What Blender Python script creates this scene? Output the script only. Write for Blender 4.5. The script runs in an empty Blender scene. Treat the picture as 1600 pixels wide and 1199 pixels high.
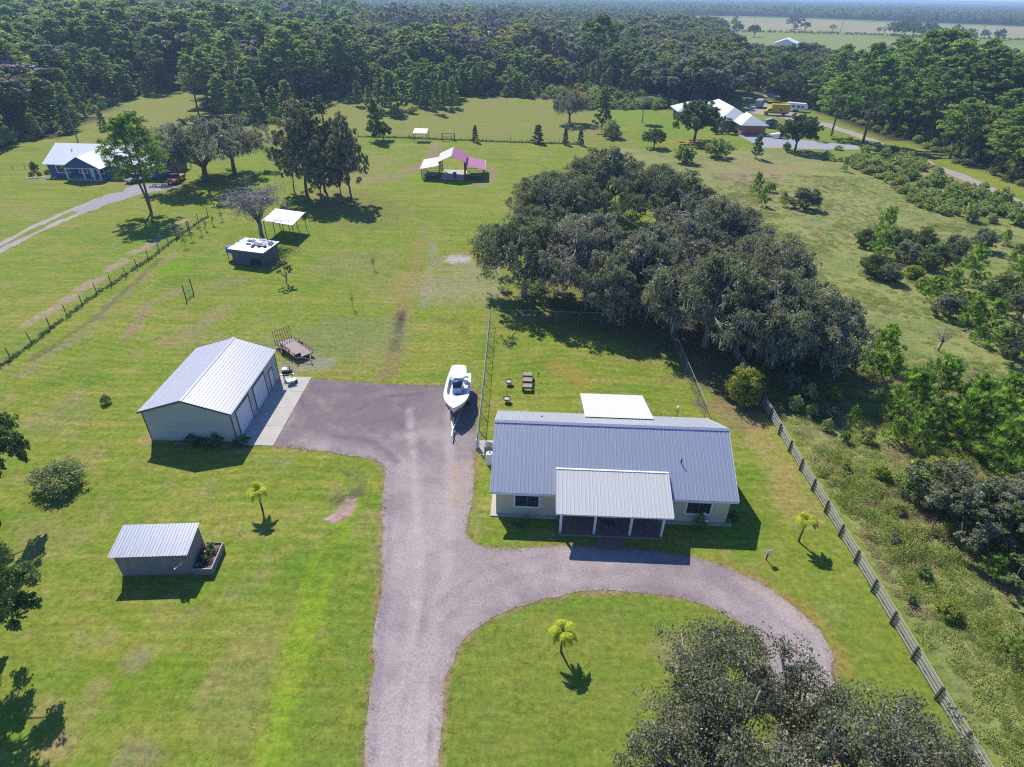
import bpy, bmesh, math, random
import numpy as np
from mathutils import Vector, Matrix
from mathutils.geometry import tessellate_polygon

R_ = math.radians
random.seed(7)
rng = np.random.default_rng(7)
C = bpy.context.scene.collection
scene = bpy.context.scene

# ------------------------------------------------------------------ camera, sky, sun, exposure
CAM_H, FPX, PITCH, ROLL = 36.0, 935.0, math.atan(611 / 935.0), 0.0195
cam_d = bpy.data.cameras.new('camera')
cam_d.sensor_width = 36.0
cam_d.lens = 36.0 * FPX / 1600.0
cam_d.clip_start, cam_d.clip_end = 0.5, 40000
cam = bpy.data.objects.new('camera', cam_d)
C.objects.link(cam)
cam.matrix_world = (Matrix.Translation((0, 0, CAM_H)) @ Matrix.Rotation(math.pi / 2 - PITCH, 4, 'X')
                    @ Matrix.Rotation(ROLL, 4, 'Z'))
scene.camera = cam

SUN_DIR = Vector((-0.303, 0.621, 0.722)).normalized()          # towards the sun
SUN_EL = math.asin(SUN_DIR.z)
world = bpy.data.worlds.new('World')
scene.world = world
world.use_nodes = True
wn, wl = world.node_tree.nodes, world.node_tree.links
wn.clear()
sky = wn.new('ShaderNodeTexSky')
sky.sky_type = 'NISHITA'
sky.sun_disc = False
sky.sun_elevation = SUN_EL
sky.sun_rotation = math.atan2(SUN_DIR.x, SUN_DIR.y)
sky.air_density = 1.0
sky.dust_density = 0.2
sky.ozone_density = 6.0
bg = wn.new('ShaderNodeBackground')
bg.inputs['Strength'].default_value = 0.105
wo = wn.new('ShaderNodeOutputWorld')
hue = wn.new('ShaderNodeVectorMath')                      # added tint: sky pushed bluer so the shade turns blue
hue.operation = 'MULTIPLY'
hue.inputs[1].default_value = (0.68, 0.94, 1.40)
wl.new(sky.outputs[0], hue.inputs[0])
wl.new(hue.outputs[0], bg.inputs[0])
wl.new(bg.outputs[0], wo.inputs[0])

sun_d = bpy.data.lights.new('sun', 'SUN')
sun_d.energy = 4.7
sun_d.angle = R_(0.5)
sun_d.color = (1.0, 0.95, 0.87)
sun = bpy.data.objects.new('sun', sun_d)
sun.rotation_euler = SUN_DIR.to_track_quat('Z', 'Y').to_euler()
C.objects.link(sun)

scene.view_settings.view_transform = 'Standard'
scene.view_settings.look = 'None'
scene.view_settings.exposure = 0.32
scene.view_settings.gamma = 1.0
scene.view_settings.use_curve_mapping = False
scene.cycles.max_bounces = 5
scene.cycles.diffuse_bounces = 2
scene.cycles.glossy_bounces = 2
scene.cycles.transmission_bounces = 3
scene.cycles.transparent_max_bounces = 6
scene.cycles.volume_bounces = 0
scene.cycles.use_adaptive_sampling = True
scene.cycles.adaptive_threshold = 0.01
scene.cycles.filter_width = 1.15
scene.cycles.use_denoising = False

# ------------------------------------------------------------------ a pixel of the survey picture -> a point on a level plane
def P(x, y, z=0.0):
    u, v = x - 800.0, y - 599.5
    c, s = math.cos(ROLL), math.sin(ROLL)
    u2, v2 = u * c + v * s, -u * s + v * c
    dx, dy, dz = u2, FPX * math.cos(PITCH) - v2 * math.sin(PITCH), -FPX * math.sin(PITCH) - v2 * math.cos(PITCH)
    t = (z - CAM_H) / dz
    return (dx * t, dy * t)

# ------------------------------------------------------------------ helpers
def tag(o, label=None, cat=None, group=None, kind=None):
    if label: o['label'] = label
    if cat: o['category'] = cat
    if group: o['group'] = group
    if kind: o['kind'] = kind
    return o

def thing(name, label, cat, loc=(0, 0, 0), rz=0.0, group=None):
    o = bpy.data.objects.new(name, None)
    o.empty_display_size = 0.3
    C.objects.link(o)
    if len(loc) == 2: loc = (loc[0], loc[1], 0)
    o.location = loc
    o.rotation_euler = (0, 0, rz)
    return tag(o, label, cat, group)

def link(name, me, parent=None, loc=None, rot=None):
    o = bpy.data.objects.new(name, me)
    C.objects.link(o)
    if parent: o.parent = parent
    if loc: o.location = loc
    if rot: o.rotation_euler = rot
    return o

def npmesh(name, V, F, mats, attr=None, col=None, mi=None, smooth=False):
    """fast mesh from numpy arrays; F is an (n,3) or (n,4) array"""
    V = np.asarray(V, np.float32); F = np.asarray(F, np.int32)
    me = bpy.data.meshes.new(name)
    n, k = F.shape
    me.vertices.add(len(V)); me.vertices.foreach_set('co', V.ravel())
    me.loops.add(n * k); me.loops.foreach_set('vertex_index', F.ravel())
    me.polygons.add(n)
    me.polygons.foreach_set('loop_start', np.arange(0, n * k, k, dtype=np.int32))
    me.polygons.foreach_set('loop_total', np.full(n, k, np.int32))
    if mi is not None: me.polygons.foreach_set('material_index', np.asarray(mi, np.int32))
    me.update(calc_edges=True)
    if smooth: me.polygons.foreach_set('use_smooth', np.ones(n, bool))
    else: me.polygons.foreach_set('use_smooth', np.zeros(n, bool))
    if attr is not None:
        a = me.attributes.new('v', 'FLOAT', 'POINT'); a.data.foreach_set('value', np.asarray(attr, np.float32))
    if col is not None:
        a = me.attributes.new('tint', 'FLOAT_COLOR', 'POINT'); a.data.foreach_set('color', np.asarray(col, np.float32).ravel())
    for m in (mats if isinstance(mats, (list, tuple)) else [mats]): me.materials.append(m)
    return me

class MB:
    def __init__(s): s.v, s.f = [], []
    def add(s, vs, fs):
        o = len(s.v); s.v += [tuple(v) for v in vs]; s.f += [tuple(i + o for i in f) for f in fs]; return s
    def box(s, x0, x1, y0, y1, z0, z1):
        return s.hexa([(x0, y0, z0), (x1, y0, z0), (x1, y1, z0), (x0, y1, z0), (x0, y0, z1), (x1, y0, z1), (x1, y1, z1), (x0, y1, z1)])
    def hexa(s, v):
        return s.add(v, [(3, 2, 1, 0), (4, 5, 6, 7), (0, 1, 5, 4), (1, 2, 6, 5), (2, 3, 7, 6), (3, 0, 4, 7)])
    def bar(s, a, b, w, h=None):
        """a square bar between two points"""
        h = h or w
        a, b = Vector(a), Vector(b); d = (b - a).normalized()
        up = Vector((0, 0, 1)) if abs(d.z) < 0.95 else Vector((0, 1, 0))
        x = d.cross(up).normalized() * w / 2; y = x.cross(d).normalized() * h / 2
        return s.hexa([a - x - y, a + x - y, b + x - y, b - x - y, a - x + y, a + x + y, b + x + y, b - x + y])
    def tube(s, pts, rad, n=6, cap=True):
        pts = [Vector(p) for p in pts]
        if not isinstance(rad, (list, tuple)): rad = [rad] * len(pts)
        rings = []
        for i, p in enumerate(pts):
            d = (pts[min(i + 1, len(pts) - 1)] - pts[max(i - 1, 0)]).normalized()
            up = Vector((0, 0, 1)) if abs(d.z) < 0.9 else Vector((1, 0, 0))
            x = d.cross(up).normalized(); y = x.cross(d)
            rings.append([p + (x * math.cos(2 * math.pi * k / n) + y * math.sin(2 * math.pi * k / n)) * rad[i] for k in range(n)])
        vs = [v for r in rings for v in r]; fs = []
        for i in range(len(pts) - 1):
            for k in range(n):
                fs.append((i * n + k, i * n + (k + 1) % n, (i + 1) * n + (k + 1) % n, (i + 1) * n + k))
        if cap: fs += [tuple(range(n))[::-1], tuple((len(pts) - 1) * n + k for k in range(n))]
        return s.add(vs, fs)
    def lathe(s, prof, c=(0, 0, 0), n=16):
        vs, fs = [], []
        for r, z in prof:
            vs += [(c[0] + r * math.cos(2 * math.pi * k / n), c[1] + r * math.sin(2 * math.pi * k / n), c[2] + z) for k in range(n)]
        for i in range(len(prof) - 1):
            for k in range(n):
                fs.append((i * n + k, i * n + (k + 1) % n, (i + 1) * n + (k + 1) % n, (i + 1) * n + k))
        fs += [tuple(range(n))[::-1], tuple((len(prof) - 1) * n + k for k in range(n))]
        return s.add(vs, fs)
    def prism(s, poly, a, b, axis='y'):
        """poly: list of 2D points; extruded from a to b along axis"""
        n = len(poly)
        def mk(p, t):
            return (p[0], t, p[1]) if axis == 'y' else ((t, p[0], p[1]) if axis == 'x' else (p[0], p[1], t))
        vs = [mk(p, a) for p in poly] + [mk(p, b) for p in poly]
        fs = [tuple(range(n))[::-1], tuple(range(n, 2 * n))] + [(i, (i + 1) % n, n + (i + 1) % n, n + i) for i in range(n)]
        return s.add(vs, fs)
    def mesh(s, name, mat, fix=True, smooth=False, bevel=0.0):
        me = bpy.data.meshes.new(name)
        me.from_pydata(s.v, [], s.f); me.update()
        if fix or bevel:
            bm = bmesh.new(); bm.from_mesh(me)
            if bevel:
                bmesh.ops.remove_doubles(bm, verts=bm.verts, dist=1e-5)
                bmesh.ops.bevel(bm, geom=list(bm.edges), offset=bevel, segments=2, affect='EDGES', clamp_overlap=True)
            bmesh.ops.recalc_face_normals(bm, faces=bm.faces); bm.to_mesh(me); bm.free()
        for m in (mat if isinstance(mat, (list, tuple)) else [mat]): me.materials.append(m)
        if smooth: me.polygons.foreach_set('use_smooth', [True] * len(me.polygons))
        return me
    def build(s, name, mat, parent=None, loc=None, rot=None, **kw):
        return link(name, s.mesh(name, mat, **kw), parent, loc, rot)

def kids(o): return [c for c in bpy.data.objects if c.parent == o]

def copy_thing(tree, loc, rz, sc=1.0, label=None, name=None, sz=None):
    """tree = (root, [parts]); copy the root and every part"""
    root, parts = tree
    r = root.copy(); C.objects.link(r)
    r.location = loc if len(loc) == 3 else (loc[0], loc[1], 0)
    r.rotation_euler = (0, 0, rz); r.scale = (sc, sc, sz or sc)
    if label: r['label'] = label
    for p in parts:
        c = p.copy(); C.objects.link(c); c.parent = r
    return r

# ------------------------------------------------------------------ materials
def newmat(name):
    m = bpy.data.materials.new(name); m.use_nodes = True
    nt = m.node_tree; nt.nodes.clear()
    return m, nt.nodes, nt.links

def mat(name, col, rough=0.7, metal=0.0, var=0.12, scale=1.5, bump=0.0, bscale=20.0, streak=None, spec=0.4, dirt=None, dirt_amt=0.5, island=0.0):
    """plain procedural material: colour with soft mottling, optional streaks, dirt and fine relief"""
    m, N, L = newmat(name)
    out = N.new('ShaderNodeOutputMaterial'); b = N.new('ShaderNodeBsdfPrincipled')
    L.new(b.outputs[0], out.inputs[0])
    b.inputs['Roughness'].default_value = rough; b.inputs['Metallic'].default_value = metal
    b.inputs['Specular IOR Level'].default_value = spec
    tc = N.new('ShaderNodeTexCoord')
    mp = N.new('ShaderNodeMapping'); L.new(tc.outputs['Object'], mp.inputs[0])
    if streak: mp.inputs['Scale'].default_value = streak
    nz = N.new('ShaderNodeTexNoise'); nz.inputs['Scale'].default_value = scale; nz.inputs['Detail'].default_value = 6
    nz.inputs['Roughness'].default_value = 0.65
    L.new(mp.outputs[0], nz.inputs[0])
    mr = N.new('ShaderNodeMapRange'); mr.inputs['From Min'].default_value = 0.3; mr.inputs['From Max'].default_value = 0.7
    mr.inputs['To Min'].default_value = 1 - var; mr.inputs['To Max'].default_value = 1 + var
    L.new(nz.outputs[0], mr.inputs[0])
    vm = N.new('ShaderNodeVectorMath'); vm.operation = 'SCALE'; vm.inputs[0].default_value = col[:3]
    L.new(mr.outputs[0], vm.inputs['Scale'])
    c = vm.outputs[0]
    if island:
        g = N.new('ShaderNodeNewGeometry')
        mi = N.new('ShaderNodeMapRange'); mi.inputs['To Min'].default_value = 1 - island; mi.inputs['To Max'].default_value = 1 + island
        L.new(g.outputs['Random Per Island'], mi.inputs[0])
        v2 = N.new('ShaderNodeVectorMath'); v2.operation = 'SCALE'
        L.new(c, v2.inputs[0]); L.new(mi.outputs[0], v2.inputs['Scale']); c = v2.outputs[0]
    if dirt:
        n2 = N.new('ShaderNodeTexNoise'); n2.inputs['Scale'].default_value = scale * 0.6; n2.inputs['Detail'].default_value = 8
        n2.inputs['Roughness'].default_value = 0.75
        L.new(mp.outputs[0], n2.inputs[0])
        r2 = N.new('ShaderNodeMapRange'); r2.inputs['From Min'].default_value = 0.52; r2.inputs['From Max'].default_value = 0.72
        r2.inputs['To Max'].default_value = dirt_amt; r2.clamp = True
        L.new(n2.outputs[0], r2.inputs[0])
        mx = N.new('ShaderNodeMix'); mx.data_type = 'RGBA'
        L.new(r2.outputs[0], mx.inputs[0]); L.new(c, mx.inputs[6]); mx.inputs[7].default_value = (*dirt, 1)
        c = mx.outputs[2]
    L.new(c, b.inputs['Base Color'])
    if bump:
        n3 = N.new('ShaderNodeTexNoise'); n3.inputs['Scale'].default_value = bscale; n3.inputs['Detail'].default_value = 4
        L.new(tc.outputs['Object'], n3.inputs[0])
        bp = N.new('ShaderNodeBump'); bp.inputs['Strength'].default_value = bump; bp.inputs['Distance'].default_value = 0.03
        L.new(n3.outputs[0], bp.inputs['Height']); L.new(bp.outputs[0], b.inputs['Normal'])
    return m

def leafmat(name, ca, cb, trans=0.22, rough=0.6, spec=0.25):
    """foliage: colour runs from ca to cb from plant to plant, 'v' varies it from spray to spray"""
    m, N, L = newmat(name)
    out = N.new('ShaderNodeOutputMaterial')
    oi = N.new('ShaderNodeObjectInfo'); at = N.new('ShaderNodeAttribute'); at.attribute_name = 'v'
    mx = N.new('ShaderNodeMix'); mx.data_type = 'RGBA'
    mx.inputs[6].default_value = (*ca, 1); mx.inputs[7].default_value = (*cb, 1)
    fr = N.new('ShaderNodeMath'); fr.operation = 'FRACT'
    ad = N.new('ShaderNodeMath'); ad.operation = 'MULTIPLY_ADD'; ad.inputs[1].default_value = 0.45; ad.use_clamp = True
    sb = N.new('ShaderNodeMath'); sb.operation = 'SUBTRACT'; sb.inputs[1].default_value = 0.8
    L.new(at.outputs['Fac'], sb.inputs[0]); L.new(sb.outputs[0], ad.inputs[0]); L.new(oi.outputs['Random'], ad.inputs[2])
    L.new(ad.outputs[0], mx.inputs[0])
    sc = N.new('ShaderNodeVectorMath'); sc.operation = 'SCALE'
    L.new(mx.outputs[2], sc.inputs[0]); L.new(at.outputs['Fac'], sc.inputs['Scale'])
    b = N.new('ShaderNodeBsdfPrincipled'); b.inputs['Roughness'].default_value = rough; b.inputs['Specular IOR Level'].default_value = spec
    t = N.new('ShaderNodeBsdfTranslucent')
    L.new(sc.outputs[0], b.inputs['Base Color'])
    hs = N.new('ShaderNodeVectorMath'); hs.operation = 'MULTIPLY'; hs.inputs[1].default_value = (1.5, 1.6, 0.6)
    L.new(sc.outputs[0], hs.inputs[0]); L.new(hs.outputs[0], t.inputs[0])
    ms = N.new('ShaderNodeMixShader'); ms.inputs[0].default_value = trans
    L.new(b.outputs[0], ms.inputs[1]); L.new(t.outputs[0], ms.inputs[2]); L.new(ms.outputs[0], out.inputs[0])
    return m

M = {}
def defm(k, *a, **kw): M[k] = mat(k, *a, **kw)
defm('galvalume', (0.47, 0.48, 0.515), rough=0.42, metal=0.35, var=0.06, scale=0.7, streak=(6, 0.4, 0.4), dirt=(0.33, 0.33, 0.36), dirt_amt=0.6, island=0.09)
defm('porch_metal', (0.59, 0.575, 0.52), rough=0.65, metal=0.0, var=0.05, scale=0.8, streak=(6, 0.4, 0.4), dirt=(0.42, 0.41, 0.38), dirt_amt=0.6, island=0.06)
defm('garage_metal', (0.42, 0.42, 0.45), rough=0.45, metal=0.3, var=0.05, scale=0.6, streak=(0.4, 5, 0.4), dirt=(0.34, 0.34, 0.36), dirt_amt=0.6, island=0.06)
defm('shed_metal', (0.33, 0.35, 0.40), rough=0.5, metal=0.4, var=0.14, scale=0.8, streak=(5, 0.5, 0.5), dirt=(0.22, 0.19, 0.17), dirt_amt=0.75, island=0.12)
defm('white_metal', (0.78, 0.78, 0.75), rough=0.45, var=0.05, dirt=(0.45, 0.43, 0.38), dirt_amt=0.3)
defm('white_paint', (0.76, 0.76, 0.74), rough=0.55, var=0.04, dirt=(0.5, 0.48, 0.42), dirt_amt=0.2)
defm('cream_wall', (0.60, 0.52, 0.34), rough=0.8, var=0.06, bump=0.2, bscale=30, dirt=(0.36, 0.33, 0.26), dirt_amt=0.3)
defm('garage_wall', (0.50, 0.51, 0.43), rough=0.6, var=0.05, island=0.06, dirt=(0.34, 0.35, 0.29), dirt_amt=0.35)
defm('concrete', (0.46, 0.42, 0.36), rough=0.85, var=0.10, scale=0.9, bump=0.2, bscale=25, dirt=(0.33, 0.31, 0.27), dirt_amt=0.5)
defm('brick_floor', (0.27, 0.16, 0.13), rough=0.85, var=0.18, scale=3, bump=0.3, bscale=12, island=0.12)
defm('joint', (0.30, 0.27, 0.24), rough=0.9, var=0.1)
defm('weathered_wood', (0.25, 0.22, 0.205), rough=0.85, var=0.2, scale=2.5, streak=(1, 1, 0.15), dirt=(0.14, 0.12, 0.11), dirt_amt=0.6, island=0.22)
defm('fence_board', (0.43, 0.38, 0.35), rough=0.85, var=0.15, scale=2.0, streak=(4, 0.4, 4), dirt=(0.23, 0.20, 0.19), dirt_amt=0.6)
defm('dark_wood', (0.10, 0.075, 0.065), rough=0.85, var=0.25, scale=4, dirt=(0.05, 0.04, 0.04), dirt_amt=0.5)
defm('deck_wood', (0.34, 0.26, 0.23), rough=0.8, var=0.18, scale=4, dirt=(0.18, 0.13, 0.12), dirt_amt=0.6, island=0.15)
defm('red_wood', (0.20, 0.09, 0.075), rough=0.8, var=0.2, scale=4)
defm('galv_pipe', (0.27, 0.33, 0.31), rough=0.5, metal=0.15, var=0.08)
defm('black_metal', (0.025, 0.025, 0.028), rough=0.5, var=0.2)
defm('rust', (0.16, 0.075, 0.05), rough=0.8, var=0.3, scale=6)
defm('rubber', (0.02, 0.02, 0.021), rough=0.85, var=0.2)
defm('gelcoat', (0.80, 0.80, 0.77), rough=0.25, var=0.03, spec=0.5)
defm('vinyl', (0.70, 0.70, 0.68), rough=0.6, var=0.04)
defm('steel', (0.55, 0.55, 0.57), rough=0.3, metal=0.9, var=0.05)
defm('blue_glass', (0.03, 0.055, 0.09), rough=0.08, var=0.3, scale=1.2, spec=0.8)
defm('window_glass', (0.018, 0.03, 0.042), rough=0.06, var=0.5, scale=1.5, spec=0.9)
defm('bark', (0.15, 0.125, 0.10), rough=0.9, var=0.3, scale=3, bump=0.6, bscale=8)
defm('pine_bark', (0.16, 0.12, 0.10), rough=0.9, var=0.3, scale=4, bump=0.6, bscale=8)
defm('grey_bark', (0.27, 0.25, 0.23), rough=0.9, var=0.25, scale=3, bump=0.4, bscale=9)
defm('soil', (0.16, 0.11, 0.085), rough=0.95, var=0.3, scale=4, bump=0.5, bscale=14)
defm('stone', (0.42, 0.38, 0.35), rough=0.9, var=0.2, scale=5, bump=0.4, bscale=12)
defm('blue_wall', (0.045, 0.10, 0.22), rough=0.7, var=0.08)
defm('brick_wall', (0.33, 0.20, 0.16), rough=0.9, var=0.15, scale=4)
defm('pink_roof', (0.42, 0.125, 0.21), rough=0.5, var=0.06, dirt=(0.45, 0.16, 0.28), dirt_amt=0.3)
defm('pale_roof', (0.52, 0.47, 0.45), rough=0.5, var=0.05, dirt=(0.42, 0.38, 0.34), dirt_amt=0.4)
defm('white_roof', (0.80, 0.80, 0.78), rough=0.5, var=0.03)
defm('green_roof', (0.56, 0.60, 0.56), rough=0.5, var=0.05)
defm('shed_green', (0.16, 0.24, 0.22), rough=0.7, var=0.1)
defm('blue_tarp', (0.02, 0.10, 0.45), rough=0.55, var=0.12)
defm('plastic_white', (0.82, 0.83, 0.84), rough=0.5, var=0.06)
defm('black_plastic', (0.02, 0.022, 0.03), rough=0.5, var=0.2)
defm('yellow_paint', (0.62, 0.45, 0.015), rough=0.45, var=0.08)
defm('red_paint', (0.16, 0.012, 0.02), rough=0.25, var=0.08, spec=0.7)
defm('teal_paint', (0.30, 0.42, 0.46), rough=0.3, var=0.05, spec=0.6)
defm('silver_paint', (0.60, 0.60, 0.62), rough=0.35, var=0.05, spec=0.6)
defm('canvas_grey', (0.34, 0.36, 0.38), rough=0.8, var=0.12)
defm('canvas_tan', (0.36, 0.27, 0.23), rough=0.85, var=0.12)
defm('garage_red', (0.40, 0.11, 0.08), rough=0.6, var=0.06)
defm('ac_grey', (0.20, 0.20, 0.20), rough=0.6, var=0.15)
defm('blue_plastic', (0.03, 0.12, 0.36), rough=0.5, var=0.1)
defm('flag_red', (0.45, 0.03, 0.05), rough=0.8); defm('flag_white', (0.75, 0.75, 0.75), rough=0.8); defm('flag_blue', (0.03, 0.04, 0.20), rough=0.8)
defm('flower_pink', (0.60, 0.16, 0.32), rough=0.7); defm('flower_white', (0.8, 0.8, 0.75), rough=0.7); defm('flower_yellow', (0.65, 0.50, 0.05), rough=0.7)
defm('door_white', (0.66, 0.68, 0.72), rough=0.5, var=0.05, island=0.06, dirt=(0.5, 0.5, 0.5), dirt_amt=0.3)
defm('trim_dark', (0.09, 0.11, 0.11), rough=0.6, var=0.1)
defm('marble_rubble', (0.55, 0.53, 0.50), rough=0.9, var=0.3, scale=8)

M['leaf_oak'] = leafmat('leaf_oak', (0.140, 0.165, 0.088), (0.245, 0.248, 0.165), trans=0.3, rough=0.6, spec=0.2)
M['leaf_oak_grey'] = leafmat('leaf_oak_grey', (0.190, 0.200, 0.150), (0.270, 0.260, 0.215), trans=0.28, rough=0.6, spec=0.2)
M['leaf_near_oak'] = leafmat('leaf_near_oak', (0.140, 0.148, 0.085), (0.205, 0.198, 0.130), trans=0.25, rough=0.55, spec=0.25)
M['moss'] = leafmat('moss', (0.32, 0.30, 0.285), (0.40, 0.38, 0.36), trans=0.25, spec=0.1)
M['leaf_pine'] = leafmat('leaf_pine', (0.125, 0.200, 0.085), (0.280, 0.345, 0.130), trans=0.38, spec=0.15)
M['leaf_young_pine'] = leafmat('leaf_young_pine', (0.175, 0.290, 0.065), (0.280, 0.400, 0.095), trans=0.42, spec=0.15)
M['leaf_broad'] = leafmat('leaf_broad', (0.170, 0.240, 0.085), (0.270, 0.330, 0.110), trans=0.38, spec=0.15)
M['leaf_dark'] = leafmat('leaf_dark', (0.100, 0.150, 0.060), (0.170, 0.215, 0.085), trans=0.3, spec=0.15)
M['leaf_yellow'] = leafmat('leaf_yellow', (0.27, 0.29, 0.07), (0.38, 0.34, 0.07), trans=0.35, spec=0.15)
M['leaf_purple'] = leafmat('leaf_purple', (0.26, 0.225, 0.22), (0.31, 0.265, 0.26), trans=0.2, spec=0.1)
M['leaf_lime'] = leafmat('leaf_lime', (0.42, 0.46, 0.03), (0.52, 0.54, 0.04), trans=0.45)
M['leaf_citrus'] = leafmat('leaf_citrus', (0.20, 0.24, 0.09), (0.28, 0.31, 0.13), trans=0.3, rough=0.5, spec=0.3)
M['leaf_fire'] = leafmat('leaf_fire', (0.22, 0.32, 0.04), (0.34, 0.33, 0.06), trans=0.25)
M['weed'] = leafmat('weed', (0.24, 0.31, 0.075), (0.37, 0.39, 0.120), trans=0.3, spec=0.12)
M['weed_dry'] = leafmat('weed_dry', (0.36, 0.27, 0.15), (0.38, 0.33, 0.15), trans=0.25, spec=0.1)
M['twig'] = leafmat('twig', (0.27, 0.24, 0.23), (0.36, 0.32, 0.30), trans=0.05)
M['leaf_brush'] = leafmat('leaf_brush', (0.31, 0.37, 0.125), (0.40, 0.43, 0.175), trans=0.3, spec=0.1)
defm('shed_dark', (0.12, 0.115, 0.12), rough=0.85, var=0.25, scale=2.5, streak=(1, 1, 0.15), island=0.25)
M['leaf_epine'] = leafmat('leaf_epine', (0.135, 0.220, 0.075), (0.250, 0.335, 0.100), trans=0.4, spec=0.15)

# ------------------------------------------------------------------ value noise on arrays
_tab = rng.random((256, 256)).astype(np.float32)
def vn(x, y, s, seed=0):
    x = x / s + seed * 17.37; y = y / s + seed * 9.71
    xi = np.floor(x).astype(int); yi = np.floor(y).astype(int)
    fx = x - xi; fy = y - yi; fx = fx * fx * (3 - 2 * fx); fy = fy * fy * (3 - 2 * fy)
    g = lambda a, b: _tab[a & 255, b & 255]
    return (g(xi, yi) * (1 - fx) + g(xi + 1, yi) * fx) * (1 - fy) + (g(xi, yi + 1) * (1 - fx) + g(xi + 1, yi + 1) * fx) * fy
def fbm(x, y, s, seed=0, o=4):
    r = 0; a = 0.5; t = 0
    for i in range(o):
        r = r + a * vn(x, y, s, seed + i * 3); t += a; a *= 0.55; s *= 0.47
    return r / t
def seg_dist(X, Y, pts):
    """distance to a polyline and the position along it (0..1)"""
    D = np.full(X.shape, 1e9)
    for (x0, y0), (x1, y1) in zip(pts, pts[1:]):
        dx, dy = x1 - x0, y1 - y0; l = dx * dx + dy * dy + 1e-9
        t = np.clip(((X - x0) * dx + (Y - y0) * dy) / l, 0, 1)
        D = np.minimum(D, np.hypot(X - x0 - t * dx, Y - y0 - t * dy))
    return D
def in_poly(X, Y, poly):
    ins = np.zeros(X.shape, bool); n = len(poly)
    for i in range(n):
        x0, y0 = poly[i]; x1, y1 = poly[(i + 1) % n]
        if y0 == y1: continue
        c = ((y0 > Y) != (y1 > Y)) & (X < (x1 - x0) * (Y - y0) / (y1 - y0) + x0)
        ins ^= c
    return ins
def PL(l): return [P(*p) for p in l]
def smooth(pts, n=6, closed=False):
    out = []; m = len(pts)
    for i in range(m if closed else m - 1):
        p = [pts[(i + k) % m] if closed else pts[min(max(i + k, 0), m - 1)] for k in (-1, 0, 1, 2)]
        for j in range(n):
            t = j / n
            out.append(tuple(0.5 * ((2 * p[1][c]) + (-p[0][c] + p[2][c]) * t + (2 * p[0][c] - 5 * p[1][c] + 4 * p[2][c] - p[3][c]) * t * t
                       + (-p[0][c] + 3 * p[1][c] - 3 * p[2][c] + p[3][c]) * t ** 3) for c in (0, 1)))
    if not closed: out.append(tuple(pts[-1]))
    return out

# ------------------------------------------------------------------ outlines of the paved and open areas
DRIVE = (PL([(485.5, 592)]) + smooth(PL([(485.5, 592), (560, 597), (620, 601), (690, 603), (746, 606)]), 4)[1:]
         + smooth(PL([(746, 606), (744, 650), (743, 700), (739, 770), (732, 820), (733, 838), (748, 850), (780, 856), (830, 856), (872, 852), (895, 854), (940, 855), (1000, 859), (1080, 872), (1130, 884), (1190, 910), (1235, 943), (1268, 972), (1282, 996), (1300, 1030), (1302, 1110), (1300, 1330)]), 5)[1:]
         + smooth(PL([(1210, 1330), (1218, 1180), (1212, 1080), (1185, 1000), (1150, 970), (1090, 941), (1030, 929), (960, 924), (900, 928), (830, 943), (770, 965), (730, 996), (705, 1037), (694, 1072), (690, 1130), (687, 1199), (684, 1420)]), 5)[1:]
         + smooth(PL([(558, 1420), (568, 1199), (575, 1100), (583, 1020), (590, 960), (594, 880), (598, 800), (603, 745), (592, 722), (560, 713), (500, 704), (428, 697)]), 5))
def roughen(poly, step=0.3, amp=0.1, seed=0):
    out = []; n = len(poly)
    for i in range(n):
        a, b = poly[i], poly[(i + 1) % n]; L_ = math.hypot(b[0] - a[0], b[1] - a[1]); k = max(1, int(L_ / step))
        for j in range(k):
            t = j / k; x = a[0] + (b[0] - a[0]) * t; y = a[1] + (b[1] - a[1]) * t
            nx, ny = (b[1] - a[1]) / (L_ + 1e-9), -(b[0] - a[0]) / (L_ + 1e-9)
            d = (float(vn(np.array(x), np.array(y), 0.7, seed)) - 0.5) * amp * 2 + (float(vn(np.array(x), np.array(y), 2.9, seed + 2)) - 0.5) * amp * 2.4
            out.append((x + nx * d, y + ny * d))
    return out
def sheet(name, poly, z, m, label=None, thick=0.0):
    tris = tessellate_polygon([[Vector((x, y, 0)) for x, y in poly]])
    me = bpy.data.meshes.new(name)
    me.from_pydata([(x, y, z) for x, y in poly], [], [t for t in tris]); me.update()
    bm = bmesh.new(); bm.from_mesh(me)
    for f in bm.faces:
        f.normal_update()
        if f.normal.z < 0: f.normal_flip()
    bm.to_mesh(me); bm.free()
    me.materials.append(m)
    o = link(name, me); o['kind'] = 'structure'
    if label: o['label'] = label
    return o

# --- ground sheet with its own soil and grass colours
def axis(lo, hi, step, far, g=1.09):
    a = list(np.arange(lo, hi + 1e-6, step)); s = step
    while a[-1] < far: s *= g; a.append(a[-1] + s)
    s = step; b = []; x = lo
    while x > -far: s *= g; x -= s; b.append(x)
    return np.array(b[::-1] + a)
xs = axis(-66, 46, 0.3, 9000)
a = [2.0]; 
while a[-1] < 9000: a.append(a[-1] + max(0.28, (a[-1] - 55) * 0.0065, (a[-1] - 400) * 0.04))
b = [2.0]; s = 0.4
while b[-1] > -700: s *= 1.25; b.append(b[-1] - s)
ys = np.array(b[::-1][:-1] + a)
GX, GY = np.meshgrid(xs, ys)
def lerp(c, d, m): return c + (np.array(d)[None, None, :] - c) * np.clip(m, 0, 1)[..., None]
big = fbm(GX, GY, 22, 1); mid = fbm(GX, GY, 5, 4); fine = fbm(GX, GY, 1.3, 9, 3)
st = fbm(GX * 0.35 + GY * 0.02, GY * 2.2, 3.0, 21, 3)               # mower lines run across the lawn
sst = lambda v, a_, b_: np.clip((v - a_) / (b_ - a_), 0, 1)
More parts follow.
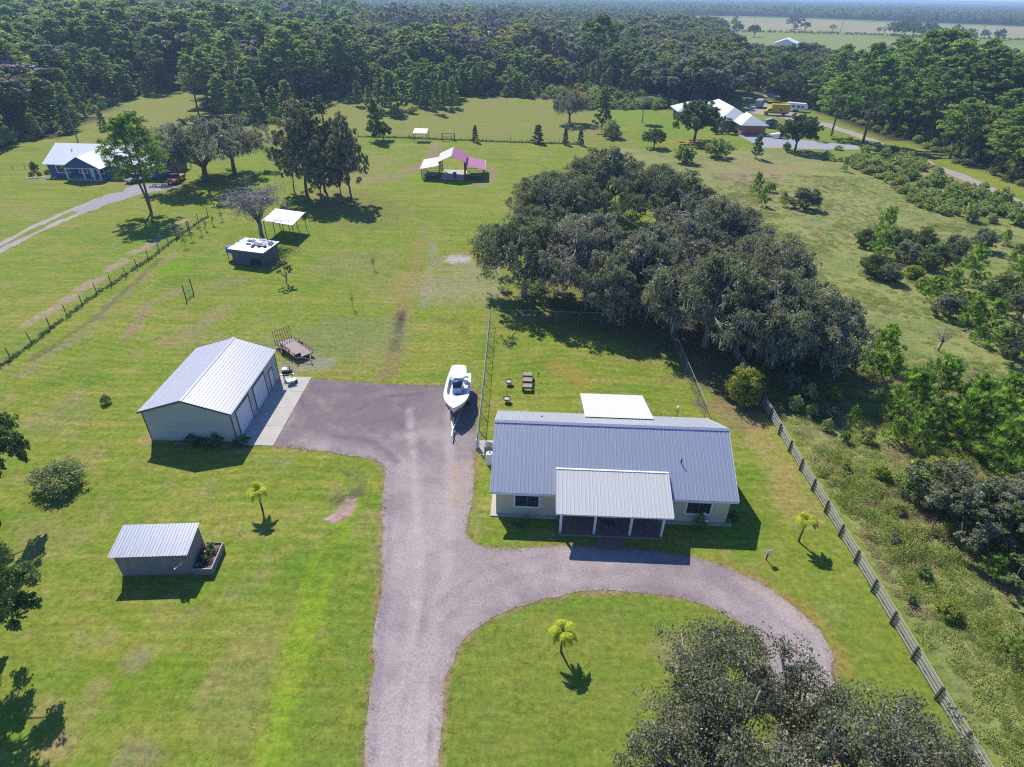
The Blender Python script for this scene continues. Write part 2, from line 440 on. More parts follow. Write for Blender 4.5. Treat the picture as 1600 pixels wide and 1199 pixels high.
col = np.zeros(GX.shape + (3,)); col[:] = (0.172, 0.232, 0.030)
col = lerp(col, (0.145, 0.225, 0.018), sst(mid, 0.5, 0.72))
col = lerp(col, (0.230, 0.245, 0.036), sst(big * 0.6 + mid * 0.4, 0.5, 0.68) * 0.65)
col = lerp(col, (0.27, 0.24, 0.085), sst(fine * 0.45 + mid * 0.55, 0.60, 0.80) * 0.6)
col = lerp(col, (0.11, 0.20, 0.020), sst(fbm(GX, GY, 9, 31), 0.58, 0.75) * 0.7)
col = lerp(col, (0.255, 0.260, 0.050), sst(st, 0.50, 0.72) * 0.65)
col = lerp(col, (0.130, 0.190, 0.022), sst(fbm(GX, GY, 0.9, 55, 3), 0.52, 0.78) * 0.55)
col = lerp(col, (0.260, 0.235, 0.085), sst(fbm(GX, GY, 1.6, 58, 3), 0.58, 0.80) * 0.55)
swath = np.sin((GY + (fbm(GX, GY, 25, 88, 2) - .5) * 7 + GX * .04) * 2 * math.pi / 1.25)
col = col * (1 + .08 * swath[..., None] * sst(vn(GX, GY, 14, 66), .3, .7)[..., None])
# towards the road end the mown grass is greener and a little duller
nearg = sst(34 - GY, 0, 14) * sst(GX + 14, 0, 6)
col = lerp(col, (0.150, 0.205, 0.030), nearg * 0.75)
# open pastures further off
mead = in_poly(GX, GY, PL([(1170, 560), (1490, 1160), (1560, 1400), (2600, 1400), (2600, 420), (1600, 322), (1440, 258), (1340, 236), (1200, 232), (1120, 240), (1000, 235), (905, 222), (900, 300)]))
meadc = lerp(np.zeros_like(col) + np.array((0.235, 0.262, 0.080)), (0.180, 0.220, 0.065), sst(mid, 0.42, 0.65))
meadc = lerp(meadc, (0.28, 0.215, 0.12), sst(fine * 0.4 + big * 0.6, 0.53, 0.66) * 0.8)
edge = (GX - (27.2 + (fbm(GX, GY, 3, 3) - 0.5) * 1.2))
mm = np.where(mead, 1.0, 0.0) * sst(edge, 0, 1.2)
col = col * (1 - mm[..., None]) + meadc * mm[..., None]
nf = in_poly(GX, GY, PL([(560, 214), (700, 218), (910, 224), (1000, 235), (905, 140), (560, 140)])) | in_poly(GX, GY, PL([(130, 225), (470, 215), (560, 214), (560, 130), (130, 120)]))
nfm = np.where(nf, 1.0, 0.0)
col = lerp(col, (0.205, 0.215, 0.055), nfm * (0.45 + 0.5 * sst(mid, 0.35, 0.6)))
ff = in_poly(GX, GY, PL([(1100, 48), (1760, 78), (1760, 130), (1400, 122), (1120, 95)]))
col = lerp(col, (0.215, 0.255, 0.080), np.where(ff, 0.9, 0.0))
ff = in_poly(GX, GY, PL([(1040, 27), (1200, 29), (1600, 43), (1900, 56), (1900, 84), (1600, 60), (1340, 51), (1120, 45), (1040, 45)]))
col = lerp(col, (0.33, 0.29, 0.16), np.where(ff, 0.9, 0.0) * (0.7 + 0.3 * sst(big, 0.4, 0.6)))

def dab(pts, w, c, amt, soft=1.0, rough=0.5, seed=0, px=True, ns=1.6):
    """a worn strip or patch of another soil or grass colour along a line"""
    global col
    q = PL(pts) if px else pts
    if len(q) == 1: q = [q[0], (q[0][0] + 0.01, q[0][1])]
    bx = [p[0] for p in q]; by = [p[1] for p in q]; R = w + soft + 2
    i0, i1 = np.searchsorted(ys, (min(by) - R, max(by) + R)); j0, j1 = np.searchsorted(xs, (min(bx) - R, max(bx) + R))
    if i1 <= i0 or j1 <= j0: return
    X, Y = GX[i0:i1, j0:j1], GY[i0:i1, j0:j1]
    d = seg_dist(X, Y, q) + (fbm(X, Y, ns, seed + 40, 3) - 0.5) * rough * 2 * (w + soft)
    m = np.clip(1 - (d - w) / soft, 0, 1) * amt
    m = m * (0.6 + 0.8 * sst(fbm(X, Y, 0.9, seed + 60, 2), 0.25, 0.7)).clip(0, 1)
    col[i0:i1, j0:j1] = lerp(col[i0:i1, j0:j1], c, m)
DIRT, DRY, LIME, GREYD, DARK, ORG = (0.27, 0.19, 0.13), (0.27, 0.22, 0.09), (0.15, 0.27, 0.012), (0.28, 0.25, 0.20), (0.085, 0.06, 0.042), (0.33, 0.20, 0.055)
# worn rim of the drive
dab(DRIVE + [DRIVE[0]], 0.05, (0.30, 0.20, 0.12), 0.8, soft=0.30, rough=0.9, px=False, ns=1.4)
dab([(1105, 868), (1180, 900), (1250, 945), (1300, 990), (1330, 1060)], 0.05, ORG, 0.5, soft=0.45)
# tracks up the middle of the lot
dab([(655, 375), (648, 400), (635, 455), (622, 500), (612, 560), (608, 590)], 0.4, ORG, 0.30, soft=1.6, seed=2)
dab([(665, 350), (650, 420), (630, 500)], 0.2, DIRT, 0.3, soft=0.9, seed=3)
dab([(678, 380), (670, 440), (662, 480)], 0.25, GREYD, 0.5, soft=0.8, seed=4)
dab([(628, 480), (620, 540), (606, 585)], 0.5, (0.21, 0.155, 0.085), 0.6, soft=0.8, seed=5)
dab([(628, 490), (622, 515), (616, 548)], 0.35, DARK, 1.0, soft=0.5, rough=0.6, seed=5, ns=0.9)
dab([(717, 405)], 1.5, (0.42, 0.38, 0.36), 0.9, soft=0.9, rough=0.5, seed=6, ns=0.9)
dab([(680, 415), (690, 402), (720, 395), (740, 400)], 0.2, DIRT, 0.6, soft=0.6, seed=7)
dab([(700, 450), (740, 455), (735, 425)], 2.5, GREYD, 0.4, soft=4, seed=8)
dab([(690, 500), (720, 505), (725, 520)], 0.3, DARK, 0.35, soft=0.6, seed=9)
dab([(640, 440), (610, 450)], 2, DRY, 0.45, soft=3, seed=10)
for i, (x, y, w, a_) in enumerate([(560, 410, 4, .5), (430, 540, 2.5, .5), (560, 560, 3, .4), (300, 520, 1.5, .75), (270, 535, 1.2, .7), (330, 450, 1.8, .45), (360, 440, 1.6, .5), (345, 485, 1.2, .5), (230, 430, 1.6, .3),
                                    (100, 645, 2, .5), (130, 715, 1.2, .6), (228, 690, .6, .95), (330, 500, 1, .4), (60, 835, 1, .4), (70, 840, 2.2, .35), (210, 1035, .6, .5), (155, 1075, .5, .6), (95, 1165, .6, .6), (215, 1185, .8, .5), (390, 1040, 1.6, .5), (375, 1100, 2.0, .4), (1050, 1020, 1, .4)]):
    dab([(x, y)], w, DRY if i % 3 else DIRT, a_ * (.95 if w < 1.3 else .55), soft=w * 0.9, seed=11 + i)
# ruts beside the wire fence and bare strip beyond it
dab([(35, 585), (130, 520), (180, 470), (240, 420), (275, 395)], 0.35, DIRT, 0.5, soft=0.7, rough=0.8, seed=31)
dab([(50, 562), (150, 497), (250, 405)], 0.2, DARK, 0.4, soft=0.5, rough=0.8, seed=32)
dab([(195, 530), (215, 500), (240, 470), (275, 455)], 0.3, DIRT, 0.7, soft=0.7, rough=0.9, seed=33)
for i, q in enumerate([[(42, 507), (68, 492), (90, 480)], [(102, 470), (112, 464)], [(125, 452), (160, 433)], [(170, 422), (195, 407)], [(207, 395), (225, 388)], [(233, 382), (250, 370)], [(270, 352), (290, 345)]]):
    dab(q, 0.55, (0.33, 0.25, 0.17), 0.85, soft=0.6, rough=0.45, seed=34 + i)
dab([(268, 418)], 1.6, LIME, 0.8, soft=1.6, seed=42)
# apron and gravel behind the garage
dab([(440, 578), (455, 573), (485, 562), (505, 570)], 0.9, (0.30, 0.25, 0.21), 0.9, soft=0.9, seed=43)
dab([(470, 545), (530, 525), (580, 530)], 3.0, (0.17, 0.21, 0.075), 0.7, soft=3, seed=44)
# swale on the left lawn with a muddy hole
dab([(560, 745), (548, 770), (530, 820), (515, 850), (500, 900), (480, 960), (462, 1020), (440, 1110), (418, 1199)], 0.5, (0.21, 0.33, 0.016), 0.6, soft=0.8, rough=0.7, seed=45)
dab([(520, 830), (505, 880), (492, 930)], 0.18, (0.09, 0.14, 0.03), 0.45, soft=0.5, rough=0.9, seed=46, ns=0.7)
dab([(527, 785), (540, 778), (551, 772)], 0.3, (0.10, 0.075, 0.055), 0.85, soft=0.6, rough=0.9, seed=47, ns=0.7)
dab([(525, 808), (538, 799), (548, 785)], 0.5, (0.36, 0.25, 0.20), 1.0, soft=0.25, rough=0.35, seed=48, ns=0.9)
dab([(510, 811), (518, 808)], 0.08, (0.45, 0.40, 0.35), 1.0, soft=0.15, rough=0.3, seed=49)
dab([(557, 740), (552, 765)], 0.6, (0.13, 0.14, 0.06), 0.6, soft=0.6, rough=0.8, seed=50)
# back yard and east side
dab([(1170, 660), (1195, 690), (1215, 730), (1235, 770), (1255, 800)], 0.9, (0.30, 0.245, 0.085), 0.8, soft=1.2, seed=51)
dab([(1130, 640), (1160, 650)], 1.2, DRY, 0.6, soft=1.5, seed=52)
dab([(880, 575), (900, 590)], 1.2, ORG, 0.4, soft=1.8, seed=53)
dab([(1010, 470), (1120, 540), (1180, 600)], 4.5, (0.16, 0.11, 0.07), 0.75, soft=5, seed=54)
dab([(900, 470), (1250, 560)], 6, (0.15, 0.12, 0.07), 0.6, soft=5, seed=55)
# pavilion, paddock fences, shade trees
dab([(668, 278), (705, 284), (752, 280)], 2.5, LIME, 0.6, soft=4, seed=56)
dab([(655, 262), (672, 250), (682, 225)], 1.0, DIRT, 0.7, soft=1.2, seed=57)
dab([(762, 262), (772, 270), (765, 282), (745, 290)], 0.9, DIRT, 0.75, soft=1.2, seed=58)
dab([(560, 285), (620, 275), (655, 262)], 1.4, DIRT, 0.45, soft=2.4, seed=59)
dab([(530, 300), (600, 250)], 3, DRY, 0.4, soft=4, seed=60)
dab([(1075, 222), (1110, 230)], 3, ORG, 0.6, soft=3, seed=61)
dab([(540, 320), (570, 335)], 6, (0.16, 0.13, 0.06), 0.4, soft=5, seed=62)
dab([(30, 330), (10, 322), (80, 335)], 0.6, DRY, 0.4, soft=2, seed=63)
dab([(70, 270), (180, 285)], 2, DRY, 0.5, soft=3, seed=64)
dab([(990, 180), (1060, 190), (1040, 205)], 8, (0.15, 0.24, 0.03), 0.8, soft=5, seed=65)
dab([(1200, 222), (1310, 240), (1290, 205)], 5, (0.15, 0.23, 0.03), 0.75, soft=5, seed=66)
# forest floor
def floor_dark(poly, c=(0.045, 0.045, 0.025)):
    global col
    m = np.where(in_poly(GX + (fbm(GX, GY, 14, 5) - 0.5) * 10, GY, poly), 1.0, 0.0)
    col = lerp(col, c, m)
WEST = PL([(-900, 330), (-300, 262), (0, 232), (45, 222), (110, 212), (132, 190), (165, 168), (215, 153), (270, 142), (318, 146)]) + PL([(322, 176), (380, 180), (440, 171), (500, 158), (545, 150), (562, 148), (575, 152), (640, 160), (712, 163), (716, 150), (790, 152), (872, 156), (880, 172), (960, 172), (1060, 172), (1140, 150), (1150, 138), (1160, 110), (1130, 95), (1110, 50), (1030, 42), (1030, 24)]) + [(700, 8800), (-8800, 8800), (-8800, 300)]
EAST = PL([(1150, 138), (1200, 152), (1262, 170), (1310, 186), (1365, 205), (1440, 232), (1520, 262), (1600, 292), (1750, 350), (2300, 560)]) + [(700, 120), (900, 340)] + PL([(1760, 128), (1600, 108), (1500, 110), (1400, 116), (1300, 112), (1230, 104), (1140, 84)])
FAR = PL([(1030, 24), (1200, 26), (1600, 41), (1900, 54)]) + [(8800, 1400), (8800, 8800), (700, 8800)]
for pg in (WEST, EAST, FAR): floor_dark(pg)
rgba = np.concatenate([col, np.ones(GX.shape + (1,))], -1).reshape(-1, 4)
nx, ny = len(xs), len(ys)
# very slight unevenness of the land, level where things stand
GZ = (fbm(GX, GY, 6, 70, 3) - 0.5) * 0.012
GZ = GZ - GZ.max() - 0.006
GZ[(np.abs(GX) > 400) | (GY > 500)] = -0.03
V = np.stack([GX, GY, GZ], -1).reshape(-1, 3)
ii = (np.arange(ny - 1)[:, None] * nx + np.arange(nx - 1)[None, :]).ravel()
F = np.stack([ii, ii + 1, ii + nx + 1, ii + nx], -1)

def ground_mat():
    m, N, L = newmat('ground')
    out = N.new('ShaderNodeOutputMaterial'); b = N.new('ShaderNodeBsdfPrincipled'); L.new(b.outputs[0], out.inputs[0])
    b.inputs['Roughness'].default_value = 0.9; b.inputs['Specular IOR Level'].default_value = 0.04
    at = N.new('ShaderNodeAttribute'); at.attribute_name = 'tint'
    tc = N.new('ShaderNodeTexCoord')
    def noise(s, d, r, st=None):
        n = N.new('ShaderNodeTexNoise'); n.inputs['Scale'].default_value = s; n.inputs['Detail'].default_value = d; n.inputs['Roughness'].default_value = r
        src = tc.outputs['Object']
        if st:
            mp = N.new('ShaderNodeMapping'); mp.inputs['Scale'].default_value = st; L.new(src, mp.inputs[0]); src = mp.outputs[0]
        L.new(src, n.inputs[0]); return n
    n1 = noise(2.2, 8, 0.85); n2 = noise(1.0, 6, 0.75, (0.5, 2.6, 1)); n3 = noise(0.45, 4, 0.6)
    def mr(n, a_, b_, lo=0.3, hi=0.7):
        r = N.new('ShaderNodeMapRange'); r.inputs['From Min'].default_value = lo; r.inputs['From Max'].default_value = hi
        r.inputs['To Min'].default_value = a_; r.inputs['To Max'].default_value = b_; L.new(n.outputs[0], r.inputs[0]); return r.outputs[0]
    mu = N.new('ShaderNodeMath'); mu.operation = 'MULTIPLY'; L.new(mr(n1, 0.50, 1.50), mu.inputs[0]); L.new(mr(n2, 0.78, 1.22), mu.inputs[1])
    sc = N.new('ShaderNodeVectorMath'); sc.operation = 'SCALE'; L.new(at.outputs['Color'], sc.inputs[0]); L.new(mu.outputs[0], sc.inputs['Scale'])
    mx = N.new('ShaderNodeMix'); mx.data_type = 'RGBA'; mx.blend_type = 'MULTIPLY'
    L.new(mr(n3, 0, 1, 0.4, 0.65), mx.inputs[0]); L.new(sc.outputs[0], mx.inputs[6]); mx.inputs[7].default_value = (1.15, 1.0, 1.05, 1)
    L.new(mx.outputs[2], b.inputs['Base Color'])
    bp = N.new('ShaderNodeBump'); bp.inputs['Strength'].default_value = 0.55; bp.inputs['Distance'].default_value = 0.12
    L.new(n1.outputs[0], bp.inputs['Height']); L.new(bp.outputs[0], b.inputs['Normal'])
    return m
M['ground'] = ground_mat()
g_ = link('ground', npmesh('ground', V, F, M['ground'], col=rgba, smooth=True))
tag(g_, 'mown green lawn and open pasture running out to the woods', kind='structure')

def gravel_mat(name, ca, cb, cc, far_mix=None):
    m, N, L = newmat(name)
    out = N.new('ShaderNodeOutputMaterial'); b = N.new('ShaderNodeBsdfPrincipled'); L.new(b.outputs[0], out.inputs[0])
    b.inputs['Roughness'].default_value = 0.9; b.inputs['Specular IOR Level'].default_value = 0.2
    tc = N.new('ShaderNodeTexCoord')
    def noise(s, d, r, st=None, dist=0):
        n = N.new('ShaderNodeTexNoise'); n.inputs['Scale'].default_value = s; n.inputs['Detail'].default_value = d; n.inputs['Roughness'].default_value = r
        n.inputs['Distortion'].default_value = dist
        src = tc.outputs['Object']
        if st:
            mp = N.new('ShaderNodeMapping'); mp.inputs['Scale'].default_value = st; L.new(src, mp.inputs[0]); src = mp.outputs[0]
        L.new(src, n.inputs[0]); return n
    def ramp(n, lo, hi):
        r = N.new('ShaderNodeMapRange'); r.inputs['From Min'].default_value = lo; r.inputs['From Max'].default_value = hi; L.new(n.outputs[0] if hasattr(n, 'outputs') else n, r.inputs[0]); return r.outputs[0]
    def mix(f, a_, b_):
        x = N.new('ShaderNodeMix'); x.data_type = 'RGBA'; L.new(f, x.inputs[0])
        for i, c in ((6, a_), (7, b_)):
            if isinstance(c, tuple): x.inputs[i].default_value = (*c, 1)
            else: L.new(c, x.inputs[i])
        return x.outputs[2]
    c = mix(ramp(noise(0.8, 8, 0.8, (1.4, 0.7, 1), dist=0.25), 0.36, 0.64), ca, cb)
    if far_mix:
        sp = N.new('ShaderNodeSeparateXYZ'); L.new(tc.outputs['Object'], sp.inputs[0])
        n = noise(0.25, 5, 0.6); ad = N.new('ShaderNodeMath'); ad.operation = 'MULTIPLY_ADD'; ad.inputs[1].default_value = 9.0
        L.new(n.outputs[0], ad.inputs[0]); L.new(sp.outputs['Y'], ad.inputs[2])
        c = mix(ramp(ad.outputs[0], far_mix[0], far_mix[1]), c, mix(ramp(noise(0.9, 9, 0.85), 0.36, 0.64), far_mix[2], far_mix[3]))
    c = mix(ramp(noise(0.5, 8, 0.8, (0.5, 1.2, 1)), 0.56, 0.80), c, cc)
    n1 = noise(7, 8, 0.9); n4 = noise(2.2, 6, 0.8)
    r = N.new('ShaderNodeMapRange'); r.inputs['From Min'].default_value = 0.3; r.inputs['From Max'].default_value = 0.7; r.inputs['To Min'].default_value = 0.55; r.inputs['To Max'].default_value = 1.45
    L.new(n1.outputs[0], r.inputs[0])
    r4 = N.new('ShaderNodeMapRange'); r4.inputs['From Min'].default_value = 0.32; r4.inputs['From Max'].default_value = 0.68; r4.inputs['To Min'].default_value = 0.74; r4.inputs['To Max'].default_value = 1.26
    L.new(n4.outputs[0], r4.inputs[0]); m4 = N.new('ShaderNodeMath'); m4.operation = 'MULTIPLY'; L.new(r.outputs[0], m4.inputs[0]); L.new(r4.outputs[0], m4.inputs[1]); r = m4
    sc = N.new('ShaderNodeVectorMath'); sc.operation = 'SCALE'; L.new(c, sc.inputs[0]); L.new(r.outputs[0], sc.inputs['Scale'])
    L.new(sc.outputs[0], b.inputs['Base Color'])
    bp = N.new('ShaderNodeBump'); bp.inputs['Strength'].default_value = 0.5; bp.inputs['Distance'].default_value = 0.03
    L.new(n1.outputs[0], bp.inputs['Height']); L.new(bp.outputs[0], b.inputs['Normal'])
    return m
M['gravel'] = gravel_mat('gravel', (0.320, 0.280, 0.300), (0.44, 0.395, 0.405), (0.40, 0.315, 0.26), (36, 60, (0.115, 0.095, 0.112), (0.215, 0.180, 0.200)))
M['dirt_road'] = gravel_mat('dirt_road', (0.33, 0.27, 0.23), (0.38, 0.32, 0.29), (0.28, 0.22, 0.17))
M['asphalt_far'] = gravel_mat('asphalt_far', (0.30, 0.30, 0.31), (0.34, 0.34, 0.35), (0.28, 0.27, 0.26))
# the driveway: a fine sheet whose gravel is worn paler and darker along the wheel lines
from mathutils.geometry import delaunay_2d_cdt
BND = roughen(roughen(DRIVE, 0.3, 0.10, 3), 0.2, 0.07, 6)
bx_ = [p[0] for p in BND]; by_ = [p[1] for p in BND]
gx_, gy_ = np.meshgrid(np.arange(min(bx_), max(bx_), .3), np.arange(min(by_), max(by_), .3)); gx_ = gx_.ravel(); gy_ = gy_.ravel()
kk_ = in_poly(gx_, gy_, BND) & (seg_dist(gx_, gy_, BND + [BND[0]]) > .12); gx_, gy_ = gx_[kk_], gy_[kk_]
vv_ = [Vector(p) for p in BND] + [Vector((float(x), float(y))) for x, y in zip(gx_, gy_)]
cv_, _e, cf_, *_ = delaunay_2d_cdt(vv_, [], [list(range(len(BND)))], 1, 1e-5)
DX = np.array([v.x for v in cv_]); DY = np.array([v.y for v in cv_])
dc = np.zeros((len(DX), 3)); dc[:] = (0.335, 0.295, 0.305)
def dl(c, m):
    global dc
    dc = dc + (np.array(c)[None] - dc) * np.clip(m, 0, 1)[:, None]
dn1 = fbm(DX, DY, 3.2, 5); dn2 = fbm(DX, DY, 1.1, 8, 3)
pad = sst(DY + (fbm(DX, DY, 5, 12) - .5) * 8, 41.5, 47.5) * (1 - .55 * np.clip(1 - np.abs(DX + 7.6) / 2.2, 0, 1) * sst(56 - DY, 0, 6))
dl((0.400, 0.355, 0.360), sst(29 - DY, 0, 12))
dl((0.165, 0.140, 0.160), pad * .9)
dl((0.43, 0.385, 0.38), sst(dn1, .5, .72) * .7 * (1 - pad * .72)); dl((0.215, 0.185, 0.205), sst(1 - dn1, .52, .7) * .55)
dl((0.42, 0.38, 0.375), sst(dn2, .55, .8) * .5 * (1 - pad * .6))
def wl_(pts, w, c, amt, sd=0):
    d = seg_dist(DX, DY, PL(pts)) + (fbm(DX, DY, 1.2, sd, 3) - .5) * .9 * w
    dl(c, np.clip(1.3 - d / w, 0, 1) * amt * (.55 + .7 * sst(fbm(DX, DY, .8, sd + 3, 2), .3, .7)))
for q_, w_, c_, a_ in (([(640, 640), (650, 760), (655, 900), (640, 1050), (625, 1250)], .5, (0.46, 0.42, 0.415), .6), ([(700, 640), (705, 760), (700, 880), (672, 1000), (655, 1250)], .5, (0.46, 0.42, 0.415), .5),
        ([(612, 740), (605, 900), (590, 1050), (578, 1250)], .28, (0.25, 0.225, 0.26), .6), ([(668, 930), (630, 1100), (618, 1250)], .2, (0.27, 0.24, 0.25), .5), ([(676, 1060), (671, 1150), (672, 1250)], .12, (0.23, 0.20, 0.20), .7),
        ([(716, 725), (712, 790)], .5, (0.42, 0.315, 0.245), .6), ([(500, 625), (512, 640)], .5, (0.33, 0.25, 0.19), .6), ([(470, 690), (476, 688)], .3, (0.42, 0.32, 0.20), .7), ([(438, 672), (448, 660), (455, 640)], .8, (0.33, 0.30, 0.31), .7),
        ([(655, 975), (700, 930), (760, 890), (850, 868)], .22, (0.25, 0.215, 0.225), .55), ([(670, 1000), (720, 945), (790, 905), (870, 890)], .18, (0.25, 0.215, 0.225), .5), ([(900, 900), (1000, 890), (1100, 905), (1190, 950), (1260, 1000)], .3, (0.27, 0.235, 0.25), .5),
        ([(860, 925), (960, 915), (1040, 922), (1110, 942), (1180, 985)], .25, (0.24, 0.21, 0.235), .6), ([(1150, 905), (1230, 950), (1280, 1000)], .35, (0.45, 0.37, 0.31), .5), ([(560, 640), (600, 620), (660, 615)], .3, (0.12, 0.105, 0.125), .6), ([(520, 680), (580, 690), (620, 720)], .45, (0.14, 0.12, 0.145), .7)):
    wl_(q_, w_, c_, a_, int(w_ * 100) + len(q_))
de = seg_dist(DX, DY, BND + [BND[0]]); dl((0.30, 0.225, 0.17), np.clip(1 - de / .3, 0, 1) * .65 * sst(fbm(DX, DY, 2, 77), .3, .6))
def gravel_attr():
    m, N, L = newmat('driveway_gravel')
    out = N.new('ShaderNodeOutputMaterial'); b = N.new('ShaderNodeBsdfPrincipled'); L.new(b.outputs[0], out.inputs[0])
    b.inputs['Roughness'].default_value = 0.9; b.inputs['Specular IOR Level'].default_value = 0.15
    at = N.new('ShaderNodeAttribute'); at.attribute_name = 'tint'; tc = N.new('ShaderNodeTexCoord'); c = at.outputs['Color']
    for sc_, lo_, hi_ in ((6.0, .62, 1.38), (20.0, .7, 1.3), (1.6, .88, 1.12)):
        n = N.new('ShaderNodeTexNoise'); n.inputs['Scale'].default_value = sc_; n.inputs['Detail'].default_value = 6; n.inputs['Roughness'].default_value = .85; L.new(tc.outputs['Object'], n.inputs[0])
        r = N.new('ShaderNodeMapRange'); r.inputs['From Min'].default_value = .3; r.inputs['From Max'].default_value = .7; r.inputs['To Min'].default_value = lo_; r.inputs['To Max'].default_value = hi_; L.new(n.outputs[0], r.inputs[0])
        v = N.new('ShaderNodeVectorMath'); v.operation = 'SCALE'; L.new(c, v.inputs[0]); L.new(r.outputs[0], v.inputs['Scale']); c = v.outputs[0]
        if sc_ == 6.0: hn = n
    L.new(c, b.inputs['Base Color'])
    bp = N.new('ShaderNodeBump'); bp.inputs['Strength'].default_value = .5; bp.inputs['Distance'].default_value = .03; L.new(hn.outputs[0], bp.inputs['Height']); L.new(bp.outputs[0], b.inputs['Normal'])
    return m
M['driveway_gravel'] = gravel_attr()
tri = []
for f in cf_:
    for q in range(1, len(f) - 1):
        a_, b_, c_ = f[0], f[q], f[q + 1]
        cr_ = (DX[b_] - DX[a_]) * (DY[c_] - DY[a_]) - (DY[b_] - DY[a_]) * (DX[c_] - DX[a_])
        tri.append((a_, b_, c_) if cr_ > 0 else (a_, c_, b_))
dc = dc * np.array((.93, .86, .785))
dme = npmesh('driveway', np.stack([DX, DY, DX * 0 + .004], 1), np.array(tri), M['driveway_gravel'], col=np.concatenate([dc, np.ones((len(DX), 1))], 1))
tag(link('driveway', dme), 'grey gravel driveway with turnaround loop', kind='structure')

def strip(name, pts, w, z, m, label, px=True, n=6, amp=0.15, step=0.8):
    q = smooth(PL(pts) if px else pts, n); Lf, Rt = [], []
    for i, p in enumerate(q):
        a_, b_ = q[max(i - 1, 0)], q[min(i + 1, len(q) - 1)]
        d = math.hypot(b_[0] - a_[0], b_[1] - a_[1]); nx_, ny_ = -(b_[1] - a_[1]) / d, (b_[0] - a_[0]) / d
        ww = w[0] + (w[1] - w[0]) * i / (len(q) - 1) if isinstance(w, tuple) else w
        Lf.append((p[0] + nx_ * ww / 2, p[1] + ny_ * ww / 2)); Rt.append((p[0] - nx_ * ww / 2, p[1] - ny_ * ww / 2))
    return sheet(name, roughen(Lf + Rt[::-1], step, amp, 8), z, m, label)
# neighbour's drive on the west: two wheel tracks opening to a gravel yard
strip('gravel_path', [(-160, 452), (-60, 409), (0, 382), (60, 351), (120, 325), (165, 308)], 1.35, 0.004, M['dirt_road'], 'pale wheel track of the drive to the blue house', amp=0.25)
strip('gravel_path', [(-160, 467), (-60, 421), (0, 392), (65, 360), (130, 332), (180, 313)], 1.35, 0.004, M['dirt_road'], 'second pale wheel track of the drive to the blue house', amp=0.25)
M['gravel_yard'] = gravel_mat('gravel_yard', (0.27, 0.245, 0.26), (0.33, 0.30, 0.31), (0.34, 0.26, 0.22))
sheet('gravel_yard', roughen(PL([(112, 330), (142, 314), (190, 298), (205, 290), (262, 287), (290, 290), (260, 296), (215, 305), (165, 320), (125, 336)]), 0.6, 0.5, 2), 0.009, M['gravel_yard'], 'gravel parking yard beside the blue house')
sheet('paved_yard', roughen(PL([(1153, 211), (1189, 211), (1204, 214), (1340, 228), (1345, 234), (1296, 234), (1190, 231)]), 1.0, 0.1, 2), 0.006, M['asphalt_far'], 'concrete driveway in front of the hipped house')
strip('dirt_road', [(1140, 146), (1180, 158), (1235, 178), (1290, 195), (1340, 212), (1392, 232), (1450, 256), (1520, 284), (1600, 322), (1700, 365), (1850, 430)], (5.0, 3.6), 0.005, M['dirt_road'], 'pale dirt road along the edge of the east wood', amp=0.5, step=1.5)
sheet('dirt_yard', roughen(PL([(1160, 166), (1190, 160), (1240, 178), (1262, 184), (1240, 190), (1205, 180), (1180, 178)]), 1.5, 0.8, 4), 0.009, M['dirt_road'], 'bare dirt yard round the yellow truck')
strip('road', [(1020, 42.5), (1120, 46), (1340, 52), (1600, 61), (1900, 76)], 9, 0.05, M['asphalt_far'], 'straight far road between the open fields', amp=0.1, step=15)

# ------------------------------------------------------------------ buildings
def local(o_x, o_y, rz):
    c, s = math.cos(-rz), math.sin(-rz)
    return lambda p: ((p[0] - o_x) * c - (p[1] - o_y) * s, (p[0] - o_x) * s + (p[1] - o_y) * c)

def roof_panel_mesh(name, w, length, m, rib=0.3, h=0.022, t=0.02):
    """one ribbed metal sheet: x across, y up the slope, origin at its eave corner"""
    mb = MB(); prof = []
    n = max(1, round(w / rib)); st_ = w / n
    for i in range(n):
        x = i * st_
        prof += [(x, 0.0), (x + st_ * 0.36, 0.0), (x + st_ * 0.43, h), (x + st_ * 0.57, h), (x + st_ * 0.64, 0.0)]
    prof += [(w - 0.004, 0.0)]
    vs = [(p[0], 0, p[1]) for p in prof] + [(p[0], length, p[1]) for p in prof]
    k = len(prof)
    fs = [(i, i + 1, k + i + 1, k + i) for i in range(k - 1)]
    vs += [(0, 0, -t), (w - 0.004, 0, -t), (w - 0.004, length, -t), (0, length, -t)]
    fs += [(2 * k, 2 * k + 3, 2 * k + 2, 2 * k + 1), (2 * k, 2 * k + 1, k - 1, 0)[::1], (2 * k + 1, 2 * k + 2, 2 * k - 1, k - 1), (2 * k + 3, 2 * k, 0, k)]
    mb.add(vs, fs)
    return mb.mesh(name, m, fix=False)

def roof_slope(parent, origin, xdir, updir, width, length, n, m, name='roof_panel', rib=0.3):
    """a slope laid with n separate metal sheets; xdir along the eave, updir up the slope"""
    me = roof_panel_mesh(name, width / n, length, m, rib)
    X = Vector(xdir).normalized(); Y = Vector(updir).normalized(); Z = X.cross(Y)
    R = Matrix((X, Y, Z)).transposed().to_4x4()
    for i in range(n):
        o = link(name, me, parent)
        jitter = random.uniform(-0.003, 0.003)
        o.matrix_local = Matrix.Translation(Vector(origin) + X * (width / n * i) + Z * jitter) @ R

def wall_quad(poly, t, axis):                 # a wall slab of thickness t
    return MB().prism(poly, -t, 0, axis)

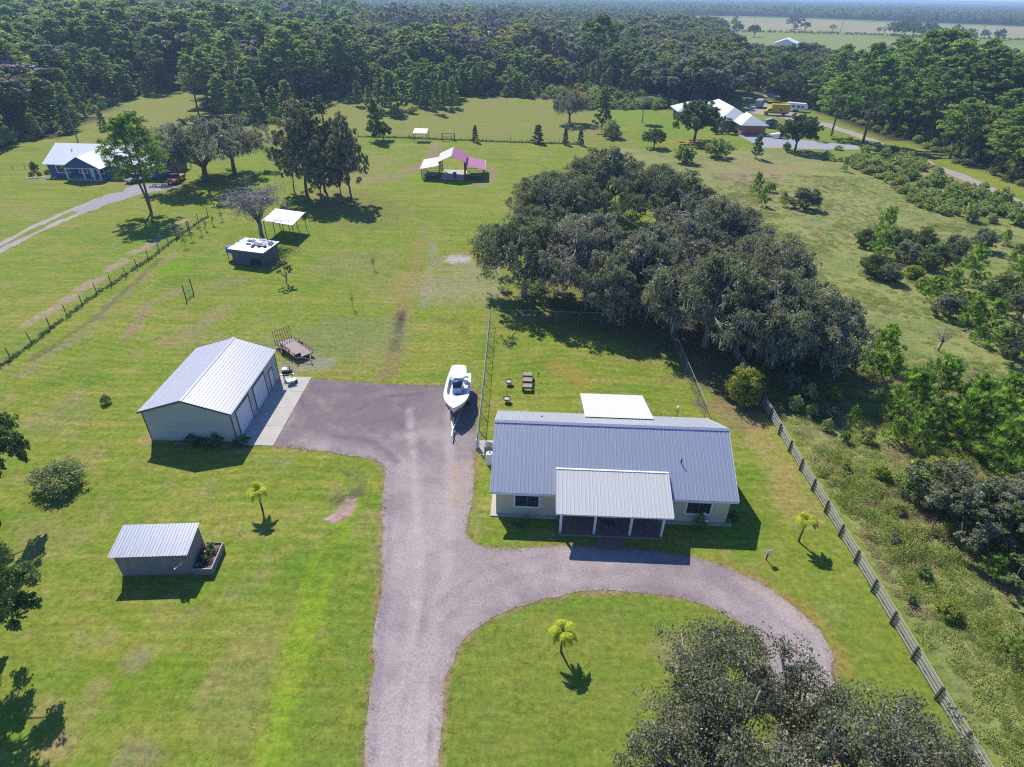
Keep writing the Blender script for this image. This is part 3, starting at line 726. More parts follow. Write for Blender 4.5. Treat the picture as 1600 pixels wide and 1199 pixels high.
def window(parent, x, y, z, w, h, fm='white_paint', lites=(3, 3), units=2, ny=-1, frame=0.12, axis='x', glass='window_glass'):
    """double window set on a wall whose outward side is ny (-1 towards -y / +x when axis is 'y')"""
    def B(mb, a0, a1, d0, d1, z0, z1):
        if axis == 'x':
            yy = sorted((y + ny * d0, y + ny * d1)); mb.box(x + a0, x + a1, yy[0], yy[1], z + z0, z + z1)
        else:
            xx = sorted((x + ny * d0, x + ny * d1)); mb.box(xx[0], xx[1], y + a0, y + a1, z + z0, z + z1)
    mb = MB(); f = frame
    B(mb, -f, 0, 0.0, 0.05, -f, h + f); B(mb, w, w + f, 0.0, 0.05, -f, h + f)
    B(mb, 0, w, 0.0, 0.05, h, h + f); B(mb, -0.0, w, 0.0, 0.075, -f, 0)
    win = mb.build('window', M[fm], parent)
    g = MB(); B(g, 0.0, w, 0.004, 0.016, 0.0, h)
    g.build('pane', M[glass], win)
    s_ = MB(); uw = w / units
    for u in range(units):
        a0 = u * uw
        for (p0, p1, q0, q1, t) in ((0, .05, 0, h, 1), (uw - .05, uw, 0, h, 1), (.05, uw - .05, h - .05, h, 1), (.05, uw - .05, 0, .05, 1), (.05, uw - .05, h / 2 - .03, h / 2 + .03, 1)):
            B(s_, a0 + p0, a0 + p1, 0.016, 0.034, q0, q1)
        for i in range(1, lites[0]): B(s_, a0 + uw * i / lites[0] - .012, a0 + uw * i / lites[0] + .012, 0.016, 0.026, .05, h - .05)
        for j in (1, 3): B(s_, a0 + .05, a0 + uw - .05, 0.016, 0.0255, h * j / 4 - .011, h * j / 4 + .011)
    s_.build('sash', M['trim_dark'], win)
    return win

# --- farmhouse
HX, HY, HR = -1.11, 35.42, R_(-1.75)
house = thing('farmhouse', 'long cream farmhouse with ribbed grey gable roof and four-post front porch', 'house', (HX, HY, 0), HR)
W_, D_, EV, RG = 18.72, 10.3, 2.78, 5.75
mid = D_ / 2
slope = (RG - EV) / (mid + 0.4)
wz = EV + 0.4 * slope - 0.07                        # wall height under the rafters
mb = MB(); mb.box(-0.45, W_ + 0.45, -0.32, D_ + 0.3, -0.03, 0.09); mb.build('slab', M['concrete'], house)
MB().box(0, W_, 0, 0.2, 0.09, wz).build('wall', M['cream_wall'], house)
MB().box(0, W_, D_ - 0.2, D_, 0.09, wz).build('wall', M['cream_wall'], house)
for x in (0.0, W_ - 0.2):
    MB().prism([(0.2, 0.09), (D_ - 0.2, 0.09), (D_ - 0.2, wz), (mid, wz + (mid) * slope - 0.05), (0.2, wz)], x, x + 0.2, 'x').build('gable_wall', M['cream_wall'], house)
Lr = math.hypot(mid + 0.4, RG - EV)
roof_slope(house, (-0.42, -0.4, EV), (1, 0, 0), (0, mid + 0.4, RG - EV), W_ + 0.84, Lr, 21, M['galvalume'])
roof_slope(house, (W_ + 0.42, D_ + 0.4, EV), (-1, 0, 0), (0, -(mid + 0.4), RG - EV), W_ + 0.84, Lr, 21, M['galvalume'])
MB().prism([(mid - 0.22, RG - 0.055), (mid, RG + 0.065), (mid + 0.22, RG - 0.055), (mid + 0.22, RG - 0.075), (mid, RG + 0.035), (mid - 0.22, RG - 0.075)], -0.45, W_ + 0.45, 'x').build('ridge_cap', M['galvalume'], house)
for y0 in (-0.42, D_ + 0.38):
    MB().box(-0.42, W_ + 0.42, y0, y0 + 0.035, EV - 0.2, EV - 0.022).build('fascia', M['white_paint'], house)
for x0 in (-0.45, W_ + 0.42):
    for s in (0, 1):
        ya, yb = (-0.4, mid) if s == 0 else (D_ + 0.4, mid)
        MB().hexa([(x0, ya, EV - 0.2), (x0 + 0.03, ya, EV - 0.2), (x0 + 0.03, yb, RG - 0.2), (x0, yb, RG - 0.2), (x0, ya, EV + 0.03), (x0 + 0.03, ya, EV + 0.03), (x0 + 0.03, yb, RG + 0.03), (x0, yb, RG + 0.03)]).build('barge_board', M['white_paint'], house)
MB().box(-0.4, W_ + 0.4, -0.38, 0.0, EV - 0.1, EV - 0.06).build('soffit', M['white_paint'], house)
window(house, 1.55, 0, 1.02, 1.9, 1.15)
window(house, 15.35, 0, 1.02, 1.9, 1.15)
window(house, 5.6, 0, 1.02, 1.5, 1.15); window(house, 11.2, 0, 1.02, 1.5, 1.15)
window(house, W_, 3.5, 1.05, 1.1, 1.1, axis='y', ny=1, units=1); window(house, 0, 5.5, 1.05, 1.1, 1.1, axis='y', ny=-1, units=1)
d = MB().box(8.75, 9.75, -0.06, 0.0, 0.12, 2.2).build('front_door', M['white_paint'], house)
MB().box(8.95, 9.55, -0.075, -0.06, 0.95, 2.0).build('pane', M['window_glass'], d)
MB().box(8.6, 8.74, -0.055, 0, 0.12, 2.32).box(9.76, 9.9, -0.055, 0, 0.12, 2.32).box(8.74, 9.76, -0.055, 0, 2.21, 2.32).build('door_frame', M['white_paint'], house)
for x in (13.6, 4.9):      # roof vents
    pass
def roof_z(y): return EV + (y + 0.4) * slope
MB().tube([(14.9, 2.35, roof_z(2.35) - 0.02), (14.9, 2.35, roof_z(2.35) + 0.42)], 0.055, 8).build('vent_pipe', M['black_plastic'], house)
MB().lathe([(0.09, 0), (0.09, 0.1), (0.05, 0.16)], (3.6, 7.9, roof_z(D_ - 7.9) - 0.02), 10).build('vent_cap', M['ac_grey'], house)
# porch
PX0, PX1, PD = 5.05, 13.35, 2.05
pf = MB()
pf.box(PX0, PX1, -PD, -0.33, -0.03, 0.10)
pf.build('porch_slab', M['joint'], house)
bm_ = MB(); nx_, ny_ = 41, 16
for i in range(nx_):
    for j in range(ny_):
        xa = PX0 + (PX1 - PX0) * i / nx_; xb = PX0 + (PX1 - PX0) * (i + 1) / nx_; ya = -PD + (PD + 0) * j / ny_; yb = -PD + PD * (j + 1) / ny_
        zz = 0.114 + random.uniform(0, .004)
        bm_.hexa([(xa + .008, ya + .008, .1005), (xb - .008, ya + .008, .1005), (xb - .008, yb - .008, .1005), (xa + .008, yb - .008, .1005), (xa + .008, ya + .008, zz), (xb - .008, ya + .008, zz), (xb - .008, yb - .008, zz), (xa + .008, yb - .008, zz)])
o = bm_.build('porch_brick', M['brick_floor'], house); o['kind'] = 'stuff'
for x in (5.22, 7.9, 10.72, 13.2):
    c_ = MB(); c_.box(x - .09, x + .09, -1.86, -1.68, 0.118, 2.42); c_.build('porch_column', M['white_paint'], house)
MB().box(5.0, 13.4, -1.87, -1.67, 2.42, 2.56).build('porch_beam', M['white_paint'], house)
PE, PT, PYE, PYT = 2.62, 3.92, -2.28, 1.32
pl = math.hypot(PYT - PYE, PT - PE)
roof_slope(house, (4.78, PYE, PE), (1, 0, 0), (0, PYT - PYE, PT - PE), 8.95, pl, 10, M['porch_metal'])
for x0 in (4.74, 13.735):
    MB().hexa([(x0, PYE, PE - .14), (x0 + .04, PYE, PE - .14), (x0 + .04, PYT, PT - .14), (x0, PYT, PT - .14), (x0, PYE, PE + .04), (x0 + .04, PYE, PE + .04), (x0 + .04, PYT, PT + .04), (x0, PYT, PT + .04)]).build('porch_trim', M['white_metal'], house)
MB().box(4.74, 13.775, PYT + .002, PYT + .16, PT - .02, PT + .055).build('porch_flashing', M['white_metal'], house)
MB().box(4.78, 13.73, PYE - .03, PYE - .002, PE - .14, PE + .0).build('porch_fascia', M['white_paint'], house)
# back patio roof
q = [local(HX, HY, HR)(P(*c)) for c in ((905, 615, 2.75), (1000, 617, 2.75), (1022, 658, 3.45), (914, 654, 3.45))]
bx0, bx1 = (q[0][0] + q[3][0]) / 2, (q[1][0] + q[2][0]) / 2
by0, by1 = D_ - 2.0, (q[0][1] + q[1][1]) / 2
bz0 = roof_z(D_ - by0) + 0.12; bz1 = 2.72
roof_slope(house, (bx1, by1, bz1), (-1, 0, 0), (0, by0 - by1, bz0 - bz1), bx1 - bx0, math.hypot(by1 - by0, bz0 - bz1), 7, M['porch_metal'])
MB().box(bx0, bx1, by1 - .3, by1 - .18, bz1 - .14, bz1 - .02).build('patio_beam', M['white_paint'], house)
for x in (bx0 + .15, (bx0 + bx1) / 2, bx1 - .15):
    MB().box(x - .06, x + .06, by1 - .3, by1 - .18, 0, bz1 - .14).build('patio_post', M['white_paint'], house)
MB().box(bx0, bx1, D_ + .31, by1, -.03, .07).build('patio_slab', M['concrete'], house)

wp = PL([(933, 840), (975, 841), (983, 860), (934, 860)])
sheet('walkway', wp, 0.012, M['brick_floor'], 'short brick path from the porch to the drive')
tag(MB().box(-.45, .45, -.3, .3, 0, .02).build('doormat', M['dark_wood'], None, (HX + 9.15, HY - .86, .122), (0, 0, HR)), 'dark doormat in front of the white front door', 'doormat')
# porch things
def chair(name, label, loc, rz, m='dark_wood'):
    t = thing(name, label, 'chair', loc, rz)
    for i in range(4): MB().box(-.25, .25, -.25 + .125 * i, -.25 + .125 * i + .1, .40, .43).build('seat_slat', M[m], t)
    for i in range(4): MB().box(-.25 + .13 * i, -.25 + .13 * i + .1, .24, .27, .44, 1.0).build('back_slat', M[m], t)
    for x in (-.25, .21):
        for y in (-.25, .21): MB().box(x, x + .04, y, y + .04, 0, .4).build('leg', M[m], t)
    return t

# --- garage
GXc, GYc, GR = -33.95, 44.15, R_(-0.6)
gar = thing('garage', 'pale metal garage with two roll-up doors and grey ribbed gable roof', 'garage', (GXc, GYc, 0), GR)
gw, gd, ge, gr = 8.15, 11.35, 3.38, 4.78
def lap_wall(parent, poly_top, L_, base, axis, x_or_y, out, m, lap=0.2, name='siding'):
    """horizontal lapped siding, each course a little proud at its foot"""
    mb = MB()
    zmax = max(z for _, z in poly_top)
    def span(z):
        xs_ = []
        for (a, za), (b, zb) in zip(poly_top, poly_top[1:]):
            if (za - z) * (zb - z) <= 0 and za != zb: xs_.append(a + (b - a) * (z - za) / (zb - za))
        if z <= min(poly_top[0][1], poly_top[-1][1]): return poly_top[0][0], poly_top[-1][0]
        return (min(xs_), max(xs_)) if len(xs_) >= 2 else None
    z = base
    while z < zmax - 0.02:
        z1 = min(z + lap, zmax - 0.005); s0, s1 = span(z), span(z1)
        if not s0 or not s1: break
        pts = []
        for (zz, s, d) in ((z, s0, .03), (z1, s1, .008)):
            pts.append((s[0], zz, d)); pts.append((s[1], zz, d))
        def V3(a, zz, d):
            return (a, x_or_y + out * d, zz) if axis == 'x' else (x_or_y + out * d, a, zz)
        v = [V3(pts[0][0], z, 0), V3(pts[1][0], z, 0), V3(pts[1][0], z, .03), V3(pts[0][0], z, .03), V3(pts[2][0], z1, 0), V3(pts[3][0], z1, 0), V3(pts[3][0], z1, .008), V3(pts[2][0], z1, .008)]
        mb.hexa(v); z += lap
    o = mb.build(name, m, parent); o['kind'] = 'stuff'; return o
MB().box(-.05, gw + .05, -.05, gd + .05, -.03, .06).build('slab', M['concrete'], gar)
gp = [(0, ge - .02), (gw / 2, gr - .06), (gw, ge - .02)]
for y in (0.0, gd - .1):
    MB().prism([(0, .06), (gw, .06), (gw, ge - .04), (gw / 2, gr - .08), (0, ge - .04)], y, y + .1, 'y').build('gable_wall', M['garage_wall'], gar)
lap_wall(gar, gp, gw, .07, 'x', 0, -1, M['garage_wall'])
MB().box(0, .1, .1, gd - .1, .06, ge - .05).build('wall', M['garage_wall'], gar)
MB().box(gw - .1, gw, .1, gd - .1, .06, ge - .05).build('wall', M['garage_wall'], gar)
lap_wall(gar, [(0, ge - .06), (gd, ge - .06)], gd, .07, 'y', gw, 1, M['garage_wall'])
for (x, y) in ((-.03, -.045), (gw - .04, -.045), (gw - .04, gd - .04)):
    MB().box(x, x + .09, y, y + .09, .06, ge - .05).build('corner_trim', M['trim_dark'], gar)
def garage_door(y0, y1, h):
    fr = MB(); x = gw + .032
    fr.box(x, x + .05, y0 - .12, y0, .06, h + .12); fr.box(x, x + .05, y1, y1 + .12, .06, h + .12); fr.box(x, x + .05, y0, y1, h, h + .12)
    dd = fr.build('door_frame', M['trim_dark'], gar)
    s = MB()
    n = int(h / .11)
    for i in range(n):
        z0 = .07 + (h - .07) * i / n; z1 = .07 + (h - .07) * (i + 1) / n
        s.hexa([(x - .02, y0, z0), (x + .018, y0, z0), (x + .018, y1, z0), (x - .02, y1, z0), (x - .02, y0, z1 - .012), (x + .006, y0, z1 - .012), (x + .006, y1, z1 - .012), (x - .02, y1, z1 - .012)])
    o = s.build('roll_up_door', M['door_white'], gar)
garage_door(.95, 3.8, 2.75); garage_door(5.05, 7.9, 2.75)
fr = MB(); x = gw + .032
fr.box(x, x + .04, 8.95, 9.05, .06, 2.2); fr.box(x, x + .04, 9.95, 10.05, .06, 2.2); fr.box(x, x + .04, 9.05, 9.95, 2.1, 2.2); fr.build('door_frame', M['trim_dark'], gar)
d = MB().box(x - .01, x + .02, 9.05, 9.95, .07, 2.1).build('side_door', M['door_white'], gar)
MB().box(x + .02, x + .06, 9.12, 9.17, 1.0, 1.12).build('handle', M['steel'], d)
gl = math.hypot(gw / 2 + .25, gr - ge)
roof_slope(gar, (-.25, -.25, ge), (gw / 2 + .25, 0, gr - ge), (0, 1, 0), gl, gd + .5, 5, M['garage_metal'], rib=.3)
roof_slope(gar, (gw + .25, gd + .25, ge), (-(gw / 2 + .25), 0, gr - ge), (0, -1, 0), gl, gd + .5, 5, M['garage_metal'], rib=.3)
MB().prism([(gw / 2 - .2, gr - .02), (gw / 2, gr + .055), (gw / 2 + .2, gr - .02), (gw / 2 + .2, gr - .045), (gw / 2, gr + .03), (gw / 2 - .2, gr - .045)], -.28, gd + .28, 'y').build('ridge_cap', M['garage_metal'], gar)
for yb in (-.28, gd + .25):
    for s in (0, 1):
        xa = -.25 if s == 0 else gw + .25
        MB().hexa([(xa, yb, ge - .16), (xa, yb + .03, ge - .16), (gw / 2, yb + .03, gr - .16), (gw / 2, yb, gr - .16), (xa, yb, ge + .03), (xa, yb + .03, ge + .03), (gw / 2, yb + .03, gr + .03), (gw / 2, yb, gr + .03)]).build('barge_board', M['trim_dark'], gar)
# concrete apron, cast in slabs
ap = thing('concrete_apron', None, None, (GXc, GYc, 0), GR); ap['kind'] = 'structure'; ap['label'] = 'concrete apron in front of the garage doors'
y = -.45
for i, L_ in enumerate((3.05, 3.05, 3.0, 2.9)):
    MB().box(gw + .056, gw + 3.5, y + .012, y + L_ - .012, -.04, .035).build('concrete_slab', M['concrete'], ap); y += L_

# --- plank shed with lean-to metal roof
f_ = [P(167, 872, 2.2), P(292, 868, 2.2), P(318, 817, 2.65), P(201, 820, 2.65)]
SR = math.atan2(f_[1][1] - f_[0][1], f_[1][0] - f_[0][0])
shed = thing('shed', 'weathered plank shed under a streaked lean-to metal roof', 'shed', (f_[0][0], f_[0][1], 0), SR)
lo = local(f_[0][0], f_[0][1], SR); fw = lo(f_[1])[0]; bk = (lo(f_[2])[1] + lo(f_[3])[1]) / 2
roof_slope(shed, (0, 0, 2.2), (1, 0, 0), (0, bk, .45), fw, math.hypot(bk, .45), 6, M['shed_metal'], rib=.23)
def planks(parent, a, b, z0, z1a, z1b, m, w=.2, t=.03, name='plank', gap=.008):
    """upright planks from point a to point b; every plank an object of its own"""
    a, b = Vector((a[0], a[1], 0)), Vector((b[0], b[1], 0)); L_ = (b - a).length; d = (b - a) / L_; nrm = Vector((d.y, -d.x, 0))
    n = max(1, round(L_ / w))
    for i in range(n):
        s0, s1 = L_ * i / n + gap / 2, L_ * (i + 1) / n - gap / 2; pr_ = random.uniform(0, .012)
        p0, p1 = a + d * s0 + nrm * pr_, a + d * s1 + nrm * pr_
        h0 = z1a + (z1b - z1a) * s0 / L_; h1 = z1a + (z1b - z1a) * s1 / L_
        MB().hexa([p0 + Vector((0, 0, z0)), p1 + Vector((0, 0, z0)), p1 + nrm * t + Vector((0, 0, z0)), p0 + nrm * t + Vector((0, 0, z0)),
                   p0 + Vector((0, 0, h0)), p1 + Vector((0, 0, h1)), p1 + nrm * t + Vector((0, 0, h1)), p0 + nrm * t + Vector((0, 0, h0))]).build(name, m, parent)
x0, x1, y0, y1 = .28, fw - .12, .25, bk - .2
hz = lambda y: 2.17 + .45 * y / bk
planks(shed, (x0, y0), (x1, y0), 0, hz(y0) - .04, hz(y0) - .04, M['weathered_wood'], .24)
planks(shed, (x1, y0), (x1, y1), 0, hz(y0) - .04, hz(y1) - .04, M['weathered_wood'], .24)
planks(shed, (x1, y1), (x0, y1), 0, hz(y1) - .04, hz(y1) - .04, M['weathered_wood'], .24)
planks(shed, (x0, y1), (x0, y0), 0, hz(y1) - .04, hz(y0) - .04, M['weathered_wood'], .24)
MB().box(x0 + .04, x1 - .04, y0 + .04, y1 - .04, .3, .4).build('floor_board', M['dark_wood'], shed)
# raised planter beside the shed
pl_ = thing('planter_box', 'raised wooden planter bed full of mixed flowers beside the plank shed', 'planter', (f_[0][0], f_[0][1], 0), SR)
px0, px1, py0, py1, ph = x1 + .1, x1 + 1.35, y0 - .15, y1 + .05, .62
for (a, b) in (((px0, py0), (px1, py0)), ((px1, py0), (px1, py1)), ((px1, py1), (px0, py1))):
    va, vb = Vector((*a, 0)), Vector((*b, 0)); d = (vb - va).normalized(); nn = Vector((d.y, -d.x, 0)) * .04
    for k in range(3):
        z0, z1 = ph * k / 3 + .004, ph * (k + 1) / 3 - .004
        MB().hexa([va + Vector((0, 0, z0)), vb + Vector((0, 0, z0)), vb + nn + Vector((0, 0, z0)), va + nn + Vector((0, 0, z0)), va + Vector((0, 0, z1)), vb + Vector((0, 0, z1)), vb + nn + Vector((0, 0, z1)), va + nn + Vector((0, 0, z1))]).build('board', M['weathered_wood'], pl_)
MB().box(px0, px1 - .003, py0 + .003, py1 - .003, 0, ph - .12).build('soil', M['soil'], pl_)
MB().box(px0, px1 + .06, py0 - .06, py0 + .02, ph, ph + .03).box(px1 - .02, px1 + .06, py0 + .02, py1, ph, ph + .03).build('rail', M['fence_board'], pl_)
PLANTER = (f_[0][0], f_[0][1], SR, px0, px1, py0, py1, ph)
# flag at the shed corner
fl = thing('flag', 'small striped flag with blue corner on a short pole at the shed corner', 'flag', (f_[0][0], f_[0][1], 0), SR)
MB().tube([(x1 - .35, y0 - .05, 1.45), (x1 - .1, y0 - .95, 2.05)], .014, 6).build('pole', M['white_paint'], fl)
def flagpatch(u0, u1, v0, v1, m, name, off=0.0):
    g_ = MB(); n = 6
    def pt(u, v):  # u along the pole, v away
        a = Vector((x1 - .32, y0 - .15, 1.52)); b = Vector((x1 - .10, y0 - .93, 2.03)); p = b + (a - b) * u * .62
        return p + Vector((-.55 * v - .05 * math.sin(u * 5), .12 * math.sin(v * 6 + u * 2), -.42 * v + off))
    vs = []; 
    for s in (0, .006):
        for i in range(n + 1):
            for j in range(2): q_ = pt(u0 + (u1 - u0) * j, v0 + (v1 - v0) * i / n); vs.append(q_ + Vector((0, -s, s)))
    k = (n + 1) * 2; fs = []
    for i in range(n):
        a_ = i * 2; fs += [(a_, a_ + 1, a_ + 3, a_ + 2), (k + a_, k + a_ + 2, k + a_ + 3, k + a_ + 1)]
    g_.add(vs, fs); g_.build(name, m, fl, fix=False)
for i in range(7):
    flagpatch(i / 7, (i + 1) / 7, .42 if i < 4 else 0, 1, M['flag_red' if i % 2 == 0 else 'flag_white'], 'stripe')
flagpatch(0, 4 / 7, 0, .42, M['flag_blue'], 'canton')

# --- right hand board fence
def board_fence(x0, y0, y1, n, label):
    t = thing('board_fence', label, 'fence', (0, 0, 0))
    dy = (y1 - y0) / n
    xf = lambda y: x0 + (float(vn(np.array(3.0), np.array(y), 12, 3)) - .5) * .35
    pm = MB().box(-.065, .065, -.065, .065, -.3, 1.32).mesh('post', M['dark_wood'], bevel=.008)
    for i in range(n + 1):
        y = y0 + dy * i; o = link('post', pm, t, (xf(y) - .085, y, 0), (random.uniform(-.02, .02), random.uniform(-.02, .02), random.uniform(-.05, .05)))
    for i in range(n):
        ya, yb = y0 + dy * i, y0 + dy * (i + 1)
        for k, z in enumerate((.16, .48, .80, 1.10)):
            j0, j1 = random.uniform(-.02, .02), random.uniform(-.02, .02); xa, xb = xf(ya), xf(yb)
            w = .15
            MB().hexa([(xa, ya + .004, z + j0), (xa + .035, ya + .004, z + j0), (xb + .035, yb - .004, z + j1), (xb, yb - .004, z + j1), (xa, ya + .004, z + w + j0), (xa + .035, ya + .004, z + w + j0), (xb + .035, yb - .004, z + w + j1), (xb, yb - .004, z + w + j1)]).build('board', M['fence_board'], t)
    return t
board_fence(26.45, 12.6, 68.0, 21, 'grey four-board farm fence with dark posts running past the farmhouse')

# --- wire fence on the west side, old posts
def wire_fence(name, label, pts, step, h, pm='dark_wood', wires=(.3, .6, .9, 1.2), pr=.06, weeds=None):
    t = thing(name, label, 'fence', (0, 0, 0))
    q = []
    for a, b in zip(pts, pts[1:]):
        L_ = math.hypot(b[0] - a[0], b[1] - a[1]); n = max(1, round(L_ / step))
        q += [(a[0] + (b[0] - a[0]) * i / n, a[1] + (b[1] - a[1]) * i / n) for i in range(n)]
    q.append(pts[-1])
    me = MB().tube([(0, 0, -.3), (0, 0, h)], [pr, pr * .85], 7).mesh('post', M[pm])
    for x, y in q: link('post', me, t, (x, y, 0), (random.uniform(-.05, .05), random.uniform(-.05, .05), random.uniform(0, 6)))
    for z in wires:
        MB().tube([(x, y, z + random.uniform(-.02, .02)) for x, y in q], .008 if h < 2 else .012, 4, cap=False).build('wire', M['galv_pipe'], t)
    return t
wire_fence('wire_fence', 'wire fence on old dark posts dividing the lawn from the blue house', PL([(-60, 610), (18, 562), (50, 537), (79, 514), (105, 494), (129, 477), (152, 459), (175, 446), (198, 433), (215, 420), (232, 406), (249, 394), (264, 382), (280, 371), (294, 359), (310, 348), (325, 338)]), 30, 1.55)
wire_fence('wire_fence', 'thin cross fence with wooden posts behind the striped pavilion', PL([(560, 214), (640, 216), (705, 219), (760, 221), (912, 226)]), 6.5, 1.3, pr=.05)
wire_fence('plank_fence', 'low grey fence behind the neighbouring blue house', PL([(-80, 268), (0, 263), (80, 266)]), 3.0, 1.2, pm='weathered_wood', wires=(.2, .4, .6, .8, 1.0, 1.15), pr=.06)
# --- chain link enclosure
def chainlink(pts, h=1.75):
    t = thing('chain_link_fence', 'galvanised chain link fence enclosing the back yard', 'fence', (0, 0, 0))
    q = []
    for a, b in zip(pts, pts[1:]):
        L_ = math.hypot(b[0] - a[0], b[1] - a[1]); n = max(1, round(L_ / 3.0))
        q += [(a[0] + (b[0] - a[0]) * i / n, a[1] + (b[1] - a[1]) * i / n) for i in range(n)]
    q.append(pts[-1])
    pm = MB().tube([(0, 0, -.2), (0, 0, h)], .035, 8).mesh('post', M['galv_pipe'])
    for x, y in q: link('post', pm, t, (x, y, 0))
    MB().tube([(x, y, h) for x, y in q], .03, 6).build('top_rail', M['galv_pipe'], t)
    mb = MB()
    for a, b in zip(pts, pts[1:]):
        A, B_ = Vector((*a, 0)), Vector((*b, 0)); L_ = (B_ - A).length; d = (B_ - A) / L_; n = int(L_ / .30); hh = h - .06
        for i in range(-int(hh / .30), n):
            for sg in (1, -1):
                s0, s1 = i * .30, i * .30 + hh
                z0, z1 = (.03, .03 + hh)
                if sg < 0: z0, z1 = z1, z0
                lo_, hi_ = max(s0, 0), min(s1, L_)
                if hi_ - lo_ < .03: continue
                za = z0 + (z1 - z0) * (lo_ - s0) / hh; zb = z0 + (z1 - z0) * (hi_ - s0) / hh
                p, r = A + d * lo_ + Vector((0, 0, za)), A + d * hi_ + Vector((0, 0, zb)); e = Vector((0, 0, .004)); nn = Vector((d.y, -d.x, 0)) * .004
                mb.add([p - e, r - e, r + e + nn, p + e + nn, p + e - nn, r + e - nn], [(0, 1, 2, 3), (0, 4, 5, 1), (3, 2, 5, 4)])
    o = mb.build('mesh_wire', M['galv_pipe'], t, fix=False); o['kind'] = 'stuff'
    return t
chainlink([P(746, 701), P(757, 600), P(766, 503), P(1042, 511), P(1062, 565), P(1100, 655)])
# gate panel by the garden side corner
gt = thing('metal_gate', 'narrow pipe gate standing open at the house corner', 'gate', P(747, 704), R_(-38))
fr = MB()
for (a, b) in (((0, 0, .1), (0, 0, 1.7)), ((1.1, 0, .1), (1.1, 0, 1.7)), ((0, 0, 1.7), (1.1, 0, 1.7)), ((0, 0, .1), (1.1, 0, .1)), ((0, 0, .9), (1.1, 0, .9))): fr.tube([a, b], .025, 6)
fr.build('gate_frame', M['galv_pipe'], gt)

# ------------------------------------------------------------------ boat on its trailer
def loft(sections, name, m, parent, smooth=True, caps=True, closed=True):
    k = len(sections[0]); vs = [v for s in sections for v in s]; fs = []
    for i in range(len(sections) - 1):
        for j in range(k if closed else k - 1): fs.append((i * k + j, i * k + (j + 1) % k, (i + 1) * k + (j + 1) % k, (i + 1) * k + j))
    if caps: fs += [tuple(range(k))[::-1], tuple((len(sections) - 1) * k + j for j in range(k))]
    o = MB().add(vs, fs).build(name, m, parent, smooth=smooth)
    return o
BZ = .75
boat = thing('motorboat', 'white centre console motorboat with hard top and blue screen', 'boat', (-5.62, 50.6, 0), R_(-90 - .5))
# local x runs to the bow, y to port
LEN = 6.9
def half(t):   # half beam along the hull, t 0 stern .. 1 bow
    return 1.27 * (1 - max(0, (t - .5) / .5) ** 2.8) * (0.93 + .07 * min(1, t / .3))
ts = [0, .1, .25, .4, .5, .6, .7, .78, .85, .91, .96, .99, 1.0]
X_ = lambda t: -LEN / 2 + LEN * t - .2
secs = []
for t in ts:
    b = max(half(t), .02); sh = 1.0 + .28 * t * t + BZ; ch = b * (.86 - .35 * t ** 3); kz = BZ - .05 + .55 * max(0, (t - .6) / .4) ** 2
    x = X_(t); rake = lambda z: 0.0
    secs.append([(x - .55 * max(0, t - .6) * (1.6 - (z_ - BZ)), y_, z_) for (y_, z_) in ((0, kz), (ch, kz + .30), (b, sh), (b - .10 * min(1, b), sh + .02), (b * .0 + max(b - .30, 0.0), sh + .0), (0, sh - .0), (-max(b - .30, 0.0), sh), (-b + .10 * min(1, b), sh + .02), (-b, sh), (-ch, kz + .30))])
# hull shell: outside surface and gunwale, with the cockpit sunk in
hull = []
for s in secs: hull.append([s[8], s[9], s[0], s[1], s[2]])
o = loft(hull, 'hull', M['gelcoat'], boat, caps=True, closed=False)
sol = o.modifiers.new('thickness', 'SOLIDIFY'); sol.thickness = .05; sol.offset = 0
# deck ring / gunwale and cockpit floor
gk = MB()
def gun(t, ins): b = max(half(t), .03); return (X_(t) - .55 * max(0, t - .6) * (1.6 - 1.25), max(b - ins, 0)), 1.0 + .28 * t * t + BZ + .02
tt = np.linspace(0, 1, 25)
inner_end = .66
vs, fs = [], []
for t in tt:
    (x, bo), z = gun(t, -.03); wi = .26 if t < .55 else .26 + (t - .55) * 2.0
    bi = max(bo - wi, 0) if t < inner_end else 0
    vs += [(x, bo, z), (x, bi, z + .01), (x, -bi, z + .01), (x, -bo, z)]
for i in range(len(tt) - 1):
    a_ = i * 4; n_ = a_ + 4
    fs += [(a_, n_, n_ + 1, a_ + 1), (a_ + 2, n_ + 2, n_ + 3, a_ + 3)]
    if tt[i] >= inner_end: fs.append((a_ + 1, n_ + 1, n_ + 2, a_ + 2))
o = gk.add(vs, fs).build('gunwale', M['gelcoat'], boat); so = o.modifiers.new('thickness', 'SOLIDIFY'); so.thickness = .06; so.offset = -1
# inner liner walls and floor
vs, fs = [], []
ti = [t for t in tt if t <= inner_end + .02]
for t in ti:
    (x, bo), z = gun(t, -.03); wi = .26 if t < .55 else .26 + (t - .55) * 2.0; bi = max(bo - wi, .12)
    fz = BZ + .50 + (.30 if t > .62 else 0)
    vs += [(x, bi, z - .03), (x, bi * .97, fz), (x, -bi * .97, fz), (x, -bi, z - .03)]
for i in range(len(ti) - 1):
    a_ = i * 4; fs += [(a_ + j, a_ + j + 1, a_ + j + 5, a_ + j + 4) for j in range(3)]
n_ = (len(ti) - 1) * 4; fs += [(0, 1, 2, 3), (n_ + 3, n_ + 2, n_ + 1, n_)]
MB().add(vs, fs).build('cockpit_floor', M['vinyl'], boat, fix=False)
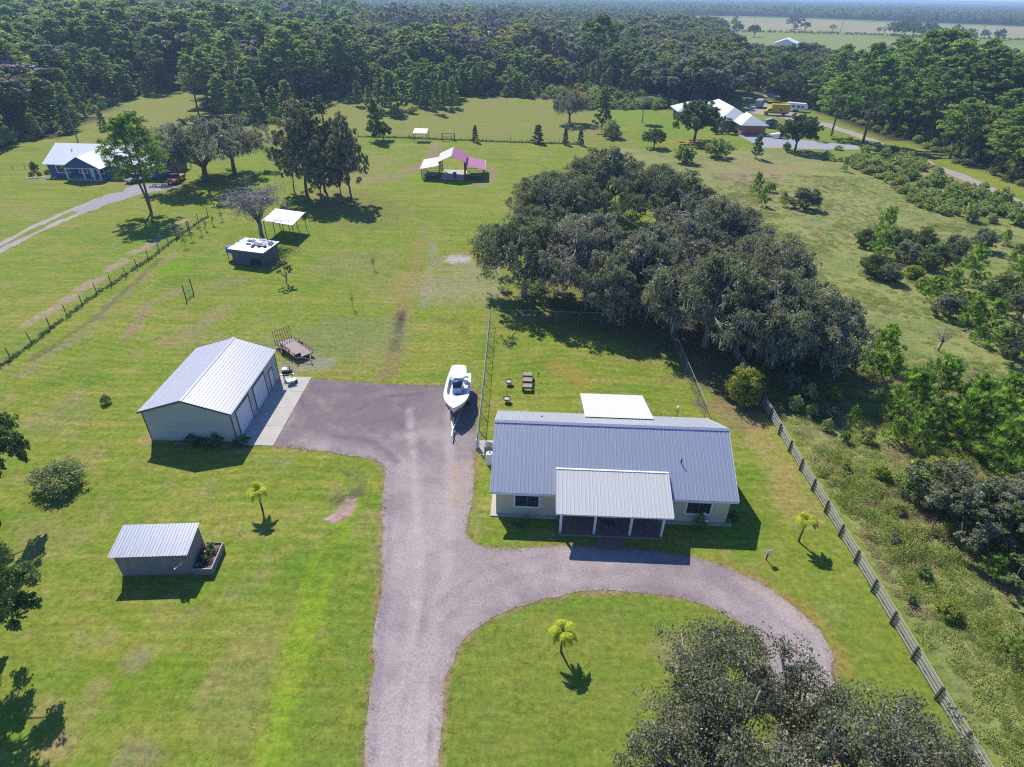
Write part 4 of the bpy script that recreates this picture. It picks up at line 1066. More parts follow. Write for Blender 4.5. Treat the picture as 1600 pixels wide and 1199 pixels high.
# stern bench, console, seats, screen
MB().box(X_(0) + .05, X_(0) + .6, -1.0, 1.0, BZ + .52, BZ + 1.0).build('stern_bench', M['gelcoat'], boat, bevel=.04)
for y in (-.95, .55): MB().box(X_(0) + .75, X_(0) + 1.25, y, y + .40, BZ + .52, BZ + .93).build('side_seat', M['vinyl'], boat, bevel=.04)
MB().hexa([(-.95, -.50, BZ + .5), (.25, -.46, BZ + .5), (.25, .46, BZ + .5), (-.95, .50, BZ + .5), (-.95, -.48, BZ + 1.42), (-.15, -.42, BZ + 1.35), (-.15, .42, BZ + 1.35), (-.95, .48, BZ + 1.42)]).build('console', M['gelcoat'], boat, bevel=.04)
MB().box(-.92, -.66, -.42, .42, BZ + 1.43, BZ + 1.50).build('dash', M['black_plastic'], boat)
MB().hexa([(-.22, -.44, BZ + 1.37), (-.18, -.44, BZ + 1.37), (-.18, .44, BZ + 1.37), (-.22, .44, BZ + 1.37), (-.60, -.40, BZ + 1.80), (-.57, -.40, BZ + 1.80), (-.57, .40, BZ + 1.80), (-.60, .40, BZ + 1.80)]).build('windscreen', M['blue_glass'], boat)
MB().box(.27, .85, -.40, .40, BZ + .52, BZ + 1.02).build('console_seat', M['blue_plastic'], boat, bevel=.05)
MB().box(-2.1, -1.6, -.42, .42, BZ + .52, BZ + 1.12).build('leaning_seat', M['blue_plastic'], boat, bevel=.05)
MB().tube([(-.97, -.12, BZ + 1.25), (-1.05, -.12, BZ + 1.25)], .14, 12).build('wheel', M['steel'], boat)
hz_ = BZ + 2.35
t_ = MB(); px_ = []
for i in range(20):
    a = 2 * math.pi * i / 20; cx, cy = math.cos(a), math.sin(a)
    px_.append((-1.80 + 1.32 * (abs(cx) ** .55) * (1 if cx > 0 else -1), .92 * (abs(cy) ** .5) * (1 if cy > 0 else -1)))
vs = [(x, y * (.92 if x < -1.8 else 1), hz_) for x, y in px_] + [(x * .98 - .01, y * .97 * (.92 if x < -1.8 else 1), hz_ + .07) for x, y in px_]
t_.add(vs, [tuple(range(20))[::-1], tuple(range(20, 40))] + [(i, (i + 1) % 20, 20 + (i + 1) % 20, 20 + i) for i in range(20)])
t_.build('hard_top', M['gelcoat'], boat, bevel=.012)
for x, xt in ((-2.1, -2.5), (-.75, -.85)):
    for y in (-.62, .62): MB().tube([(x, y * .9, BZ + .5), (xt, y, hz_)], .025, 6).build('top_leg', M['steel'], boat)
MB().tube([(-2.9, 0, hz_ + .05), (-3.0, 0, hz_ + .9)], .018, 5).build('light_mast', M['white_paint'], boat)
for y in (-1.18, 1.18): MB().tube([(X_(0) + .5, y, BZ + 1.0), (X_(0) + .35, y * 1.08, BZ + 1.75)], .02, 5).build('rod_holder', M['steel'], boat)
mt = MB().hexa([(X_(0) - .55, -.22, BZ + .35), (X_(0) - .08, -.2, BZ + .35), (X_(0) - .08, .2, BZ + .35), (X_(0) - .55, .22, BZ + .35), (X_(0) - .62, -.2, BZ + 1.2), (X_(0) - .12, -.16, BZ + 1.25), (X_(0) - .12, .16, BZ + 1.25), (X_(0) - .62, .2, BZ + 1.2)]).build('outboard_motor', M['black_plastic'], boat, bevel=.06)
MB().box(X_(0) - .42, X_(0) - .25, -.06, .06, BZ - .45, BZ + .35).build('motor_leg', M['black_plastic'], boat, bevel=.02)
bt = thing('boat_trailer', 'galvanised trailer with a long tongue under the white motorboat', 'trailer', (-5.62, 50.6, 0), R_(-90 - .5))
for y in (-.55, .55):
    MB().bar((-2.9, y, .55), (1.6, y, .55), .09).build('frame_rail', M['steel'], bt)
    MB().bar((1.6, y, .55), (4.6, 0, .5), .09).build('tongue_rail', M['steel'], bt)
    MB().bar((-2.6, y * 1.1, .66), (1.4, y * 1.1, .74), .1).build('bunk', M['ac_grey'], bt)
for x in (-2.7, -1.2, .3, 1.5): MB().bar((x, -.6, .5), (x, .6, .5), .08).build('cross_bar', M['steel'], bt)
MB().bar((4.3, 0, .5), (5.75, 0, .48), .11).build('tongue', M['white_metal'], bt)
MB().tube([(5.2, .12, .0), (5.2, .12, .75)], .035, 6).build('jack', M['steel'], bt)
MB().tube([(5.2, .09, .1), (5.2, .15, .1)], .1, 10).build('jack_wheel', M['rubber'], bt)
MB().lathe([(.06, 0), (.08, .05), (.05, .1), (.02, .12)], (5.75, 0, .46), 10).build('coupler', M['white_metal'], bt)
MB().bar((3.9, 0, .55), (3.75, 0, 1.25), .08).build('winch_post', M['steel'], bt)
for x in (-1.2, -.45):
    for y in (-1.1, 1.1):
        w = MB().tube([(x, y - .1, .33), (x, y + .1, .33)], .33, 18).build('wheel', M['rubber'], bt)
        MB().tube([(x, y - .108, .33), (x, y + .108, .33)], .19, 14).build('rim', M['steel'], w)
for y in (-1.1, 1.1): MB().box(-1.65, -.0, y - .13, y + .13, .69, .73).build('mudguard', M['steel'], bt)

# ------------------------------------------------------------------ utility trailer with ramp gate
a0 = P(433, 540, .55); a1 = P(465, 563, .55)
TR = math.atan2(a1[1] - a0[1], a1[0] - a0[0])
ut = thing('utility_trailer', 'rusty utility trailer with plank deck and tall ramp gate', 'trailer', ((P(430, 536, .5)[0] + P(490, 552, .5)[0]) / 2, (P(430, 536, .5)[1] + P(490, 552, .5)[1]) / 2, 0), TR)
TL, TW = 5.0, 2.1
hl, hw = TL / 2, TW / 2
for i in range(9):
    y = -hw + TW * i / 9
    MB().box(-hl, hl, y + .008, y + TW / 9 - .008, .52, .56).build('plank', M['deck_wood'], ut)
for y in (-hw, hw):
    MB().bar((-hl, y, .52), (hl, y, .52), .07, .1).build('frame_rail', M['rust'], ut); MB().bar((-hl, y, .95), (hl, y, .95), .04).build('top_rail', M['rust'], ut)
    for i in range(7): MB().bar((-hl + TL * i / 6, y, .56), (-hl + TL * i / 6, y, .95), .04).build('stake', M['rust'], ut)
for x in (-hl, hl): MB().bar((x, -hw, .50), (x, hw, .50), .07).build('cross_bar', M['rust'], ut)
rg = MB(); zt = 2.0
for z in (.6, zt): rg.bar((-hl - .06, -hw, z), (-hl - .2 * (z - .6), hw, z), .045)
for i in range(8): y = -hw + TW * i / 7; rg.bar((-hl - .06, y, .6), (-hl - .2 * (zt - .6) * .9, y, zt), .045)
rg.build('ramp_gate', M['rust'], ut)
sg = MB()   # folded side ramp leaning against the near rail
for i in range(7): x = -.9 + 2.0 * i / 6; sg.bar((x, -hw - .08, .25), (x, -hw - .02, 1.25), .05)
for z in (.3, 1.22): sg.bar((-.95, -hw - .07, z), (1.15, -hw - .07, z), .05)
sg.build('side_ramp', M['rust'], ut)
for y in (-hw - .18, hw + .18):
    w = MB().tube([(-.6, y - .09, .33), (-.6, y + .09, .33)], .33, 18).build('wheel', M['rubber'], ut)
    MB().tube([(-.6, y - .1, .33), (-.6, y + .1, .33)], .19, 14).build('rim', M['white_metal'], w)
    MB().box(-1.05, -.15, y - .12, y + .12, .68, .72).build('mudguard', M['rust'], ut)
for y in (-.6, .6): MB().bar((hl, y, .5), (hl + 1.2, 0, .48), .08).build('tongue_rail', M['rust'], ut)
MB().bar((hl + 1.1, 0, .48), (hl + 1.5, 0, .48), .1).build('coupler', M['black_metal'], ut)
MB().tube([(hl + 1.0, .15, 0), (hl + 1.0, .15, .7)], .035, 6).build('jack', M['steel'], ut)
tl = thing('tool_box', 'black tool box strapped on the front of the utility trailer', 'toolbox', ut.location[:], TR)
MB().box(hl - .9, hl - .35, -hw + .12, -hw + .75, .562, .86).build('box', M['black_plastic'], tl, bevel=.02); MB().box(hl - .92, hl - .33, -hw + .1, -hw + .77, .862, .9).build('lid', M['black_metal'], tl, bevel=.01)

# --- clutter beside the garage: a smoker on wheels
sm = thing('barrel_grill', 'black barrel grill on a small cart at the garage corner', 'grill', P(451, 592), R_(10))
MB().tube([(-.5, 0, .85), (.5, 0, .85)], .32, 14).build('barrel', M['black_metal'], sm)
MB().box(-.7, .75, -.42, -.36, .82, .86).build('shelf', M['steel'], sm)
for x in (-.45, .45):
    for y in (-.25, .25): MB().bar((x, y, 0), (x, y * .6, .6), .05).build('leg', M['rust'], sm)
MB().tube([(.3, .1, 1.1), (.3, .1, 1.55)], .05, 8).build('chimney', M['black_metal'], sm)
cb = thing('plastic_bin', 'white plastic bin beside the black barrel grill', 'bin', P(446, 583), .3)
MB().lathe([(.22, 0), (.27, .55), (.29, .56), (.29, .6), (.27, .6)], n=14).build('bucket', M['plastic_white'], cb)
wb = thing('wheelbarrow', 'tipped pale wheelbarrow on the concrete apron by the side door', 'wheelbarrow', P(456, 600), R_(30))
MB().hexa([(-.3, -.2, .25), (.3, -.2, .25), (.3, .2, .25), (-.3, .2, .25), (-.45, -.32, .55), (.45, -.3, .55), (.45, .3, .55), (-.45, .32, .55)]).build('tray', M['plastic_white'], wb)
MB().tube([(.45, -.05, .2), (.45, .05, .2)], .2, 12).build('wheel', M['rubber'], wb)
for y in (-.22, .22): MB().tube([(.45, y * .3, .2), (-.3, y, .35), (-.95, y * 1.3, .5)], .02, 5).build('handle', M['steel'], wb)

# ------------------------------------------------------------------ back yard and small things
def fire_bowl(loc, label):
    t = thing('fire_bowl', label, 'fire bowl', loc, 0, )
    MB().lathe([(.06, 0), (.1, .08), (.28, .14), (.40, .32), (.42, .36), (.38, .36), (.26, .2), (.05, .17)], (0, 0, .12), 20).build('bowl', M['black_metal'], t)
    MB().lathe([(.30, 0), (.30, .03), (.02, .035)], (0, 0, .40), 18).build('ash', M['stone'], t)
    for k in range(3):
        a = 2.1 * k + .4; MB().tube([(.2 * math.cos(a), (.2 * math.sin(a)), .24), (.36 * math.cos(a), .36 * math.sin(a), 0)], .018, 5).build('leg', M['black_metal'], t)
    MB().tube([(0, .48, 0), (0, .48, 1.55), (0, .40, 1.62), (0, .28, 1.58)], .014, 5).build('hook_pole', M['black_metal'], t)
fire_bowl(P(795, 601), 'round black fire bowl with thin hook pole, farther from the farmhouse')
fire_bowl(P(792, 628), 'round black fire bowl with thin hook pole, nearer the farmhouse')
c0 = P(824, 601)
gb = thing('plank_bench_stand', 'stand of three broad plank seats joined by dark side frames on the back lawn', 'bench', c0, R_(-2))
for k, y in enumerate((-1.05, 0.05, 1.15)):
    z = .55 + .04 * k
    for j in range(3): MB().box(-.5, .5, y - .34 + .23 * j, y - .34 + .23 * j + .205, z, z + .035).build('seat_plank', M['deck_wood'], gb)
    MB().box(-.5, .5, y - .38, y - .345, z - .14, z - .01).build('apron_board', M['red_wood'], gb)
    for x in (-.53, .48):
        MB().box(x, x + .05, y - .36, y + .36, 0, z + .02).build('side_panel', M['dark_wood'], gb)
for x in (-.57, .54): MB().box(x, x + .03, -1.5, 1.55, .42, .52).build('side_rail', M['dark_wood'], gb)
sp = thing('garden_stake', 'thin dark stake standing in the lawn beside the plank bench stand', 'stake', P(841, 594))
MB().tube([(0, 0, 0), (0, 0, .9)], .02, 5).build('rod', M['black_metal'], sp); MB().box(-.08, .08, -.01, .01, .8, .95).build('plate', M['black_metal'], sp)
bl = thing('bird_feeder', 'white-topped bird feeder on a dark post behind the farmhouse', 'feeder', P(1056, 657))
MB().tube([(0, 0, 0), (0, 0, 1.5)], .035, 6).build('pole', M['black_metal'], bl); MB().lathe([(.02, 0), (.16, .04), (.17, .1), (.1, .2), (.02, .25)], (0, 0, 1.5), 12).build('dome', M['plastic_white'], bl)
# utilities at the west gable
pad = sheet('equipment_pad', PL([(744, 696), (744, 688), (778, 689), (778, 712), (750, 712)]), .03, M['concrete'], 'small concrete pad at the west end of the farmhouse')
ac = thing('air_conditioner', 'grey air conditioning unit on the pad at the house end', 'air conditioner', P(764, 706), HR)
MB().box(-.4, .4, -.4, .4, .035, .85).build('cabinet', M['ac_grey'], ac, bevel=.03)
MB().lathe([(.33, 0), (.33, .03), (.1, .04)], (0, 0, .855), 16).build('fan_guard', M['black_metal'], ac)
tk = thing('water_tank', 'white cylindrical water tank beside the air conditioning unit', 'tank', P(765, 724))
MB().lathe([(.33, 0), (.35, .1), (.35, 1.05), (.28, 1.22), (.1, 1.28)], n=20).build('tank_body', M['plastic_white'], tk, smooth=False)
MB().lathe([(.08, 0), (.08, .08)], (0, 0, 1.28), 10).build('cap', M['black_plastic'], tk)
tb = thing('propane_bottle', 'small pale propane bottle by the gate post', 'bottle', P(746, 700))
MB().lathe([(.16, 0), (.2, .08), (.2, .9), (.1, 1.08), (.03, 1.1)], n=14).build('cylinder', M['white_paint'], tb)
sg = thing('yard_sign', 'small white sign on a dark post at the edge of the front lawn', 'sign', P(1197, 875), R_(15))
MB().box(-.04, .04, -.03, .05, 0, 1.0).build('post', M['dark_wood'], sg)
MB().box(-.22, .22, -.05, -.031, .72, 1.12).build('panel', M['white_paint'], sg)
gg = thing('garden_gate', 'freestanding wire gate between two dark posts on the west lawn', 'gate', P(291, 468), math.atan2(P(302, 457)[1] - P(291, 468)[1], P(302, 457)[0] - P(291, 468)[0]))
gwid = math.dist(P(291, 468), P(302, 457))
for x in (0, gwid): MB().tube([(x, 0, 0), (x, 0, 2.0)], .07, 7).build('post', M['dark_wood'], gg)
fr = MB()
for z in (.25, .7, 1.1, 1.5): fr.tube([(.12, 0, z), (gwid - .12, 0, z)], .02, 5)
for i in range(6): x = .12 + (gwid - .24) * i / 5; fr.tube([(x, 0, .25), (x, 0, 1.5)], .018, 5)
fr.build('gate_frame', M['galv_pipe'], gg)
g2 = thing('farm_gate', 'wooden farm gate in the cross fence near the striped pavilion', 'gate', P(691, 220), 0)
for x in (0, 3.6): MB().box(x - .12, x + .12, -.12, .12, 0, 1.9).build('post', M['dark_wood'], g2)
MB().box(-.1, 3.7, -.06, .06, 1.9, 2.02).build('head_beam', M['dark_wood'], g2)
for z in (.3, .7, 1.1): MB().box(.12, 3.48, -.03, .03, z, z + .09).build('rail', M['weathered_wood'], g2)
g3 = thing('farm_gate', 'small leaning gate in the wire fence by the blue house', 'gate', P(276, 372), math.atan2(P(286, 368)[1] - P(276, 372)[1], P(286, 368)[0] - P(276, 372)[0]))
for x in (0, 3.0): MB().tube([(x, 0, 0), (x, 0, 2.1)], .09, 7).build('post', M['dark_wood'], g3)
for z in (.3, .65, 1.0, 1.3): MB().box(.1, 2.9, -.025, .025, z, z + .07).build('rail', M['weathered_wood'], g3)

# ------------------------------------------------------------------ chicken coop, carports, pavilion
cr = [P(355, 389, 2.45), P(411, 396, 2.45), P(429, 377, 2.75), P(380, 371, 2.75)]
CRr = math.atan2(cr[1][1] - cr[0][1], cr[1][0] - cr[0][0])
coop = thing('animal_shed', 'dark boarded animal shed whose flat white roof is loaded with sheets', 'shed', (cr[0][0], cr[0][1], 0), CRr)
lo = local(cr[0][0], cr[0][1], CRr); cw = lo(cr[1])[0]; cd_ = (lo(cr[2])[1] + lo(cr[3])[1]) / 2
MB().hexa([(0, 0, 2.4), (cw, 0, 2.4), (cw, cd_, 2.7), (0, cd_, 2.7), (0, 0, 2.47), (cw, 0, 2.47), (cw, cd_, 2.77), (0, cd_, 2.77)]).build('roof', M['white_metal'], coop)
for (a, b) in (((.35, .3), (cw - .35, .3)), ((cw - .35, .3), (cw - .35, cd_ - .3)), ((cw - .35, cd_ - .3), (.35, cd_ - .3)), ((.35, cd_ - .3), (.35, .3))):
    planks(coop, a, b, 0, 2.36, 2.36, M['shed_dark'], .5)
MB().box(cw * .55, cw * .85, .24, .255, .2, 1.3).build('hatch', M['black_plastic'], coop)
rs = random.Random(3)
for i, (u, v, w, d_, h, lab, m) in enumerate([(.30, .80, 1.3, .9, .28, 'folded white sheet pile on the far left of the shed roof', 'plastic_white'), (.62, .62, 2.2, 1.5, .40, 'largest white bundle in the middle of the shed roof', 'plastic_white'), (.88, .72, .7, .9, .5, 'white crate at the right edge of the shed roof', 'plastic_white'), (.60, .86, 1.6, .7, .35, 'long white bundle along the back of the shed roof', 'plastic_white'), (.35, .52, .9, .5, .2, 'small white sheet pile near the front of the shed roof', 'plastic_white')]):
    t = thing('tarp_bundle', lab, 'tarp', (0, 0, 0)); X0 = u * cw; Y0 = v * cd_
    z = 2.4 + .3 * v + .1; c_, s_ = math.cos(CRr), math.sin(CRr)
    t.location = (cr[0][0] + X0 * c_ - Y0 * s_, cr[0][1] + X0 * s_ + Y0 * c_, z); t.rotation_euler = (0, 0, CRr + rs.uniform(-.3, .3))
    for k in range(3):
        f = 1 - .2 * k; MB().box(-w / 2 * f, w / 2 * f, -d_ / 2 * f, d_ / 2 * f, h * k / 3 + .01, h * (k + 1) / 3).build('sheet', M[m if k < 2 else 'vinyl'], t, bevel=.05)
for (u, v) in ((.45, .7), (.70, .42), (.85, .45), (.55, .35)):
    t = thing('roof_weight', 'dark tyre-like weight holding down sheets on the white shed roof', 'weight', (0, 0, 0), 0, 'weights on the white shed roof')
    X0, Y0 = u * cw, v * cd_; t.location = (cr[0][0] + X0 * c_ - Y0 * s_, cr[0][1] + X0 * s_ + Y0 * c_, 2.4 + .3 * v + .075)
    vs = MB(); vs.tube([(.22 * math.cos(a), .22 * math.sin(a), .07) for a in np.linspace(0, 2 * math.pi, 11)], .075, 6, cap=False); vs.build('tyre', M['rubber'], t)
tp = thing('blue_tarp', 'bright blue tarp hung at the back corner of the animal shed', 'tarp', (cr[0][0] - .3, cr[0][1] + .4, 0), CRr)
MB().hexa([(-1.2, 1.0, 1.2), (.3, .6, 1.3), (.3, 2.4, 1.4), (-1.3, 2.6, 1.1), (-1.1, 1.1, 2.1), (.3, .6, 2.2), (.3, 2.4, 2.35), (-1.2, 2.5, 2.0)]).build('cover', M['blue_tarp'], tp)
for y in (1.2, 2.4): MB().bar((-1.1, y, 0), (-1.1, y, 1.2), .06).build('prop', M['dark_wood'], tp)

q = [P(409, 345, 2.85), P(457, 352, 2.85), P(477, 334, 2.85), P(431, 328, 2.85)]
cp = thing('carport', 'open carport with a flat pale roof on thin posts beside the bare tree', 'carport', (q[0][0], q[0][1], 0), 0)
qq = [(x - q[0][0], y - q[0][1]) for x, y in q]
MB().hexa([(*qq[0], 2.78), (*qq[1], 2.78), (*qq[2], 3.0), (*qq[3], 3.0), (*qq[0], 2.85), (*qq[1], 2.85), (*qq[2], 3.07), (*qq[3], 3.07)]).build('roof', M['white_metal'], cp)
def mixp(a, b, t): return (a[0] + (b[0] - a[0]) * t, a[1] + (b[1] - a[1]) * t)
cen = (sum(x for x, _ in qq) / 4, sum(y for _, y in qq) / 4)
for a, b in ((0, 1), (3, 2)):
    for k in range(4):
        p = mixp(mixp(qq[a], cen, .06), mixp(qq[b], cen, .06), k / 3)
        MB().tube([(*p, 0), (*p, 2.8)], .06, 6).build('post', M['dark_wood'], cp)
for a, b in ((0, 3), (1, 2)):
    p, r = mixp(qq[a], cen, .06), mixp(qq[b], cen, .06); MB().bar((*p, 2.68), (*r, 2.88), .1).build('beam', M['dark_wood'], cp)
q = [P(645, 208, 2.4), P(667, 208, 2.4)]
fsh = thing('field_shelter', 'small white-roofed field shelter behind the cross fence', 'shelter', (*q[0], 0), 0)
fwid = q[1][0] - q[0][0]
MB().hexa([(0, 0, 2.3), (fwid, 0, 2.3), (fwid, 3.6, 2.9), (0, 3.6, 2.9), (0, 0, 2.38), (fwid, 0, 2.38), (fwid, 3.6, 2.98), (0, 3.6, 2.98)]).build('roof', M['white_roof'], fsh)
for x in (.1, fwid - .1):
    for y in (.1, 3.4): MB().bar((x, y, 0), (x, y, 2.3 + .6 * y / 3.6), .12).build('post', M['dark_wood'], fsh)

# pavilion: raised centre gable between two lower wings, west slopes pale, east slopes pink
pv0 = P(707, 281)
pav = thing('pavilion', 'open pavilion with raised centre and pink and pale metal roofs', 'pavilion', (pv0[0], pv0[1], 0), R_(2))
cx0, cx1, dep = -2.9, 2.8, 9.0
zc, zr, zw1, zw0 = 3.9, 5.2, 3.05, 2.3
mx_ = (cx0 + cx1) / 2
def rf(a, b, za, zb, m, n=5, y0=-.3, y1=dep):
    for i in range(n):
        ya, yb = y0 + (y1 - y0) * i / n, y0 + (y1 - y0) * (i + 1) / n - .01
        MB().hexa([(a, ya, za), (b, ya, zb), (b, yb, zb), (a, yb, za), (a, ya, za + .05), (b, ya, zb + .05), (b, yb, zb + .05), (a, yb, za + .05)]).build('roof_panel', m, pav)
rf(cx0 - .35, mx_, zc - .12, zr, M['pale_roof']); rf(mx_, cx1 + .35, zr, zc - .12, M['pink_roof'])
rf(cx0 - 4.3, cx0 - .1, zw0, zw1, M['pale_roof']); rf(cx1 + .1, cx1 + 4.6, zw1, zw0, M['pink_roof'])
for x0 in (cx0 - 4.35, cx1 + 4.6):
    MB().box(x0, x0 + .06, -.32, dep + .02, zw0 - .08, zw0 + .08).build('edge_trim', M['white_metal'], pav)
for x in (cx0, cx1):
    for y in (0, dep / 2, dep - .2): MB().box(x - .1, x + .1, y, y + .2, 0, zc - .05).build('post', M['dark_wood'], pav)
for x in (cx0 - 4.0, cx1 + 4.3):
    for y in (0, dep / 2, dep - .2): MB().box(x - .09, x + .09, y, y + .18, 0, zw0 + .0).build('post', M['dark_wood'], pav)
MB().box(cx0 - .04, cx0 + .04, .2, dep - .2, zw1 + .1, zc - .1).build('clerestory_wall', M['weathered_wood'], pav)
MB().box(cx1 - .04, cx1 + .04, .2, dep - .2, zw1 + .1, zc - .1).build('clerestory_wall', M['blue_wall'], pav)
for x0, x1_ in ((cx0 - 4.0, cx0), (cx1, cx1 + 4.3)):
    for z in (.35, .75, 1.1):
        for y in (0, dep - .1): MB().box(x0, x1_, y - .02, y + .02, z, z + .1).build('rail', M['dark_wood'], pav)
    xx = x0 if x0 < 0 else x1_
    for z in (.35, .75, 1.1): MB().box(xx - .02, xx + .02, 0, dep, z, z + .1).build('rail', M['weathered_wood'], pav)
sheet('pavilion_floor', [(pv0[0] + x, pv0[1] + y) for x, y in ((cx0, -.2), (cx1, -.2), (cx1, dep), (cx0, dep))], .03, M['concrete'], 'pale floor slab under the pavilion centre')
bq = thing('barrel', 'tall dark barrel standing under the middle of the pavilion', 'barrel', (pv0[0] + .4, pv0[1] + 1.4, .03))
MB().lathe([(.4, 0), (.45, .5), (.42, 1.25), (.3, 1.3)], n=14).build('drum', M['blue_plastic'], bq)
for k, (dx, lab) in enumerate(((-4.9, 'hay trough under the west wing of the pavilion'), (5.2, 'pale feed trough under the east wing of the pavilion'))):
    tr_ = thing('feed_trough', lab, 'trough', (pv0[0] + dx, pv0[1] + 2.0, 0))
    MB().box(-1.3, 1.3, -.35, .35, .45, .55).build('floor_board', M['fence_board'], tr_); MB().box(-1.3, 1.3, -.39, -.35, .45, .85).box(-1.3, 1.3, .35, .39, .45, .85).build('side_board', M['fence_board'], tr_)
    for x in (-1.1, 1.1): MB().box(x - .05, x + .05, -.3, .3, 0, .45).build('leg', M['dark_wood'], tr_)

# ------------------------------------------------------------------ blue house of the west neighbour
b0 = P(80, 276); BR = R_(-1.5)
bh = thing('blue_house', 'dark blue house with a long white roof and gabled white-post porch', 'house', (b0[0], b0[1], 0), BR)
bw, bd, be, br_ = 25.0, 11.5, 2.9, 5.9
MB().box(0, bw, 0, bd, 0, be).build('wall', M['blue_wall'], bh)
MB().prism([(.02, be), (bd / 2, br_ - .1), (bd - .02, be)], .0, bw, 'x').build('gable_wall', M['blue_wall'], bh)
sl = (br_ - be) / (bd / 2)
def slope_sheet(par, x0, x1, y0, z0, y1, z1, m, n, nm='roof_panel', t=.06):
    for i in range(n):
        a, b = x0 + (x1 - x0) * i / n, x0 + (x1 - x0) * (i + 1) / n - .01
        MB().hexa([(a, y0, z0), (b, y0, z0), (b, y1, z1), (a, y1, z1), (a, y0, z0 + t), (b, y0, z0 + t), (b, y1, z1 + t), (a, y1, z1 + t)]).build(nm, m, par)
slope_sheet(bh, -.6, bw + .6, -.6, be - .6 * sl + .12, bd / 2, br_, M['white_roof'], 12)
slope_sheet(bh, -.6, bw + .6, bd + .6, be - .6 * sl + .12, bd / 2, br_, M['white_roof'], 12)
gx0, gx1, gy, gz = 5.6, 13.2, -2.6, 5.0; gm = (gx0 + gx1) / 2
for s in (-1, 1):
    xe = gx0 - .6 if s < 0 else gx1 + .6; ze = be - .35
    MB().hexa([(xe, gy - .4, ze), (gm, gy - .4, gz), (gm, 4.0, gz), (xe, 1.2, ze), (xe, gy - .4, ze + .06), (gm, gy - .4, gz + .06), (gm, 4.0, gz + .06), (xe, 1.2, ze + .06)]).build('porch_roof', M['white_roof'], bh)
MB().prism([(gx0 - .3, be - .25), (gx1 + .3, be - .25), (gm, gz - .12)], gy - .05, gy + .1, 'y').build('porch_gable', M['blue_wall'], bh)
MB().box(gx0, gx1, gy, 0, 0, .2).build('porch_floor', M['concrete'], bh)
for x in (gx0 + .15, gx0 + 3.9, gx1 - 1.6, gx1 - .15): MB().box(x - .13, x + .13, gy + .05, gy + .31, .2, be - .25).build('porch_post', M['white_paint'], bh)
MB().box(gx0, gx1, gy - .02, gy + .15, be - .4, be - .24).build('porch_beam', M['white_paint'], bh)
for x, w in ((2.0, 2.6), (7.0, 1.6), (11.0, 1.4), (16.0, 2.2), (20.0, 2.0)): window(bh, x, 0, 1.0, w, 1.4, frame=.2, units=2, lites=(1, 1), glass='window_glass')
MB().box(9.2, 10.3, -.06, 0, .2, 2.3).build('front_door', M['white_paint'], bh)
MB().lathe([(.12, 0), (.12, .35)], (4.2, 3.6, be + 3.6 * sl), 8).build('vent_pipe', M['ac_grey'], bh)
yw = thing('rock_border', 'low pale rock border at the west corner of the blue house', 'rocks', (b0[0], b0[1], 0))
for k in range(14): x, y, r = rs.uniform(-3.5, 2.2), rs.uniform(-2.0, -.6), rs.uniform(.15, .35); MB().lathe([(r, 0), (r * .9, r * .5), (r * .4, r * .8)], (x, y, 0), 7).build('rock', M['marble_rubble'], yw)

# --- vehicles at the blue house
def vehicle(name, label, cat, loc, rz, L_, W2, paint, kind):
    t = thing(name, label, cat, loc, rz); h = W2 / 2
    def sect(x, b, z0, z1): return [(x, -h * b, z0), (x, h * b, z0), (x, h * b, z1), (x, -h * b, z1)]
    if kind == 'pickup':
        prof = [(-L_ / 2, .55), (-L_ / 2, 1.05), (-.25, 1.08), (-.2, 1.78), (.95, 1.8), (1.5, 1.12), (L_ / 2 - .1, 1.0), (L_ / 2, .55)]
    else:
        prof = [(-L_ / 2, .45), (-L_ / 2, .95), (-L_ / 2 + .4, 1.35 if kind == 'suv' else 1.0), (-L_ / 2 + .7, 1.62 if kind == 'suv' else 1.4), (.5, 1.66 if kind == 'suv' else 1.42), (1.25, 1.05), (L_ / 2 - .1, .85), (L_ / 2, .45)]
    low = [(x, min(z, 1.08)) for x, z in prof]
    MB().prism(low + [], -h, h, 'y').build('body', M[paint], t, bevel=.05)
    cab = [p for p in prof if p[1] > 1.2]
    if kind == 'pickup': cpoly = [(-.3, 1.05), (-.2, 1.75), (.95, 1.77), (1.5, 1.05)]
    else: cpoly = [(-L_ / 2 + .25, 1.0), (prof[3][0], prof[3][1]), (prof[4][0], prof[4][1]), (1.25, 1.0)]
    MB().prism(cpoly, -h * .88, h * .88, 'y').build('cabin', M['window_glass'], t, bevel=.04)
    xs_ = [p[0] for p in cpoly]
    MB().box(cpoly[1][0] + .1, cpoly[2][0] - .1, -h * .8, h * .8, cpoly[1][1] + .0, cpoly[1][1] + .06).build('cabin_roof', M[paint], t, bevel=.02)
    if kind == 'pickup': MB().box(-L_ / 2 + .1, -.4, -h * .84, h * .84, 1.075, 1.1).build('bed', M['black_plastic'], t)
    for x in (-L_ * .31, L_ * .31):
        for y in (-h + .02, h - .02):
            w = MB().tube([(x, y - .12, .36), (x, y + .12, .36)], .36, 16).build('wheel', M['rubber'], t)
            MB().tube([(x, y - .13, .36), (x, y + .13, .36)], .2, 12).build('rim', M['steel'], w)
    for y in (-h * .75, h * .75):
        MB().box(L_ / 2 - .06, L_ / 2 + .01, y - .15, y + .15, .72, .86).build('headlight', M['plastic_white'], t)
    return t
vehicle('pickup_truck', 'dark red pickup truck parked at the end of the gravel yard', 'pickup truck', ((P(262, 291)[0] + P(290, 278)[0]) / 2, (P(262, 291)[1] + P(290, 278)[1]) / 2, 0), math.atan2(P(265, 292)[1] - P(289, 276)[1], P(265, 292)[0] - P(289, 276)[0]), 5.8, 2.05, 'red_paint', 'pickup')
